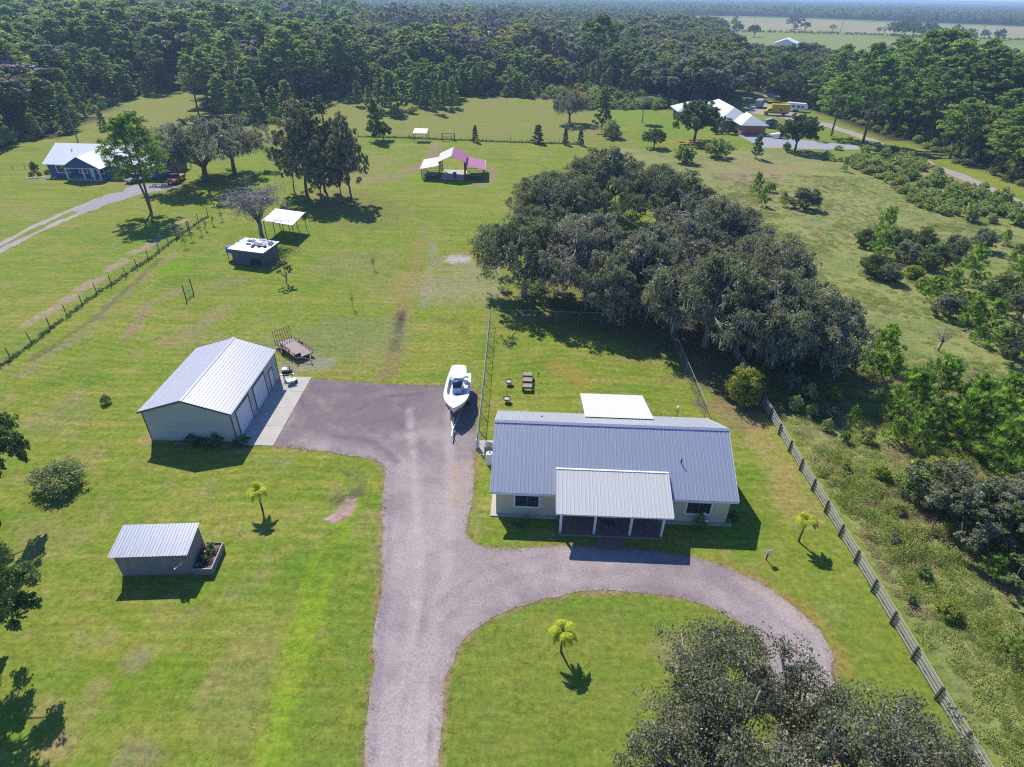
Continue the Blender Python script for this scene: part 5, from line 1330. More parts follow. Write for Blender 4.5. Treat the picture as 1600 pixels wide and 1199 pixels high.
vehicle('parked_car', 'pale teal car behind the forked pine at the blue house', 'car', P(213, 284), R_(-110), 4.5, 1.85, 'teal_paint', 'suv')
vehicle('parked_car', 'silver car half hidden by the trunk of the forked pine', 'car', P(228, 281), R_(-105), 4.5, 1.85, 'silver_paint', 'sedan')

# ------------------------------------------------------------------ hipped house and yard on the east side
r0 = P(1157, 211); RR = R_(0)
rh = thing('hipped_house', 'long house with pale green-white hipped roof and red garage door', 'house', (r0[0], r0[1], 0), RR)
# garage block in front, the main body running away behind it
MB().box(0, 7.4, 0, 7.0, 0, 2.9).build('wall', M['brick_wall'], rh)
d = MB().box(1.0, 6.2, -.05, 0, .02, 2.35).build('garage_door', M['garage_red'], rh)
for k in range(1, 4): MB().box(1.0, 6.2, -.075, -.05, .02 + 2.33 * k / 4 - .02, .02 + 2.33 * k / 4 + .02).build('panel_rib', M['red_wood'], d)
def hip(x0, x1, y0, y1, z0, z1, inset, axis, m, nm='roof_plane'):
    if axis == 'y': rd = [((x0 + x1) / 2, y0 + inset[0], z1), ((x0 + x1) / 2, y1 - inset[1], z1)]
    else: rd = [(x0 + inset[0], (y0 + y1) / 2, z1), (x1 - inset[1], (y0 + y1) / 2, z1)]
    c = [(x0, y0, z0), (x1, y0, z0), (x1, y1, z0), (x0, y1, z0)]
    pl = [[c[0], c[1], rd[0]], [c[1], c[2], rd[1], rd[0]], [c[2], c[3], rd[1]], [c[3], c[0], rd[0], rd[1]]] if axis == 'y' else [[c[0], c[1], rd[1], rd[0]], [c[1], c[2], rd[1]], [c[2], c[3], rd[0], rd[1]], [c[3], c[0], rd[0]]]
    for p in pl:
        n = len(p); v = p + [(a, b, c_ - .08) for a, b, c_ in p]
        MB().add(v, [tuple(range(n)), tuple(range(n, 2 * n))[::-1]] + [(i, (i + 1) % n, n + (i + 1) % n, n + i) for i in range(n)]).build(nm, m, rh)
hip(-.7, 8.1, -.7, 9.5, 2.85, 5.2, (4.2, .2), 'y', M['green_roof'])
MB().box(-4.0, 5.5, 8.0, 36, 0, 2.9).build('wall', M['brick_wall'], rh)
hip(-5.0, 6.5, 7.0, 37, 2.95, 6.0, (6, 5.5), 'y', M['green_roof'])
MB().box(-14, -4.2, 24, 34, 0, 2.9).build('wall', M['brick_wall'], rh)
hip(-15, -2, 23, 35, 2.9, 5.4, (5, 2), 'x', M['green_roof'])
window(rh, -4.0, 12, 1.0, 2.0, 1.3, axis='y', ny=-1, units=1); window(rh, -4.0, 18, 1.0, 2.0, 1.3, axis='y', ny=-1, units=1)
MB().box(-.4, 7.8, -.62, -.58, 2.7, 2.87).build('fascia', M['white_paint'], rh)
gs = P(1195, 200)
gsd = thing('garden_shed', 'small dark green garden shed between the hipped house and yellow truck', 'shed', (*gs, 0), R_(-12))
MB().box(0, 3.6, 0, 3.0, 0, 2.3).build('wall', M['shed_green'], gsd)
for s in (0, 1):
    xa, xb = (-.15, 1.8) if s == 0 else (3.75, 1.8)
    MB().hexa([(xa, -.15, 2.25), (xb, -.15, 2.8), (xb, 3.15, 2.8), (xa, 3.15, 2.25), (xa, -.15, 2.31), (xb, -.15, 2.86), (xb, 3.15, 2.86), (xa, 3.15, 2.31)]).build('roof', M['shed_green'], gsd)
MB().box(1.2, 2.4, -.04, 0, .05, 2.0).build('door', M['trim_dark'], gsd)
# yellow box truck
yt0 = P(1210, 180)
yt = thing('box_truck', 'bright yellow box truck parked in the dirt yard', 'truck', (*yt0, 0), R_(172))
MB().box(-4.6, 1.6, -1.2, 1.2, .95, 3.7).build('cargo_box', M['yellow_paint'], yt, bevel=.05)
MB().prism([(1.7, .6), (1.7, 2.3), (2.6, 2.3), (3.1, 1.5), (4.0, 1.35), (4.1, .6)], -1.05, 1.05, 'y').build('cab', M['yellow_paint'], yt, bevel=.06)
MB().prism([(1.95, 1.5), (1.95, 2.2), (2.6, 2.2), (3.0, 1.5)], -1.07, 1.07, 'y').build('cab_window', M['window_glass'], yt)
MB().box(-4.5, 3.6, -.5, .5, .55, .93).build('chassis', M['black_metal'], yt)
for y in (-1.215, 1.205): MB().box(-1.9, -1.2, y, y + .01, 1.7, 2.4).build('emblem', M['dark_wood'], yt)
for x in (-3.0, 3.0):
    for y in (-1.0, 1.0):
        w = MB().tube([(x, y - .15, .46), (x, y + .15, .46)], .46, 14).build('wheel', M['rubber'], yt); MB().tube([(x, y - .16, .46), (x, y + .16, .46)], .22, 10).build('rim', M['steel'], w)
def camper(loc, rz, label, L_, m, mr):
    t = thing('camper_trailer', label, 'camper', (*loc, 0), rz)
    MB().prism([(-L_ / 2, .6), (-L_ / 2 + .1, 2.5), (-L_ / 2 + .5, 2.8), (L_ / 2 - .8, 2.8), (L_ / 2, 1.9), (L_ / 2 - .1, .6)], -1.2, 1.2, 'y').build('body', M[m], t, bevel=.05)
    MB().box(-L_ / 2 + .5, L_ / 2 - .9, -1.18, 1.18, 2.81, 2.9).build('roof', M[mr], t)
    for x in (-1.5, .3, 1.6): f = MB().box(x, x + .9, -1.24, -1.205, 1.5, 2.1).build('window', M['window_glass'], t)
    for x in (-.5, .4):
        for y in (-1.05, 1.05): MB().tube([(x, y - .12, .38), (x, y + .12, .38)], .38, 12).build('wheel', M['rubber'], t)
    MB().bar((L_ / 2 - .1, 0, .55), (L_ / 2 + 1.1, 0, .5), .12).build('tongue', M['steel'], t)
camper(P(1243, 174), R_(-28), 'white camper trailer to the right of the yellow truck', 8.0, 'plastic_white', 'white_roof')
camper(P(1186, 168), R_(60), 'grey tent-covered trailer left of the yellow truck', 6.0, 'canvas_grey', 'canvas_grey')
cn = thing('canopy_tent', 'tan canopy tent behind the grey covered trailer', 'tent', (*P(1202, 160), 0), .2)
MB().add([(-3, -2.5, 2.3), (3, -2.5, 2.3), (3, 2.5, 2.3), (-3, 2.5, 2.3), (0, 0, 3.6), (-3, -2.5, 2.0), (3, -2.5, 2.0), (3, 2.5, 2.0), (-3, 2.5, 2.0)], [(0, 1, 4), (1, 2, 4), (2, 3, 4), (3, 0, 4), (0, 5, 6, 1), (1, 6, 7, 2), (2, 7, 8, 3), (3, 8, 5, 0)]).build('canopy', M['canvas_tan'], cn)
for x in (-2.9, 2.9):
    for y in (-2.4, 2.4): MB().bar((x, y, 0), (x, y, 2.2), .07).build('leg', M['steel'], cn)
jb = P(1216, 216)
sb = thing('covered_boat', 'small white covered boat on the driveway of the hipped house', 'boat', (*jb, 0), R_(160))
loft([[(x, -b, .9), (x, -b * .7, .5), (x, b * .7, .5), (x, b, .9), (x, b * .5, .9 + hh), (x, -b * .5, .9 + hh)] for x, b, hh in ((-2.4, .95, .2), (-1.2, 1.1, .5), (.4, 1.05, .6), (1.6, .8, .35), (2.5, .15, .1))], 'cover', M['plastic_white'], sb)
for y in (-.8, .8): MB().tube([(-.6, y - .1, .3), (-.6, y + .1, .3)], .3, 12).build('wheel', M['rubber'], sb)
MB().bar((-2, 0, .42), (3.6, 0, .42), .12).build('tongue', M['steel'], sb)

# ------------------------------------------------------------------ far barns and poles
def barn(px, py, w, d, h, label, rz=0, m='white_roof'):
    x, y = P(px, py); t = thing('barn', label, 'barn', (x, y, 0), rz)
    MB().box(-w / 2, w / 2, -d / 2, d / 2, 0, h).build('wall', M['plastic_white'], t)
    for s in (-1, 1):
        xe = s * (w / 2 + .8)
        MB().hexa([(xe, -d / 2 - .5, h - .1), (0, -d / 2 - .5, h + w * .2), (0, d / 2 + .5, h + w * .2), (xe, d / 2 + .5, h - .1), (xe, -d / 2 - .5, h + .1), (0, -d / 2 - .5, h + w * .2 + .2), (0, d / 2 + .5, h + w * .2 + .2), (xe, d / 2 + .5, h + .1)]).build('roof', M[m], t)
    MB().prism([(-w / 2, h), (w / 2, h), (0, h + w * .19)], -d / 2, d / 2, 'y').build('gable_wall', M['plastic_white'], t)
barn(1226, 82, 15, 26, 6.5, 'white gabled barn rising behind the dark oaks', R_(-25))
barn(1131, 56, 12, 20, 5.5, 'distant pale barn among trees by the far road', R_(20))
for i, (px, py, hh) in enumerate([(1177, 47, 12), (1313, 51, 12), (1382, 53, 12), (1530, 66, 15), (1552, 78, 14), (1700, 72, 14)]):
    x, y = P(px, py)
    t = thing('utility_pole', ['leftmost utility pole along the far road', 'second utility pole along the far road', 'utility pole by the round tree clump', 'utility pole to the right of the tree clump', 'utility pole near the field corner', 'utility pole at the end of the far road'][i], 'utility pole', (x, y, 0), 0)
    MB().tube([(0, 0, 0), (0, 0, hh)], [.32, .2], 6).build('pole', M['dark_wood'], t); MB().box(-1.3, 1.3, -.08, .08, hh - 1.2, hh - 1.0).build('cross_arm', M['dark_wood'], t)
x, y = P(122, 222)
t = thing('utility_pole', 'grey utility pole with transformer behind the blue house', 'utility pole', (x, y, 0), .3)
MB().tube([(0, 0, 0), (0, 0, 9)], [.17, .12], 7).build('pole', M['grey_bark'], t); MB().box(-1, 1, -.06, .06, 8.2, 8.35).build('cross_arm', M['dark_wood'], t); MB().lathe([(.25, 0), (.25, .8)], (.3, 0, 7.2), 10).build('transformer', M['ac_grey'], t)

# ------------------------------------------------------------------ vegetation
def PR(X, Y, Z):
    z = Z - CAM_H; dep = Y * math.cos(PITCH) - z * math.sin(PITCH); v2 = (-Y * math.sin(PITCH) - z * math.cos(PITCH)) / dep * FPX; u2 = X / dep * FPX
    c, s = math.cos(ROLL), math.sin(ROLL)
    return 800 + u2 * c - v2 * s, 599.5 + u2 * s + v2 * c
def HT(px, py, ytop):
    X, Y = P(px, py); lo_, hi_ = 0.0, 34.0
    for _ in range(40):
        m_ = (lo_ + hi_) / 2
        if PR(X, Y, m_)[1] > ytop: lo_ = m_
        else: hi_ = m_
    return lo_

def nrm(a): return a / (np.linalg.norm(a, axis=-1, keepdims=True) + 1e-9)
def leaf_quads(c, out, size, el=1.6, flat=0.5, jit=.35):
    """diamond leaf sprays at centres c facing roughly outward"""
    n = len(c); nn = nrm(out * flat + rng.normal(size=(n, 3)) * .6)
    t = nrm(np.cross(nn, rng.normal(size=(n, 3)))); b = np.cross(nn, t)
    s = (size * rng.uniform(1 - jit, 1 + jit, (n, 1)))
    V = np.stack([c - t * s * el / 2, c + b * s / 2, c + t * s * el / 2, c - b * s / 2], 1).reshape(-1, 3)
    F = np.arange(n * 4).reshape(-1, 4)
    return V, F
def blades(c, d, L_, w):
    """narrow needle blades from c along d"""
    n = len(c); d = nrm(d); s = nrm(np.cross(d, rng.normal(size=(n, 3)))) * w / 2; L_ = L_ * rng.uniform(.7, 1.2, (n, 1))
    V = np.stack([c - s * .4, c + d * L_ * .45 - s, c + d * L_, c + d * L_ * .45 + s], 1).reshape(-1, 3)
    return V, np.arange(n * 4).reshape(-1, 4)
def clump_leaves(cc, cr_, per, size, el=1.6, zs=.75, up=.25, sub=True, flat=.5, vbase=1.0, vvar=.16):
    """leaf sprays on and in round clumps; returns V, F, v"""
    k = len(cc); cr_ = np.broadcast_to(np.asarray(cr_, float).reshape(-1, 1), (k, 1))
    Vs, vs = [], []
    idx = np.repeat(np.arange(k), per)
    d = nrm(rng.normal(size=(len(idx), 3)) + np.array([0, 0, up]))
    if sub:                                   # small sub-clumps give the crown its broken surface
        ns = 9; sd = nrm(rng.normal(size=(k, ns, 3)) + np.array([0, 0, up])); so = sd * rng.uniform(.45, .95, (k, ns, 1))
        w = rng.integers(0, ns, len(idx)); base = so[idx, w]; d2 = base + d * rng.uniform(.15, .42, (len(idx), 1))
        cv = rng.uniform(1 - vvar, 1 + vvar, (k, ns)); v = cv[idx, w]
    else:
        d2 = d * rng.uniform(.35, 1.0, (len(idx), 1)) ** .6; v = np.ones(len(idx))
    p = cc[idx] + d2 * cr_[idx] * np.array([1, 1, zs])
    v = v * rng.uniform(1 - vvar, 1 + vvar, k)[idx] * rng.uniform(.8, 1.2, len(idx)) * vbase * np.where(rng.random(len(idx)) < .10, 1.7, 1.0)  # odd paler sprays: twig specks, and leaves catching light put into the colour
    V, F = leaf_quads(p, nrm(d2), size, el, flat)
    return V, F, np.repeat(v, 4)
def join(*parts):
    Vs, Fs, vs = [], [], []; o = 0
    for V, F, v in parts: Vs.append(V); Fs.append(F + o); vs.append(v); o += len(V)
    return np.concatenate(Vs), np.concatenate(Fs), np.concatenate(vs)
def trunk_mesh(name, m, segs):
    mb = MB()
    for pts, rad, n in segs: mb.tube(pts, rad, n)
    return mb.mesh(name, m, smooth=True, fix=False)
def bend(a, b, k=4, sag=0.0, wob=.1):
    a, b = Vector(a), Vector(b); L_ = (b - a).length; out = []
    for i in range(k + 1):
        t = i / k; p = a.lerp(b, t); e = math.sin(math.pi * t)
        out.append(p + Vector((random.uniform(-1, 1) * wob * L_ * e, random.uniform(-1, 1) * wob * L_ * e, sag * L_ * e + random.uniform(-1, 1) * wob * .5 * L_ * e)))
    return out
def tree(name, tm, cm, extra=None, nm_extra=('moss',)):
    """unlinked prototype: root empty with trunk, crown and any further part"""
    r = bpy.data.objects.new(name, None); r.empty_display_size = .3; parts = []
    for n_, me in [('trunk', tm), ('crown', cm)] + list(extra or []):
        if me is not None: parts.append(bpy.data.objects.new(n_, me))
        if n_ == 'moss': parts[-1]['kind'] = 'stuff'
    return (r, parts)

def oak(name, R, H, nclump, per, size, leaf='leaf_oak', moss=0, seed=0, bark='bark', gap=0.0, base=.28, zs=.8):
    global rng
    rng = np.random.default_rng(seed); random.seed(seed)
    d = nrm(rng.normal(size=(nclump * 3, 3))); d = d[d[:, 2] > -.35][:nclump]; k = len(d)
    az = np.arctan2(d[:, 1], d[:, 0]); lob = 1 + .16 * np.sin(az * 3 + seed) + .10 * np.sin(az * 5 + seed * 2) + .08 * np.sin(az * 8 + seed)
    rr = rng.uniform(.60, 1.0, k) ** .7; rr[: k // 4] *= .6
    hc = H * base + (H * (1 - base)) * .42
    cc = np.stack([d[:, 0] * R * rr * lob, d[:, 1] * R * rr * lob, hc + d[:, 2] * (H - hc - R * .12) * rr], 1)
    low = cc[:, 2] < H * base; cc[low, 2] = H * base + rng.uniform(0, .1 * H, low.sum())
    crr = R * rng.uniform(.10, .21, k)
    V, F, v = clump_leaves(cc, crr, per, size, zs=zs, vbase=1.0)
    cm = npmesh('crown', V, F, M[leaf], attr=v)
    fork = Vector((random.uniform(-.3, .3), random.uniform(-.3, .3), H * .22))
    segs = [(bend((0, 0, -.3), fork, 3, 0, .04), [R * .075, R * .062, R * .055, R * .05], 8)]
    nl = 7
    limbs = []
    for i in range(nl):
        a = 2 * math.pi * i / nl + random.uniform(-.3, .3); e = Vector((math.cos(a) * R * random.uniform(.35, .6), math.sin(a) * R * random.uniform(.35, .6), H * random.uniform(.42, .68)))
        pts = bend(fork, e, 4, .08, .06); limbs.append(pts[2:]); segs.append((pts, [R * .036, R * .030, R * .025, R * .019, R * .013], 6))
    for c in cc:
        c = Vector(c) * 1.02; best = min((p for l in limbs for p in l), key=lambda p: (p - c).length)
        segs.append((bend(best, c, 3, .03, .08), [R * .015, R * .012, R * .008, R * .004], 4))
    tm = trunk_mesh('trunk', M[bark], segs)
    ex = []
    if moss:
        n = moss; i = rng.integers(0, k, n); dd = nrm(rng.normal(size=(n, 3)) * [1, 1, .4])
        top = cc[i] + dd * crr[i][:, None] * rng.uniform(.5, 1.05, (n, 1)); top[:, 2] -= rng.uniform(0, .5, n) * crr[i]
        L_ = rng.uniform(.25, 1.0, (n, 1)) ** 1.5 * R * .20
        Vb, Fb = blades(np.repeat(top, 3, 0) + rng.normal(size=(n * 3, 3)) * .1, np.tile([0, 0, -1.0], (n * 3, 1)) + rng.normal(size=(n * 3, 3)) * .08, np.repeat(L_, 3, 0), np.full((n * 3, 1), .05 + .010 * R))
        V2, F2 = leaf_quads(np.repeat(top, 2, 0) + rng.normal(size=(n * 2, 3)) * .2, np.tile([0, 0, 1.0], (n * 2, 1)), size * 1.1)
        Vm, Fm, vm = join((Vb, Fb, np.repeat(np.repeat(rng.uniform(.75, 1.2, n), 3), 4)), (V2, F2, np.repeat(np.repeat(rng.uniform(.75, 1.2, n), 2), 4)))
        ex.append(('moss', npmesh('moss', Vm, Fm, M['moss'], attr=vm)))
    rng = np.random.default_rng(99)
    return tree(name, tm, cm, ex)

def pine(name, H, cb, R, nb, per, size, leaf='leaf_pine', seed=0, shape='tall', trunks=1, needle=False, bark='pine_bark'):
    global rng
    rng = np.random.default_rng(seed); random.seed(seed)
    segs, cs, crs = [], [], []
    for tnk in range(trunks):
        lean = (random.uniform(-.03, .03) + (tnk - (trunks - 1) / 2) * .12) * H; ly = random.uniform(-.03, .03) * H
        top = Vector((lean, ly, H * (1 - .06 * tnk)))
        tp = bend((0, 0, -.3), top, 6, 0, .008); r0 = H * (.014 if shape == 'tall' else .012)
        segs.append((tp, [r0, r0 * .9, r0 * .8, r0 * .68, r0 * .5, r0 * .34, r0 * .1], 7))
        for i in range(nb):
            t = (i + random.random()) / nb; z = cb + (1 - cb) * t; ht_ = z
            j = min(int(ht_ * 6), 5); p = tp[j].lerp(tp[j + 1], ht_ * 6 - j)
            if shape == 'tall': L_ = R * (.45 + .75 * math.sin(math.pi * min(1, t * .75 + .25))) * random.uniform(.55, 1.1) * (1 - .55 * t ** 3)
            elif shape == 'column': L_ = R * (1 - .6 * t) * random.uniform(.6, 1.15)
            else: L_ = R * (1 - t) ** .75 * random.uniform(.75, 1.1) + .12 * R
            a = i * 2.4 + random.uniform(-.4, .4); rise = random.uniform(.1, .45) if shape != 'column' else random.uniform(-.1, .5)
            e = p + Vector((math.cos(a) * L_, math.sin(a) * L_, L_ * rise + (.15 * R if shape == 'cone' else 0)))
            segs.append(([p, p.lerp(e, .5) + Vector((0, 0, -.03 * L_)), e], [r0 * .28 * (1.1 - t), r0 * .18, r0 * .07], 4))
            for f, rr_ in ((1.0, .25), (.72, .22)) if shape == 'tall' else ((1.0, .3), (.6, .27)):
                q = p.lerp(e, f); cs.append(q[:]); crs.append(max(R * rr_ * random.uniform(.7, 1.15), .2))
        cs.append(tp[-1][:]); crs.append(R * .25)
    cs = np.array(cs); crs = np.array(crs)
    if needle:
        # bundles of needles: every bundle bursts from one point, brighter tips
        ax = cs.copy(); ax[:, 2] = 0
        cs = cs[rng.random(len(cs)) < .92]; k = len(cs); nb_ = 6
        hub = np.stack([np.zeros(k), np.zeros(k), cs[:, 2] - .3], 1); o0 = nrm(nrm(cs - hub) + [0, 0, .55])
        cc = np.repeat(cs, nb_, 0) + rng.normal(size=(k * nb_, 3)) * R * .13; out = nrm(np.repeat(o0, nb_, 0) + rng.normal(size=(k * nb_, 3)) * .45)
        m9 = 26; c9 = np.repeat(cc, m9, 0) + rng.normal(size=(k * nb_ * m9, 3)) * .03; d9 = nrm(np.repeat(out, m9, 0) + rng.normal(size=(len(c9), 3)) * .30)
        V, F = blades(c9, d9, np.full((len(c9), 1), size), np.full((len(c9), 1), size * .11)); v = np.repeat(np.repeat(rng.uniform(.45, 1.55, len(cc)), m9), 4)
    else:
        V, F, v = clump_leaves(cs, crs, per, size, el=1.9, zs=.65, up=.4, vvar=.2)
    cm = npmesh('crown', V, F, M[leaf], attr=v); tm = trunk_mesh('trunk', M[bark], segs)
    rng = np.random.default_rng(99)
    return tree(name, tm, cm)

def shrub(name, R, H, nclump, per, size, leaf, seed=0, bark='bark', el=1.6):
    global rng
    rng = np.random.default_rng(seed); random.seed(seed)
    d = nrm(rng.normal(size=(nclump, 3))); d[:, 2] = np.abs(d[:, 2])
    cc = np.stack([d[:, 0] * R * .72, d[:, 1] * R * .72, H * .22 + d[:, 2] * H * .62], 1) * rng.uniform(.7, 1.08, (nclump, 1))
    V, F, v = clump_leaves(cc, R * rng.uniform(.24, .4, nclump), per, size, el=el, zs=.85)
    V[:, 2] = np.maximum(V[:, 2], .02)
    segs = [(bend((0, 0, -.1), c, 3, 0, .05), [R * .035, R * .025, R * .018, R * .008], 4) for c in cc[:10]]
    cm = npmesh('foliage', V, F, M[leaf], attr=v); tm = trunk_mesh('stems', M[bark], segs)
    rng = np.random.default_rng(99)
    r = bpy.data.objects.new(name, None)
    return (r, [bpy.data.objects.new('stems', tm), bpy.data.objects.new('foliage', cm)])

def bare(name, R, H, seed=0, n=1400, m='grey_bark'):
    """leafless tree with fine twigs and a little grey moss"""
    global rng
    rng = np.random.default_rng(seed); random.seed(seed)
    segs = [(bend((0, 0, -.2), (.1, .1, H * .35), 3, 0, .03), [R * .06, R * .05, R * .045, R * .04], 7)]; tips = []
    for i in range(9):
        a = 2.4 * i; e = Vector((math.cos(a) * R * random.uniform(.35, .65), math.sin(a) * R * random.uniform(.35, .65), H * random.uniform(.55, .85)))
        p = bend((.1, .1, H * random.uniform(.22, .36)), e, 4, .08, .08); segs.append((p, [R * .03, R * .024, R * .018, R * .012, R * .007], 5))
        for j in range(9):
            s = p[random.randint(2, 4)]; dd = Vector((random.gauss(0, 1), random.gauss(0, 1), random.uniform(-.5, .9))).normalized()
            q = bend(s, s + dd * R * random.uniform(.3, .55), 3, -.05, .1); segs.append((q, [R * .009, R * .006, R * .004, R * .002], 4)); tips += q[1:]
    t = np.array([p[:] for p in tips]); c = t[rng.integers(0, len(t), n)] + rng.normal(size=(n, 3)) * R * .06
    V, F = blades(c, rng.normal(size=(n, 3)) + [0, 0, .1], np.full((n, 1), R * .13), np.full((n, 1), R * .012))
    cm = npmesh('crown', V, F, M['twig'], attr=np.repeat(rng.uniform(.7, 1.3, n), 4)); tm = trunk_mesh('trunk', M[m], segs)
    rng = np.random.default_rng(99)
    return tree(name, tm, cm)

def palm(name, H, nf=9, seed=0, fl=1.5, leaf='leaf_lime', up=.9):
    global rng
    rng = np.random.default_rng(seed); random.seed(seed)
    segs = [(bend((0, 0, -.1), (.05, 0, H), 4, 0, .015), [.085, .07, .06, .05, .045], 8)]
    mb = MB(); Vs, Fs, vs = [], [], []; o = 0
    for i in range(nf):
        a = 2.4 * i + random.uniform(-.3, .3); ri = up * random.uniform(.5, 1.3); pts = []
        for k in range(9):
            t = k / 8; r = fl * t * (1.0 - .15 * t); z = H + fl * (ri * t - (ri + .45) * t * t * .8)
            pts.append(Vector((math.cos(a) * r, math.sin(a) * r, z)))
        segs.append((pts[::2], [.02, .016, .012, .008, .004], 4))
        for k in range(1, 33):
            t = k / 33 * 8; j = min(int(t), 7); p = pts[j].lerp(pts[j + 1], t - j); d = (pts[j + 1] - pts[j]).normalized(); sd = d.cross(Vector((0, 0, 1))).normalized()
            for sgn in (-1, 1):
                L_ = fl * .26 * math.sin(math.pi * (k / 34) ** .7) + .05; dr = (sd * sgn + d * .5 + Vector((0, 0, random.uniform(-.7, .0)))).normalized()
                w = d * .035
                Vs += [(p - w)[:], (p + w)[:], (p + dr * L_)[:], (p + dr * L_ * .5 - w * 1.4)[:]]; Fs.append((o, o + 1, o + 2, o + 3)); o += 4; vs += [random.uniform(.8, 1.2)] * 4
    cm = npmesh('fronds', np.array(Vs), np.array(Fs), M[leaf], attr=np.array(vs)); tm = trunk_mesh('trunk', M['bark'], segs)
    rng = np.random.default_rng(99)
    r = bpy.data.objects.new(name, None); return (r, [bpy.data.objects.new('trunk', tm), bpy.data.objects.new('fronds', cm)])

PT = {}
M['leaf_cyp'] = leafmat('leaf_cyp', (0.20, 0.20, 0.08), (0.27, 0.25, 0.11), trans=0.25, spec=0.1)
def reg(k, t, h): PT[k] = (t, h)
for i in range(3): reg(f'oak{i}', oak('live_oak', 8.0, 12.5, 170, 300, .17, 'leaf_oak_grey' if i == 1 else 'leaf_oak', moss=900, seed=10 + i, base=.13, bark='grey_bark'), 12.5)
reg('bigoak', oak('live_oak', 9.0, 11.0, 300, 430, .10, 'leaf_near_oak', moss=0, seed=21, bark='grey_bark', base=.3), 11.0)
for i in range(3): reg(f'foak{i}', oak('oak_tree', 6.5, 12.0, 60, 190, .32, ['leaf_oak', 'leaf_oak_grey', 'leaf_dark'][i], moss=60, seed=30 + i), 12.0)
for i in range(3): reg(f'broad{i}', oak('broadleaf_tree', 4.2, 11.0, 50, 170, .27, ['leaf_broad', 'leaf_yellow', 'leaf_purple'][i], seed=40 + i, base=.2), 11.0)
for i in range(3): reg(f'pine{i}', pine('tall_pine', 18.0, .45, 3.2, 40, 80, .25, seed=50 + i), 18.0)
for i in range(2): reg(f'ypine{i}', pine('young_pine', 9.0, .12, 2.1, 34, 80, .26, shape='cone', seed=60 + i), 9.0)
for i in range(3): reg(f'npine{i}', pine('young_pine', 3.6, .08, 1.35, 26, 150, .36, 'leaf_young_pine', shape='cone', seed=70 + i, needle=True), 3.6)
for i in range(2): reg(f'epine{i}', pine('tall_pine', 18.0, .38, 4.2, 46, 110, .25, 'leaf_epine', seed=55 + i), 18.0)
reg('forked', pine('tall_pine', 17.0, .36, 4.6, 34, 170, .17, 'leaf_epine', seed=80, trunks=2), 17.0)
reg('lonepine', pine('tall_pine', 22.0, .62, 4.8, 34, 150, .40, seed=81), 22.0)
reg('cypress', oak('bald_cypress', 3.6, 15.0, 120, 240, .16, 'leaf_cyp', moss=1300, seed=82, base=.04, zs=1.1), 15.0)
reg('cypress2', oak('bald_cypress', 3.0, 15.0, 110, 220, .16, 'leaf_oak', moss=900, seed=83, base=.02, zs=1.2), 15.0)
reg('roundoak', oak('round_oak', 5.4, 9.5, 130, 330, .18, 'leaf_dark', seed=84, base=.12), 9.5)
reg('darkoak', oak('moss_oak', 7.5, 11.5, 100, 260, .18, 'leaf_oak_grey', moss=1400, seed=85, base=.2), 11.5)
for i, (lf, R, H) in enumerate((('leaf_dark', 1.7, 2.8), ('leaf_broad', 1.6, 2.2), ('leaf_oak', 1.6, 2.6), ('leaf_fire', 1.5, 1.6))):
    reg(f'shrub{i}', shrub('shrub', R, H, 30, 210, .095, lf, seed=90 + i), H)
for i, lf in enumerate(('leaf_brush', 'leaf_yellow', 'leaf_broad')): reg(f'brush{i}', shrub('bush', 2.4, 3.4, 24, 110, .22, lf, seed=95 + i), 3.4)
for i, lf in enumerate(('leaf_oak', 'leaf_dark')): reg(f'bushoak{i}', oak('bushy_oak', 3.3, 4.8, 70, 300, .10, lf, seed=120 + i, base=.03), 4.8)
reg('citrus', shrub('round_bush', 2.4, 2.4, 60, 190, .10, 'leaf_citrus', seed=100), 2.4)
reg('fire', shrub('round_tree', 1.75, 3.1, 50, 200, .10, 'leaf_fire', seed=101), 3.1)
reg('edge', oak('broadleaf_tree', 4.4, 8.0, 110, 330, .12, 'leaf_dark', seed=102, base=.2), 8.0)
reg('bare', bare('bare_tree', 4.6, 9.0, 5, 3800), 9.0)
reg('sapling', bare('bare_sapling', .8, 2.6, 7, 260, 'bark'), 2.6)
reg('leafsap', oak('sapling', 1.1, 3.0, 20, 45, .13, 'leaf_dark', seed=103, base=.4), 3.0)
reg('tinysap', oak('sapling', .45, 1.6, 12, 18, .11, 'leaf_broad', seed=104, base=.3), 1.6)
for i in range(3): reg(f'palm{i}', palm('young_palm', 1.8 + .15 * i, 8 + i, 3 + i * 5, fl=1.15 - .08 * i, up=1.5 - .2 * i), 3.0)
reg('cabbage', palm('cabbage_palm', 5.5, 26, 6, fl=2.0, leaf='leaf_dark', up=.5), 6.5)
reg('smallplant', shrub('plant', .42, .5, 10, 26, .09, 'leaf_dark', seed=106), .5)
reg('tallplant', shrub('flowering_plant', .5, 1.5, 16, 34, .11, 'leaf_broad', seed=107), 1.5)
reg('cedar', pine('cedar_tree', 5.0, .04, 1.1, 30, 60, .22, 'leaf_dark', shape='cone', seed=108), 5.0)

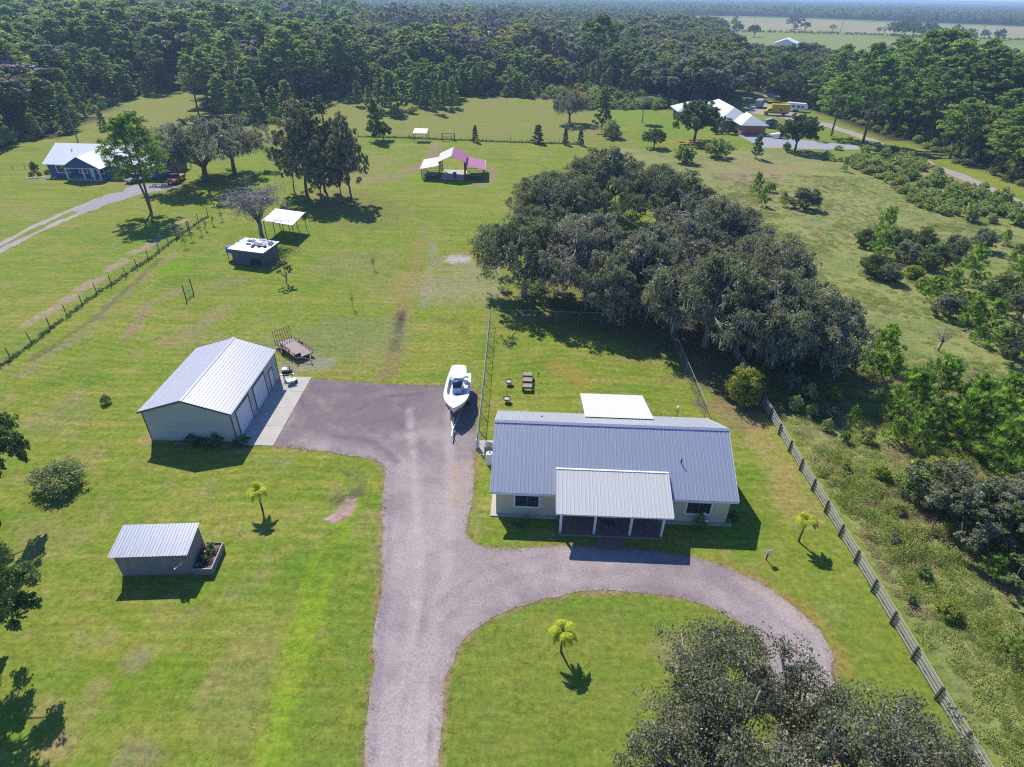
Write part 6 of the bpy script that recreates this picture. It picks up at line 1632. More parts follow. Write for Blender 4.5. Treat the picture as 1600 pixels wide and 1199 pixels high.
CAT = {'live_oak': 'tree', 'oak_tree': 'tree', 'broadleaf_tree': 'tree', 'tall_pine': 'pine tree', 'young_pine': 'pine tree', 'bald_cypress': 'tree', 'round_oak': 'tree', 'bushy_oak': 'tree', 'moss_oak': 'tree',
       'shrub': 'shrub', 'bush': 'bush', 'round_bush': 'bush', 'round_tree': 'tree', 'bare_tree': 'tree', 'bare_sapling': 'sapling', 'sapling': 'sapling', 'young_palm': 'palm', 'cabbage_palm': 'palm', 'plant': 'plant', 'flowering_plant': 'plant', 'cedar_tree': 'tree'}
prnd = random.Random(11)
def plant(k, px, py, label, h=None, top=None, group=None, xy=None, rz=None, wide=1.0):
    (root, parts), H0 = PT[k]
    x, y = xy or P(px, py)
    if top is not None: h = HT(px, py, top)
    s = (h or H0) / H0
    r = copy_thing((root, parts), (x, y, 0), prnd.uniform(0, 6.28) if rz is None else rz, s * wide, label, sz=s)
    r['category'] = CAT[root.name.split('.')[0]]
    if group: r['group'] = group
    return r

# --- the grove of live oaks behind the farmhouse
G = 'live oaks of the mossy grove behind the farmhouse'
for i, (px, py, k, h, wd, lab) in enumerate([
    (822, 388, 0, 11.5, 1.0, 'grey-green live oak at the west end of the grove, nearest the lawn'),
    (870, 312, 2, 12, 1.05, 'live oak at the northwest edge of the grove facing the pavilion'),
    (950, 282, 0, 13, 1.0, 'tall live oak at the back of the grove, below the round dark oak'),
    (925, 395, 1, 12.5, .95, 'live oak over the west part of the chain link fence'),
    (1035, 300, 2, 12, 1.0, 'live oak on the back edge of the grove by the meadow'),
    (1025, 410, 1, 12, 1.0, 'pale mossy live oak over the middle of the chain link fence'),
    (1110, 365, 1, 12.5, 1.0, 'greyest live oak, bristling with bare twigs mid grove'),
    (1120, 460, 0, 12, .95, 'mossy live oak hanging over the back yard corner'),
    (1195, 415, 2, 11.5, .95, 'live oak on the northeast flank of the grove'),
    (1208, 478, 0, 11.5, .9, 'dense live oak where the board fence enters the grove'),
    (1272, 490, 2, 10.5, .85, 'easternmost live oak of the grove beside the meadow'),
    (1190, 470, 1, 11, .8, 'mossy live oak behind the round red-tipped tree'), (962, 425, 0, 9.5, .75, 'small mossy live oak at the back fence line')]):
    x, y = P(px, py, 7.0)
    plant(f'oak{k}', 0, 0, lab, h=h, group=G, xy=(x, y), wide=wd)
x, y = P(1258, 1232, 6.3)
plant('bigoak', 0, 0, 'big grey-green live oak filling the near corner beside the board fence', h=9.5, xy=(x, y), rz=2.2, wide=1.0)
plant('edge', 0, 0, 'dark tree cut by the picture edge beside the round bush', h=12, xy=P(-88, 688, 8.5), wide=.55)
plant('edge', 0, 0, 'dark tree cut by the picture edge west of the plank shed', h=10.5, xy=P(-98, 935, 6.5), wide=.68)
plant('citrus', 97, 757, 'round broad bush alone on the lawn left of the garage', h=1.9, wide=1.3)
plant('shrub1', 166, 630, 'very small green bush on the lawn left of the garage', h=1.0, wide=.8)
for px, py, tp, lab in ((410, 797, 727, 'yellow-green young palm on the lawn below the garage'), (877, 1019, 972, 'yellow-green young palm on the lawn inside the driveway loop'), (1248, 846, 798, 'yellow-green young palm by the board fence east of the farmhouse')):
    plant('palm' + str([410, 877, 1248].index(px)), px, py, lab, h=3.3)
plant('fire', 1158, 624, 'round green tree with reddish tips at the board fence', h=4.1)
plant('leafsap', 446, 443, 'thin dark-leaved sapling right of the animal shed', h=3.6)
plant('sapling', 585, 421, 'bare thin sapling farther up the lawn', h=2.7); plant('sapling', 551, 482, 'bare upright sapling nearer the utility trailer', h=3.0, wide=.6)
for px, py, lab in ((290, 388, 'nearest'), (301, 377, 'second'), (313, 368, 'third'), (324, 360, 'fourth'), (335, 352, 'fifth'), (346, 345, 'farthest')):
    plant('tinysap', px, py, f'tiny staked sapling by the wire fence, {lab} in its row', h=1.7, group='saplings in a row by the wire fence')
# --- trees round the neighbour's house and the carports
plant('forked', 236, 331, 'tall forked pine in front of the blue house', h=17)
plant('darkoak', 322, 284, 'broad mossy oak beside the red pickup truck', h=13.5, wide=1.2)
plant('darkoak', 366, 268, 'mossy oak behind the bare grey tree', h=12.5, wide=.95)
plant('bare', 410, 372, 'bare grey tree with drooping twigs behind the animal shed', h=10.5, wide=1.3)
plant('cypress', 480, 306, 'broad mossy cypress at the west side of the tall dark clump', h=18.5, wide=1.15); plant('cypress2', 508, 300, 'tallest dark cypress in the middle of the clump', h=19, wide=1.2)
plant('cypress', 549, 313, 'narrow mossy cypress column on the east side of the clump', h=16.5, wide=.85); plant('cypress2', 534, 318, 'lower dark cypress in front of the narrow column', h=13.5, wide=.85)
plant('cypress2', 460, 300, 'low cypress at the west foot of the clump beside the mossy oak', h=11.5, wide=1.0); plant('cypress', 503, 320, 'bushy cypress at the front of the clump', h=12, wide=1.0)
plant('ypine0', 588, 220, 'slender pine at the start of the cross fence', top=160); plant('roundoak', 599, 219, 'small dark round tree beside the slender fence pine', h=5, wide=.9)
plant('ypine1', 683, 178, 'single small pine standing alone in the paddock', top=130, wide=.8)
plant('darkoak', 890, 193, 'dark round tree with drooping moss in the far paddock', h=10.5, wide=.9)
plant('ypine0', 940, 208, 'columnar pine rising behind the live oak grove', top=140, wide=.9)
plant('brush0', 955, 216, 'green bush at the foot of the columnar pine', h=5)
plant('lonepine', 931, 142, 'tallest lone pine towering over the woods', top=27, wide=1.2)
plant('cabbage', 1003, 192, 'cabbage palm standing on the bright lawn', h=9, wide=1.5)
plant('roundoak', 1084, 221, 'large dark round oak in front of the hipped house', h=11.5, wide=1.0)
plant('roundoak', 1021, 231, 'small dark round tree at the edge of the bright lawn', h=5.2, wide=1.1)
plant('brush2', 1120, 245, 'dark bush below the large round oak', h=5, wide=1.1); plant('brush2', 1068, 254, 'grey bush at the far corner of the grove', h=4.5)
plant('ypine1', 1180, 248, 'bushy young pine in front of the driveway slabs', top=213, wide=1.1)
plant('roundoak', 1242, 236, 'round-crowned tree beside the driveway of the hipped house', h=10, wide=.9)
plant('leafsap', 1271, 219, 'thin small tree to the right of the driveway tree', h=5.5)
plant('epine1', 1299, 213, 'pine with a bare lower trunk on the grass by the dirt road', top=118, wide=1.25)
plant('epine0', 1348, 223, 'leaning dark-trunked pine beside the dirt road', top=92, wide=1.25)
for px, py, lab in ((742, 222, 'left'), (840, 224, 'middle, thickest'), (883, 226, 'right'), (907, 227, 'last')):
    plant('cedar', px, py, f'small cedar along the cross fence, {lab} one', h=4.2 if px != 840 else 4.6, wide=1.6 if px == 840 else .9, group='cedars along the cross fence')
for k, px, py, h, wd, lab in [('shrub2', 1256, 326, 4.2, 1.3, 'wide dark bush alone in the meadow beside the grove'), ('npine0', 1222, 322, 2.6, .9, 'small pine left of the wide dark meadow bush'), ('npine1', 1180, 305, 4.2, .8, 'small pine poking up behind the grove'), ('npine2', 1190, 322, 3.4, .8, 'bright pine at the edge of the grove'),
    ('shrub1', 1203, 300, 2.2, .8, 'small round shrub behind the grove'), ('npine1', 1318, 268, 3.0, .7, 'spindly sapling pine in the upper meadow'), ('shrub2', 1532, 390, 3.6, 1.15, 'round dark bush near the meadow track'), ('npine0', 1567, 382, 2.4, 1, 'small bright pine beside the round dark bush'), ('npine0', 1578, 412, 1.8, 1, 'low bright pine at the picture edge by the meadow track'),
    ('sapling', 1465, 548, 4.2, 1.6, 'grey leafless bush casting a long shadow in the meadow')]:
    plant(k, px, py, lab, h=h, wide=wd)
for px, py, k, h, wd, lab in ((1215, 590, 'bushoak1', 3.6, .8, 'dark undergrowth bush beyond the board fence'), (1262, 585, 'bushoak1', 3.2, .9, 'dark undergrowth bush in the grove shade by the light weeds'), (1310, 580, 'bushoak0', 3.4, .8, 'dark undergrowth bush at the east foot of the grove'), (1240, 640, 'brush0', 1.6, .8, 'light weedy shrub in front of the dark undergrowth'), (1268, 650, 'brush0', 1.5, .8, 'yellowish weedy shrub below the grove shade'), (1290, 672, 'brush0', 1.3, .7, 'weedy shrub halfway to the lower thicket'), (1318, 690, 'brush2', 1.3, .6, 'green weedy shrub near the lower thicket tip')):
    plant(k, px, py, lab, h=h, wide=wd)
# --- thicket on the east meadow
G = 'shrubs and young pines of the east thicket'
TH = [('npine1', 1378, 372, 5.0, .9, 'tallest young pine crowning the upper thicket'), ('shrub0', 1348, 385, 3.2, 1.1, 'dark shrub at the northwest corner of the thicket'), ('npine0', 1372, 402, 4.0, 1.1, 'bluish young pine in the middle of the upper thicket'), ('shrub2', 1402, 388, 3.6, 1.0, 'brownish shrub behind the bluish young pine'),
    ('shrub0', 1362, 430, 3.6, 1.25, 'wide dark shrub on the west face of the thicket'), ('shrub2', 1386, 440, 3.0, 1.1, 'low dark shrub at the foot of the upper thicket'), ('shrub2', 1414, 408, 3.4, 1.1, 'olive shrub right of the bluish young pine'), ('shrub0', 1440, 390, 4.0, 1.1, 'dark shrub on the north edge of the thicket'), ('shrub3', 1424, 432, 1.8, 1.0, 'lime low shrub between two dark shrubs'),
    ('shrub0', 1458, 420, 4.2, 1.1, 'large dark shrub halfway along the thicket'), ('shrub2', 1488, 405, 4.0, 1.1, 'tall brown-green shrub at the thicket top edge'), ('npine2', 1512, 442, 5.2, 1.0, 'tall bright pine halfway along the thicket'), ('shrub3', 1445, 452, 1.6, 1.2, 'sprawling lime shrub under the large dark shrub'), ('npine0', 1452, 470, 3.4, 1.1, 'young pine on the west face below the lime shrub'),
    ('npine1', 1478, 468, 4.0, 1.1, 'young pine second behind the west face'), ('shrub2', 1478, 495, 3.4, 1.1, 'brown shrub under the young pine pair'), ('shrub3', 1515, 482, 2.2, 1.1, 'ochre-topped shrub in the thicket middle'), ('npine2', 1512, 512, 3.8, 1.0, 'bright young pine on the west face, lower part'), ('npine0', 1540, 520, 4.2, 1.0, 'bushy young pine at the southwest face'),
    ('shrub0', 1565, 470, 4.0, 1.2, 'dark shrub mass near the right picture edge'), ('shrub2', 1590, 500, 4.5, 1.2, 'big brown shrub cut by the right picture edge'), ('shrub0', 1585, 560, 4.6, 1.25, 'large dark shrub at the edge above the watermark height'), ('npine1', 1556, 548, 3.0, 1.0, 'small pine before the large dark shrub'), ('npine2', 1524, 535, 2.2, .9, 'very small pine at the thicket foot'), ('npine2', 1590, 445, 4.6, 1.0, 'pine top at the picture edge above the brown shrub'),
    ('npine0', 1375, 565, 4.2, 1.1, 'young pine at the southeast corner of the grove'), ('npine1', 1362, 590, 3.0, 1.1, 'bright small pine under the east side of the grove'), ('npine2', 1392, 585, 2.4, 1.0, 'low pine beside the grove corner pine'), ('npine0', 1408, 655, 5.4, 1.05, 'double-topped pine opposite the round red-tipped tree'), ('npine1', 1448, 640, 5.6, 1.05, 'tall bright pine north of the lower thicket'),
    ('npine2', 1428, 700, 3.8, 1.1, 'bushy pine on the west tip of the lower thicket'), ('npine0', 1505, 660, 5.0, 1.0, 'pine behind the middle of the lower thicket'), ('npine1', 1490, 690, 5.0, 1.1, 'broad young pine in the lower thicket'), ('npine2', 1528, 700, 5.6, 1.1, 'tall broad pine of the lower thicket'), ('npine0', 1555, 655, 4.8, 1.0, 'pine at the back of the lower thicket'), ('npine1', 1585, 700, 5.4, 1.1, 'large pine at the right edge of the lower thicket'),
    ('npine2', 1560, 740, 5.6, 1.15, 'bright pine above the dark bushy oak'), ('npine0', 1592, 770, 5.4, 1.15, 'bright pine cut by the edge behind the dark bushy oak'), ('shrub1', 1432, 775, 3.4, .95, 'upright leafy shrub at the west tip of the lower thicket'), ('shrub2', 1500, 820, 5.4, 1.55, 'grey-green bushy oak, widest in the lower thicket'), ('shrub0', 1555, 850, 4.6, 1.5, 'dark bushy oak behind the lowest small pine'),
    ('shrub2', 1590, 830, 5.0, 1.4, 'grey oak shrub at the right edge of the lower thicket'), ('npine0', 1546, 900, 1.9, 1.2, 'bright little pine under the dark bushy oak'), ('npine1', 1598, 1035, 3.2, 1.1, 'bright young pine cut by the right edge near the fence corner'), ('shrub3', 1470, 745, 1.6, 1.2, 'lime undergrowth shrub between the lower thicket pines'), ('shrub0', 1470, 790, 2.8, 1.1, 'dark low shrub touching the grey-green bushy oak'),
    ('shrub0', 1630, 900, 5.5, 1.6, 'dark oak shrub at the thicket end out by the edge'), ('npine1', 1640, 620, 6, 1.1, 'outermost pine at the right edge')]
for k, px, py, h, wd, lab in TH:
    if k in ('shrub0', 'shrub2') and h >= 4.4: k, wd = 'bushoak0' if k == 'shrub2' else 'bushoak1', wd * .75
    plant(k, px, py, lab, h=h, wide=wd, group=G)

# --- brush along the meadow track and roadside
G = 'brush bushes beside the dirt road'
ORD = 'first second third fourth fifth sixth seventh eighth ninth tenth eleventh twelfth thirteenth fourteenth fifteenth sixteenth seventeenth eighteenth nineteenth twentieth twenty-first'.split()
for i, (px, py, k, h, wd) in enumerate(sorted([(1345, 262, 1, 2.4, 1.2), (1352, 240, 0, 2.2, 1.2), (1365, 262, 0, 2.6, 1.3), (1382, 272, 2, 2.6, 1.3), (1400, 262, 0, 2.8, 1.2), (1420, 280, 2, 2.6, 1.4), (1380, 248, 2, 2.4, 1.2), (1405, 290, 0, 2.2, 1.3), (1440, 298, 0, 2.4, 1.3), (1462, 290, 2, 2.8, 1.3), (1485, 305, 0, 2.6, 1.3), (1452, 310, 0, 2.0, 1.3), (1500, 318, 2, 3.0, 1.0), (1520, 320, 0, 3.4, .9), (1545, 330, 2, 3.2, 1.1), (1562, 318, 0, 3.4, 1.0), (1548, 348, 0, 1.8, 1.0), (1588, 350, 2, 3.6, 1.0), (1512, 345, 0, 3.4, .8), (1335, 250, 0, 1.8, 1.2), (1595, 395, 2, 2.0, 1.0)])):
    plant(f'brush{k}', px, py, ORD[i] + ' bush of the scrub beside the dirt road, counting from the driveway slabs', h=h, wide=wd, group=G)

# --- plants at the buildings
for px, py, h, lab in ((300, 693, .9, 'small dark plant at the left of the garage wall bed'), (312, 694, .7, 'dark plant in the middle of the garage wall bed'), (324, 694, .6, 'low dark plant right of the middle in the garage wall bed'), (337, 694, 1.1, 'taller dark plant at the right of the garage wall bed'), (379, 694, .9, 'leafy plant at the garage corner by the apron')):
    plant('smallplant', px, py, lab, h=h, wide=1.1)
tag(MB().box(-.9, .5, -.1, .1, 0, .16).build('log', M['grey_bark'], None, (*P(288, 694), 0), (0, 0, .1), bevel=.05), 'pale log lying at the foot of the garage wall', 'log')
def blossoms(root, spots, r, m):
    mb = MB()
    for x, y, z in spots: mb.lathe([(r * .3, 0), (r, r * .5), (r * .5, r)], (x, y, z), 7)
    mb.build('blossom', M[m], root)
o = plant('tallplant', 1093, 826, 'tall bushy plant with white blossoms under the east front window', h=1.7); blossoms(o, [(0, -.1, 1.5), (.25, -.3, 1.3), (-.2, -.35, 1.1), (.1, -.4, .9)], .09, 'flower_white')
o = plant('tallplant', 822, 817, 'small shrub with one white blossom under the west front window', h=.9); blossoms(o, [(0, -.15, 1.4)], .07, 'flower_white')
plant('smallplant', 1138, 812, 'dark potted plant at the east corner of the farmhouse', h=.9)
plant('smallplant', 810, 822, 'low grey plant beside the small west shrub', h=.5)
# planter flowers
cx, cy, srot, px0, px1, py0, py1, ph = PLANTER
c_, s_ = math.cos(srot), math.sin(srot)
for i, (u, v, h, lab, m) in enumerate([(.35, .82, .55, 'purple-flowering plant at the back of the planter', 'flower_pink'), (.42, .62, .55, 'yellow-green plant in the middle of the planter', 'flower_yellow'), (.3, .35, .55, 'bright leafy plant in the front half of the planter', 'flower_yellow'), (.25, .12, .35, 'tiny plant at the front corner of the planter', 'flower_white'), (.75, .68, .35, 'low grey plant by the outer planter board', 'flower_white'), (.7, .3, .3, 'dry low plant near the front planter board', 'flower_pink')]):
    X0, Y0 = px0 + (px1 - px0) * u, py0 + (py1 - py0) * v
    r = plant('smallplant', 0, 0, lab, h=h, xy=(cx + X0 * c_ - Y0 * s_, cy + X0 * s_ + Y0 * c_)); r.location.z = ph - .13
    blossoms(r, [(prnd.uniform(-.25, .25), prnd.uniform(-.25, .25), .42) for _ in range(4)], .05, m)
# hedge in front of the hipped house
for i in range(4):
    plant('shrub0', 1118 + i * 10, 209.5, 'clipped dark hedge bush beside the red garage door', h=1.8, wide=1.1, group='hedge bushes at the hipped house')
plant('cabbage', 1134, 208, 'low palm at the corner of the hipped house', h=5, wide=1.1)
for i, (px, py) in enumerate(((62, 274), (74, 272), (50, 275))): plant('shrub3', px, py, 'yellow-green low bush at the corner of the blue house', h=.9, wide=.8, group='yellow bushes by the blue house')
plant('shrub0', 56, 268, 'dark round shrub by the rock border', h=2.2, wide=.8)
plant('brush2', 250, 219, 'reddish low brush heap behind the blue house', h=2.0, wide=1.5); plant('ypine0', 163, 203, 'small pine in the field behind the blue house', top=174)
for px, py in ((310, 178), (327, 176)): plant('pine0', px, py, 'twin-trunked field pine, one of the tall pair at the wood edge', top=88 if px == 310 else 95, wide=1.2, group='pair of tall field pines')

G = 'young pines standing out in front of the paddock wood'
for i, (px, py, tp, w) in enumerate([(598, 173, 118, 1), (612, 178, 106, 1.1), (605, 165, 110, 1), (630, 172, 120, 1), (655, 166, 112, 1.1), (668, 170, 118, 1), (680, 166, 108, 1.1), (695, 171, 120, 1), (707, 168, 116, 1), (662, 160, 105, 1), (690, 160, 106, 1), (560, 166, 120, 1), (577, 172, 128, .9), (452, 182, 120, 1.1), (430, 188, 130, 1), (400, 190, 118, 1.1), (372, 188, 122, 1.1), (350, 184, 112, 1.1)]):
    plant(f'ypine{i % 2}', px, py, ['leftmost', 'second', 'third', 'fourth', 'fifth', 'sixth', 'seventh', 'eighth', 'ninth', 'tenth', 'eleventh', 'twelfth', 'thirteenth', 'fourteenth', 'fifteenth', 'sixteenth', 'seventeenth', 'rightmost'][sorted([598, 612, 605, 630, 655, 668, 680, 695, 707, 662, 690, 560, 577, 452, 430, 400, 372, 350]).index(px)] + ' young pine of those in front of the wood edge, between blue house and paddock', top=tp + 9, wide=w * 1.1, group=G)
for px, py, k, h, w, lab in ((592, 181, 'brush0', 3.2, 1.3, 'pale bush at the foot of the pines near the path'), (620, 183, 'brush2', 3.4, 1.2, 'green bush under the thick pine of the paddock edge'), (645, 178, 'brush0', 2.6, 1.2, 'small pale bush between two paddock pine clusters'), (418, 192, 'brush2', 3.5, 1.3, 'green bush left of the cypress clump'), (385, 194, 'brush0', 3.5, 1.3, 'pale bush above the mossy oak')):
    plant(k, px, py, lab, h=h, wide=w)
# low bushes in the weeds between the board fence and the lower thicket
for px, py, k, h, w, lab in ((1235, 612, 'shrub2', 2.2, .8, 'olive bush in the weeds nearest the red-tipped tree'), (1262, 625, 'brush0', 2.0, .8, 'pale weedy bush below the grove corner'), (1300, 628, 'brush1', 1.8, .7, 'yellowish bush in the weeds below the oaks'), (1290, 655, 'shrub2', 1.7, .9, 'brown-olive bush midway along the weedy strip'), (1330, 660, 'npine1', 1.8, .9, 'small pine alone in the weedy strip'), (1352, 690, 'brush0', 1.5, .8, 'pale low bush in the middle of the weedy strip'), (1392, 690, 'npine2', 2.6, .9, 'small pine at the west tip of the thicket'),
        (1320, 735, 'brush2', 1.0, .7, 'low green bush beyond the fence opposite the farmhouse'), (1372, 745, 'shrub3', 1.2, .9, 'ochre bush in the weeds opposite the farmhouse'), (1402, 800, 'brush0', 1.0, .8, 'pale bush in the lower weedy strip'), (1395, 850, 'shrub2', 1.1, .8, 'brown bush in the lower weedy strip'), (1440, 900, 'brush2', 1.2, .8, 'green bush in the lower weedy strip'), (1480, 960, 'shrub3', 1.1, .9, 'ochre bush low in the weeds near the fence end'), (1420, 940, 'brush0', .9, .8, 'pale bush beside the fence near its low end')):
    plant(k, px, py, lab, h=h, wide=w)

# ------------------------------------------------------------------ the woods
def jgrid(x0, x1, y0, y1, s, seed):
    r = np.random.default_rng(seed); X, Y = np.meshgrid(np.arange(x0, x1, s), np.arange(y0, y1, s))
    X = X + (np.arange(X.shape[0]) % 2)[:, None] * s / 2
    return (X + r.uniform(-.38, .38, X.shape) * s).ravel(), (Y + r.uniform(-.38, .38, Y.shape) * s).ravel()
def infov(X, Y, m=30): return np.abs(X) < Y * .93 + m
near = []                                  # (dist, kind, x, y, scale-height, wide)
wr = np.random.default_rng(5)
EDGE = WEST[4:20]
def wood(polys, y0, y1, s, seed, lim=1):
    X, Y = jgrid(-1.0 * y1 - 30, 1.0 * y1 + 30, y0, y1, s, seed); k = infov(X, Y); X, Y = X[k], Y[k]
    k = np.zeros(len(X), bool)
    for pg in polys: k |= in_poly(X, Y, pg)
    return X[k], Y[k]
pts = []
for (a_, b_, s) in ((100, 300, 7.8), (300, 420, 8.8), (420, 620, 10.5), (620, 900, 12.5)):
    X, Y = wood((WEST, EAST), a_, b_, s, int(a_))
    pts.append((X, Y))
X = np.concatenate([p[0] for p in pts]); Y = np.concatenate([p[1] for p in pts])
isE = in_poly(X, Y, EAST)
dW = seg_dist(X, Y, WEST[:24]); dE = seg_dist(X, Y, EAST[:10])
mixn = fbm(X, Y, 38, 80, 2); mix2 = fbm(X, Y, 26, 90, 2); u = wr.random(len(X)); u2 = wr.random(len(X))
pxl = np.array([PR(x, y, 0)[0] for x, y in zip(X, Y)])
for i in range(len(X)):
    x, y = X[i], Y[i]; q = pxl[i]; D = dE[i] if isE[i] else dW[i]
    if isE[i]:
        if q < 1285: k = 'oak' if u[i] < .62 else ('broad0' if u[i] < .85 else 'pine'); h = wr.uniform(12, 17)
        else:
            k = 'pine' if u[i] < .62 else ('oak' if u[i] < .8 else ('broad0' if u[i] < .93 else 'broad1')); h = wr.uniform(16, 21) if k == 'pine' else wr.uniform(8, 13)
        if D < 7: h *= .75
        if y > 300: h = min(h, max(8, 13 - (y - 300) * .02))
        wd = 1.15 if k == 'pine' else 1.1
    elif q < 560:
        k = 'pine' if u[i] < .86 else ('oak' if u[i] < .93 else 'broad2'); h = wr.uniform(17, 24); wd = 1.45
        if D < 20 and u2[i] < .75 and q < 330: k = 'ypine'; h = wr.uniform(8, 12); wd = 1.2
        if D < 12 and 30 < q < 160 and u2[i] > .75: continue
    elif q < 860:
        if D < 30: k = 'ypine' if u2[i] < .8 else 'broad0'; h = wr.uniform(9, 13); wd = 1.25
        else:
            wd = 1.3; h = wr.uniform(13, 20)
            k = 'broad2' if mixn[i] > .62 else ('broad1' if mix2[i] > .60 else ('pine' if u[i] < .38 else ('oak' if u[i] < .65 else 'broad0')))
    else:
        if D < 34: k = 'brush'; h = wr.uniform(2.6, 4.5); wd = 1.1
        elif D < 62 and q < 1000: k = 'ypine' if u[i] < .6 else 'broad0'; h = wr.uniform(7, 10); wd = 1.25
        else:
            k = 'oak' if u[i] < .62 else ('broad1' if mix2[i] > .6 else ('broad0' if u[i] < .85 else 'pine')); h = wr.uniform(12, 17); wd = 1.25
    if k == 'oak': k = f'foak{int(u2[i] * 3)}'
    elif k == 'pine' and isE[i]: k = f'epine{int(u2[i] * 2)}'
    elif k == 'pine': k = f'pine{int(u2[i] * 3)}'
    elif k == 'ypine': k = f'ypine{int(u2[i] * 2)}'
    elif k == 'brush': k = f'brush{int(u2[i] * 3) % 3 if u2[i] > .35 else 0}'
    hv = 1 + (mixn[i] - .5) * .7 + wr.uniform(-.22, .22); near.append((math.hypot(x, y), k, x, y, h * (hv if k != 'brush0' else 1), wd * wr.uniform(.8, 1.35), isE[i], q))
near.sort()
DD = {(x, y): (dE[i] if isE[i] else dW[i]) for i, (x, y) in enumerate(zip(X, Y))}
LM = [(-60, 'at its far west end', False), (40, 'left of the blue house', False), (110, 'above the blue house', False), (180, 'above the forked pine', False), (250, 'above the mossy oak', False), (330, 'behind the tall field pines', False), (400, 'above the mossy oaks', False), (480, 'above the cypress clump', False), (560, 'right of the cypress clump', False),
      (610, 'above the fence pine', False), (680, 'above the pavilion', False), (760, 'right of the pavilion', False), (840, 'left of the lone giant pine', False), (900, 'behind the mossy paddock tree', False), (950, 'beside the lone giant pine', False), (1010, 'behind the cabbage palm', False), (1080, 'behind the round dark oak', False), (1140, 'behind the hipped house', False),
      (1170, 'behind the covered trailer', True), (1215, 'behind the yellow truck', True), (1260, 'behind the white camper', True), (1310, 'behind the first roadside pine', True), (1370, 'behind the leaning pine', True), (1440, 'above the meadow track', True), (1510, 'above the upper thicket', True), (1580, 'near the picture edge', True), (1660, 'past the picture edge', True)]
NAMES = {'foak': ('dark oak', 'oaks'), 'pine': ('tall pine', 'tall pines'), 'ypine': ('young pine', 'young pines'), 'brush': ('rounded bush', 'bushes'), 'broad': ('broadleaf tree', 'broadleaf trees')}
cnt = {}; rest = []
for d, k, x, y, h, wd, e, q in near:
    kk = k.rstrip('0123456789').replace('epine', 'pine'); cnt[kk] = cnt.get(kk, 0) + 1
    if cnt[kk] > {'foak': 170, 'pine': 240, 'ypine': 150, 'brush': 170, 'broad': 110}[kk]:
        rest.append((k, x, y, h, wd)); continue
    n1, n2 = NAMES[kk]
    if kk == 'broad': n1, n2 = [('green leafy tree', 'leafy trees'), ('yellowing leafy tree', 'yellowing trees'), ('grey-purple tree', 'grey trees')][int(k[-1])]
    row = 'front row of the' if DD[(x, y)] < 9 else ('second row of the' if DD[(x, y)] < 26 else ('inner rows of the' if DD[(x, y)] < 60 else 'far back of the'))
    lm = min(LM, key=lambda t: abs(t[0] - PR(x, y, 0)[0]) if t[2] == bool(e) else 1e9)[1]
    where = 'wood along the dirt road' if e else ('dense wood behind the blue house' if q < 560 else ('wood behind the paddock' if q < 860 else 'wood behind the bright lawn'))
    o = plant(k, 0, 0, f'{n1} in the {row} woods {lm}', h=h, xy=(x, y), wide=wd, group=f'{n2} in the {where}')
# everything further off is one mass of trees
def flat_mesh(tr, nm, keep=1.0, big=1.0, seed=0):
    """trunk and foliage of a prototype tree as one mesh for the massed woods"""
    r = np.random.default_rng(seed); (root, parts), H0 = tr
    t, c = parts[0].data, parts[1].data
    def arr(me):
        v = np.empty(len(me.vertices) * 3, np.float32); me.vertices.foreach_get('co', v); return v.reshape(-1, 3)
    cv = arr(c).reshape(-1, 4, 3); v = np.empty(len(c.vertices), np.float32); c.attributes['v'].data.foreach_get('value', v); v = v.reshape(-1, 4)
    k = r.random(len(cv)) < keep; cv, v = cv[k], v[k]; ce = cv.mean(1, keepdims=True); cv = ce + (cv - ce) * big
    H = H0; r0 = H * .018; n = 5; a = np.arange(n) * 2 * math.pi / n
    tv = np.concatenate([np.stack([np.cos(a) * rr, np.sin(a) * rr, np.full(n, z)], 1) for rr, z in ((r0, -.3), (r0 * .4, H * .8))])
    tf = np.array([[i, (i + 1) % n, n + (i + 1) % n, n + i] for i in range(n)])
    V = np.concatenate([cv.reshape(-1, 3), tv]); F = np.concatenate([np.arange(len(cv) * 4).reshape(-1, 4), tf + len(cv) * 4])
    mi = np.concatenate([np.zeros(len(cv)), np.ones(len(tf))]); vv = np.concatenate([v.ravel(), np.ones(len(tv))])
    return npmesh(nm, V, F, [c.materials[0], M['bark']], attr=vv, mi=mi)
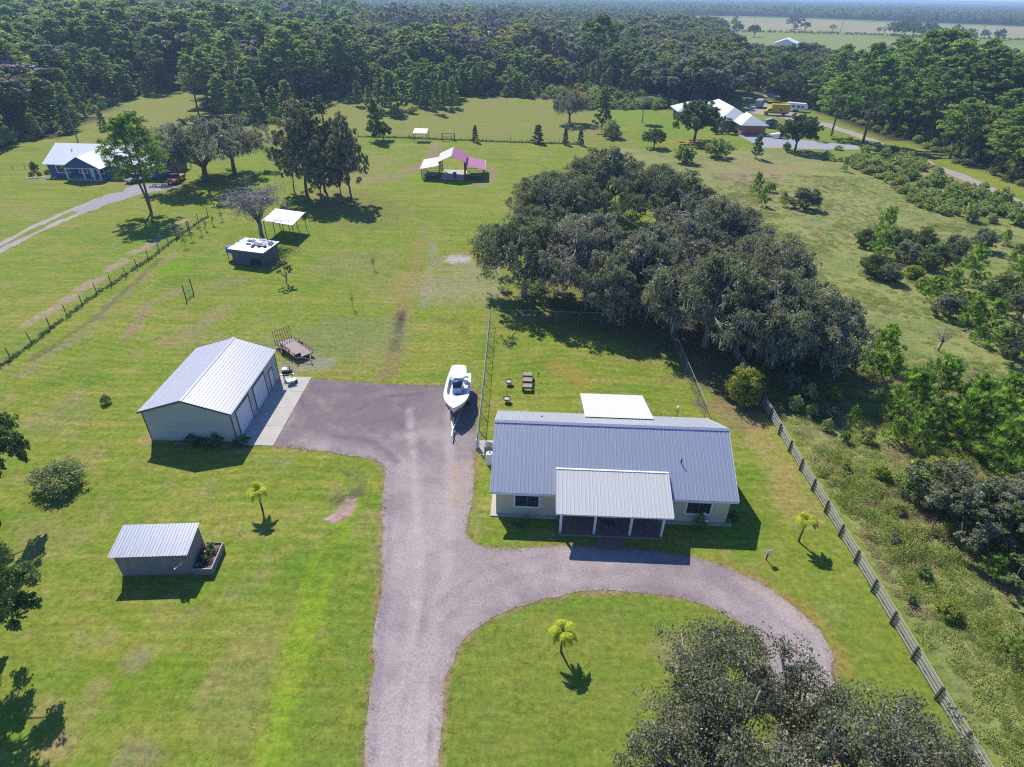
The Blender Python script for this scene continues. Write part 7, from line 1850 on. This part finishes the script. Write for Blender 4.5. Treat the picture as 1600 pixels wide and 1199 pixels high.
def scatter(name, label, kinds, P3, kidx, sc, szz, group=None):
    """one object: the listed meshes set on points by geometry nodes"""
    n = len(P3); me = bpy.data.meshes.new(name); me.vertices.add(n); me.vertices.foreach_set('co', np.asarray(P3, np.float32).ravel())
    def at(nm, ty, arr, f='value'):
        a = me.attributes.new(nm, ty, 'POINT'); a.data.foreach_set(f, arr)
    at('ix', 'INT', np.asarray(kidx, np.int32)); rr = np.random.default_rng(n)
    at('rt', 'FLOAT_VECTOR', np.stack([np.zeros(n), np.zeros(n), rr.uniform(0, 6.28, n)], 1).astype(np.float32).ravel(), 'vector')
    at('sc', 'FLOAT_VECTOR', np.stack([sc, sc, szz], 1).astype(np.float32).ravel(), 'vector')
    o = link(name, me); ng = bpy.data.node_groups.new(name, 'GeometryNodeTree')
    ng.interface.new_socket(name='Geometry', in_out='INPUT', socket_type='NodeSocketGeometry'); ng.interface.new_socket(name='Geometry', in_out='OUTPUT', socket_type='NodeSocketGeometry')
    N, L = ng.nodes, ng.links; gi = N.new('NodeGroupInput'); go = N.new('NodeGroupOutput'); jn = N.new('GeometryNodeJoinGeometry')
    def na(nm, ty):
        a = N.new('GeometryNodeInputNamedAttribute'); a.data_type = ty; a.inputs['Name'].default_value = nm; return a.outputs[0]
    ix, rt, sc_ = na('ix', 'INT'), na('rt', 'FLOAT_VECTOR'), na('sc', 'FLOAT_VECTOR')
    for i, m_ in enumerate(kinds):
        src = bpy.data.objects.new(m_.name, m_); oi = N.new('GeometryNodeObjectInfo'); oi.inputs['Object'].default_value = src; oi.inputs['As Instance'].default_value = True
        cp_ = N.new('FunctionNodeCompare'); cp_.data_type = 'INT'; cp_.operation = 'EQUAL'
        ai = [s_ for s_ in cp_.inputs if s_.enabled and s_.type == 'INT']; L.new(ix, ai[0]); ai[1].default_value = i
        ip = N.new('GeometryNodeInstanceOnPoints'); L.new(gi.outputs[0], ip.inputs['Points']); L.new(cp_.outputs[0], ip.inputs['Selection']); L.new(oi.outputs['Geometry'], ip.inputs['Instance'])
        L.new(rt, ip.inputs['Rotation']); L.new(sc_, ip.inputs['Scale']); L.new(ip.outputs[0], jn.inputs[0])
    L.new(jn.outputs[0], go.inputs[0]); md = o.modifiers.new('scatter', 'NODES'); md.node_group = ng
    tag(o, label, None, group, 'stuff'); return o
KL = ['foak0', 'foak1', 'foak2', 'broad0', 'broad1', 'broad2', 'pine0', 'pine1', 'pine2', 'ypine0', 'ypine1', 'brush0', 'brush1', 'brush2', 'epine0', 'epine1']
lite = [flat_mesh(PT[k], 'massed_' + k, .7, 1.15, i) for i, k in enumerate(KL)]
H0s = [PT[k][1] for k in KL]
rest_a = [(KL.index(k), x, y, h / PT[k][1], w) for k, x, y, h, w in rest]
scatter('woods', 'mixed woods of pine and oak spreading back to the far fields', lite, [(r[1], r[2], 0) for r in rest_a], [r[0] for r in rest_a], np.array([r[3] * r[4] for r in rest_a]), np.array([r[3] for r in rest_a]))
# beyond 900 m
tiny = [flat_mesh(PT[k], 'far_' + k, .10, 3.0, i + 50) for i, k in enumerate(['foak0', 'foak1', 'broad0', 'pine0', 'pine1', 'broad1'])]
Xs, Ys, Sx, Sz = [], [], [], []
for (a_, b_, s, w) in ((900, 1500, 12, 1.2), (1500, 2600, 20, 1.9), (2600, 4600, 42, 3.6), (4600, 8300, 95, 7.5)):
    X, Y = wood((WEST, FAR), a_, b_, s, int(a_)); k = len(X); Xs.append(X); Ys.append(Y); hh = wr.uniform(.85, 1.25, k) * (1 + .25 * (fbm(X, Y, 300, 3) - .5)); Sx.append(hh * w); Sz.append(hh)
X, Y, sx, sz = map(np.concatenate, (Xs, Ys, Sx, Sz))
kd = wr.choice(6, len(X), p=[.22, .2, .24, .14, .14, .06]); sz = sz * np.where((kd == 3) | (kd == 4), .75, 1.0)
scatter('far_woods', 'distant blue-green forest along the horizon', tiny, np.stack([X, Y, X * 0], 1), kd, sx, sz)
# trees scattered over the far fields
G = 'trees and clumps in the far fields'
for i, (px, py, k, h, wd, lab) in enumerate([(1240, 46, 'broad2', 17, 1.8, 'purplish tree beside the far road'), (1258, 49, 'foak2', 11, 1.2, 'dark round tree right of the purplish far tree'), (1242, 49, 'foak0', 8, .8, 'small tree under the purplish far tree'), (1300, 49, 'broad0', 8, 1.5, 'low green clump on the far road'),
    (1395, 56, 'foak0', 15, 1.5, 'left tree of the big field clump'), (1412, 57, 'foak1', 17, 1.6, 'second tree of the big field clump'), (1425, 58, 'broad2', 16, 1.6, 'greyish tree in the big field clump'), (1440, 59, 'foak0', 15, 1.5, 'right tree of the big field clump'), (1455, 55, 'foak2', 14, 1.2, 'tree behind the big field clump'), (1464, 62, 'foak1', 12, 1.6, 'low tree joining the two field clumps'), (1480, 64, 'foak0', 12, 1.7, 'left tree of the low right clump'),
    (1495, 65, 'foak2', 12, 1.6, 'middle tree of the low right clump'), (1510, 64, 'foak0', 12, 1.5, 'right tree of the low right clump'), (1490, 61, 'broad0', 15, 1.1, 'tall tree poking from the low right clump'), (1537, 60, 'foak2', 9, 1.3, 'round dark tree at the far road'), (1560, 63, 'foak1', 11, 1.4, 'dark broad tree at the far road'), (1150, 55, 'foak2', 12, 1.2, 'dark tree left of the white barn'), (1178, 58, 'foak2', 12, 1.3, 'dark tree on the field edge left of the white barn'), (1147, 47, 'broad0', 16, 1.0, 'tall green tree near the distant pale barn'), (1372, 53, 'broad2', 8, 1.0, 'small grey tree left of the big field clump'), (1420, 50, 'broad0', 17, 1.7, 'pale green tree crowning the big field clump')]):
    if k.startswith('foak') and 1380 < px < 1570: k, wd, h = 'bushoak%d' % (i % 2), wd * .62, h * 1.05
    plant(k, px, py, lab, h=h, wide=wd, group=G)
rd = smooth(PL([(1020, 44), (1120, 48), (1340, 54), (1600, 63), (1900, 78)]), 60); hp = [(x + wr.uniform(-3, 3), y - 8 + wr.uniform(-3, 3), 0) for x, y in rd[::1]] + [(x + wr.uniform(-3, 3), y + 9 + wr.uniform(-3, 3), 0) for x, y in rd if wr.random() < .6]
scatter('roadside_brush', 'thin dark line of brush along the far road', [lite[11], lite[13]], hp, wr.integers(0, 2, len(hp)), wr.uniform(.5, 1.1, len(hp)), wr.uniform(.3, .8, len(hp)))
# light scrub along the meadow side of the dirt road
SC = smooth(PL([(1215, 233), (1340, 232), (1375, 228), (1420, 248), (1480, 274), (1540, 300), (1600, 328), (1720, 385), (1700, 420), (1600, 385), (1530, 350), (1450, 330), (1395, 296), (1345, 268), (1290, 248)]), 3, True)
X, Y = jgrid(60, 220, 90, 200, 2.0, 91); k = in_poly(X, Y, SC) & (fbm(X, Y, 9, 92) > .49); X, Y = X[k], Y[k]
scatter('roadside_scrub', 'pale green scrub massed beside the dirt road', [lite[11], lite[13], lite[12]], np.stack([X, Y, X * 0], 1), wr.choice(3, len(X), p=[.78, .14, .08]), wr.uniform(.35, .75, len(X)), wr.uniform(.25, .6, len(X)))
# undergrowth beneath the wood edges
X, Y = jgrid(-330, 330, 110, 420, 4.5, 77); k = infov(X, Y) & (in_poly(X, Y, WEST) | in_poly(X, Y, EAST)); X, Y = X[k], Y[k]
d = np.minimum(seg_dist(X, Y, WEST[:24]), seg_dist(X, Y, EAST[:10])); k = d < 28; X, Y = X[k], Y[k]
scatter('undergrowth', 'low shrubby undergrowth along the edges of the woods', [lite[11], lite[12], lite[13]], np.stack([X, Y, X * 0], 1), wr.choice(3, len(X), p=[.5, .12, .38]), wr.uniform(.4, .9, len(X)), wr.uniform(.35, .8, len(X)))

# ------------------------------------------------------------------ ground cover
def tuft(nm, R, H, n, size, mk, blade=False, seed=0):
    global rng
    rng = np.random.default_rng(seed)
    a = rng.uniform(0, 6.28, n); r = R * np.sqrt(rng.random(n)); c = np.stack([np.cos(a) * r, np.sin(a) * r, rng.random(n) * H * (1 - (r / R) ** 2 * .7)], 1)
    if blade: c[:, 2] = 0; V, F = blades(c, np.stack([np.cos(a) * .35, np.sin(a) * .35, np.ones(n)], 1) + rng.normal(size=(n, 3)) * .2, np.full((n, 1), H), np.full((n, 1), size))
    else: V, F = leaf_quads(c, np.tile([0, 0, 1.0], (n, 1)), size, 1.7, .9)
    me = npmesh(nm, V, F, M[mk], attr=np.repeat(rng.uniform(.7, 1.3, n), 4)); rng = np.random.default_rng(99); return me
weeds = [tuft('weed_mound', .6, .5, 330, .055, 'weed', seed=1), tuft('weed_mound_dense', .7, .75, 400, .06, 'weed', seed=2), tuft('dry_weed', .5, .5, 220, .05, 'weed_dry', seed=3), tuft('grass_tussock', .5, .55, 130, .03, 'weed', True, seed=4), tuft('green_weed', .55, .45, 280, .055, 'leaf_broad', seed=5)]
X, Y = jgrid(26.9, 95, 10, 150, .62, 31); k = (np.abs(X) < Y * 1.0 + 16) & (X > 27.1 + fbm(X, Y, 4, 3) * 1.3)
k &= in_poly(X, Y, MEADP := PL([(1150, 560), (1490, 1160), (1560, 1500), (3200, 1500), (3200, 420), (1700, 360), (1600, 318), (1440, 255), (1340, 230), (1200, 230), (1130, 240), (1100, 300)]))
X, Y = X[k], Y[k]; dn = fbm(X, Y, 6, 44); f2 = fbm(X, Y, 3.2, 47); u = wr.random(len(X))
close = np.clip((70 - Y) / 25, 0, 1) * np.clip((X - 27) / 2, 0, 1)
keep = u < np.clip(.30 + close * .62 + (dn - .5) * 1.6, .05, .97); X, Y, dn, f2 = X[keep], Y[keep], dn[keep], f2[keep]
kd = np.where(f2 > .555, 2, np.where(dn > .60, 1, np.where(wr.random(len(X)) < .3, 3, np.where(wr.random(len(X)) < .25, 4, 0))))
hs = .28 + .95 * np.clip((70 - Y) / 30, 0, 1) * np.clip((dn - .3) * 3, .3, 1)
scatter('meadow_weeds', 'rough knee-high weeds and grass east of the board fence', weeds, np.stack([X, Y, X * 0], 1), kd, wr.uniform(.6, 1.15, len(X)), hs * wr.uniform(.7, 1.2, len(X)))
# clumpy grass over the mown lawn
tus = [tuft('lawn_tuft', .22, .07, 26, .03, 'lawn_green' if 'lawn_green' in M else 'weed', True, seed=8)]
X, Y = jgrid(-60, 26, 12, 120, .9, 61)
k = (np.abs(X) < Y * .98 + 8) & ~in_poly(X, Y, DRIVE) & (fbm(X, Y, 3, 61) > .52); X, Y = X[k], Y[k]
bl_ = (np.abs(X - 8.3) < 10.5) & (np.abs(Y - 40.5) < 8); bl_ |= (np.abs(X + 28.5) < 7.5) & (np.abs(Y - 49.5) < 7); X, Y = X[~bl_], Y[~bl_]
scatter('grass_tufts', 'slightly longer tufts of grass over the lawn', tus, np.stack([X, Y, X * 0 - .01], 1), np.zeros(len(X)), wr.uniform(.7, 1.4, len(X)), wr.uniform(.6, 1.3, len(X)))
# grass creeping over the gravel edge
eb = roughen(DRIVE, .16, .02, 4); eb = np.array(eb) + wr.normal(size=(len(eb), 2)) * .16; eb = eb[(wr.random(len(eb)) < .75) & ~((eb[:, 0] < -21.9) & (eb[:, 1] > 43))]
scatter('verge_grass', 'ragged fringe of grass along the gravel drive', tus, np.concatenate([eb, eb[:, :1] * 0 - .01], 1), np.zeros(len(eb)), wr.uniform(.5, 1.3, len(eb)), wr.uniform(.5, 1.4, len(eb)))
# weeds along the wire fences
q = PL([(-60, 610), (18, 562), (79, 514), (152, 459), (232, 406), (294, 359), (325, 338)]); ln = []
for a_, b_ in zip(q, q[1:]):
    n = int(math.dist(a_, b_) / .35); ln += [mixp(a_, b_, i / n) for i in range(n)]
q = PL([(560, 214), (640, 216), (705, 219), (760, 221), (912, 226)]); 
for a_, b_ in zip(q, q[1:]):
    n = int(math.dist(a_, b_) / .5); ln += [mixp(a_, b_, i / n) for i in range(n)]
ln = np.array(ln) + wr.normal(size=(len(ln), 2)) * .12
dkw = [tuft('fence_weed', .35, .35, 60, .10, 'leaf_dark', seed=12), tuft('fence_weed_tall', .35, .6, 60, .10, 'leaf_broad', seed=13)]
scatter('fence_weeds', 'dark uncut weeds growing along the wire fences', dkw, np.concatenate([ln, ln[:, :1] * 0], 1), (wr.random(len(ln)) > .8).astype(int), wr.uniform(.5, 1.2, len(ln)) * np.where(ln[:, 1] > 140, 1.9, 1), wr.uniform(.5, 1.3, len(ln)) * np.where(ln[:, 1] > 140, 1.6, 1))

# ------------------------------------------------------------------ air
hz = MB().box(-9600, 9600, -1200, 9600, -1.0, 37.0).build('haze', [])if False else None
me = MB().box(-9600, 9600, -1200, 9600, -1.0, 37.0).mesh('haze', M['concrete']); me.materials.clear()
hm, N, L = newmat('haze'); out = N.new('ShaderNodeOutputMaterial'); pv = N.new('ShaderNodeVolumePrincipled')
pv.inputs['Color'].default_value = (.55, .77, 1.0, 1); pv.inputs['Density'].default_value = 0.00026; pv.inputs['Anisotropy'].default_value = 0.2
L.new(pv.outputs[0], out.inputs['Volume']); me.materials.append(hm)
hzo = link('haze', me); tag(hzo, 'thin blue haze over the whole countryside', kind='stuff')
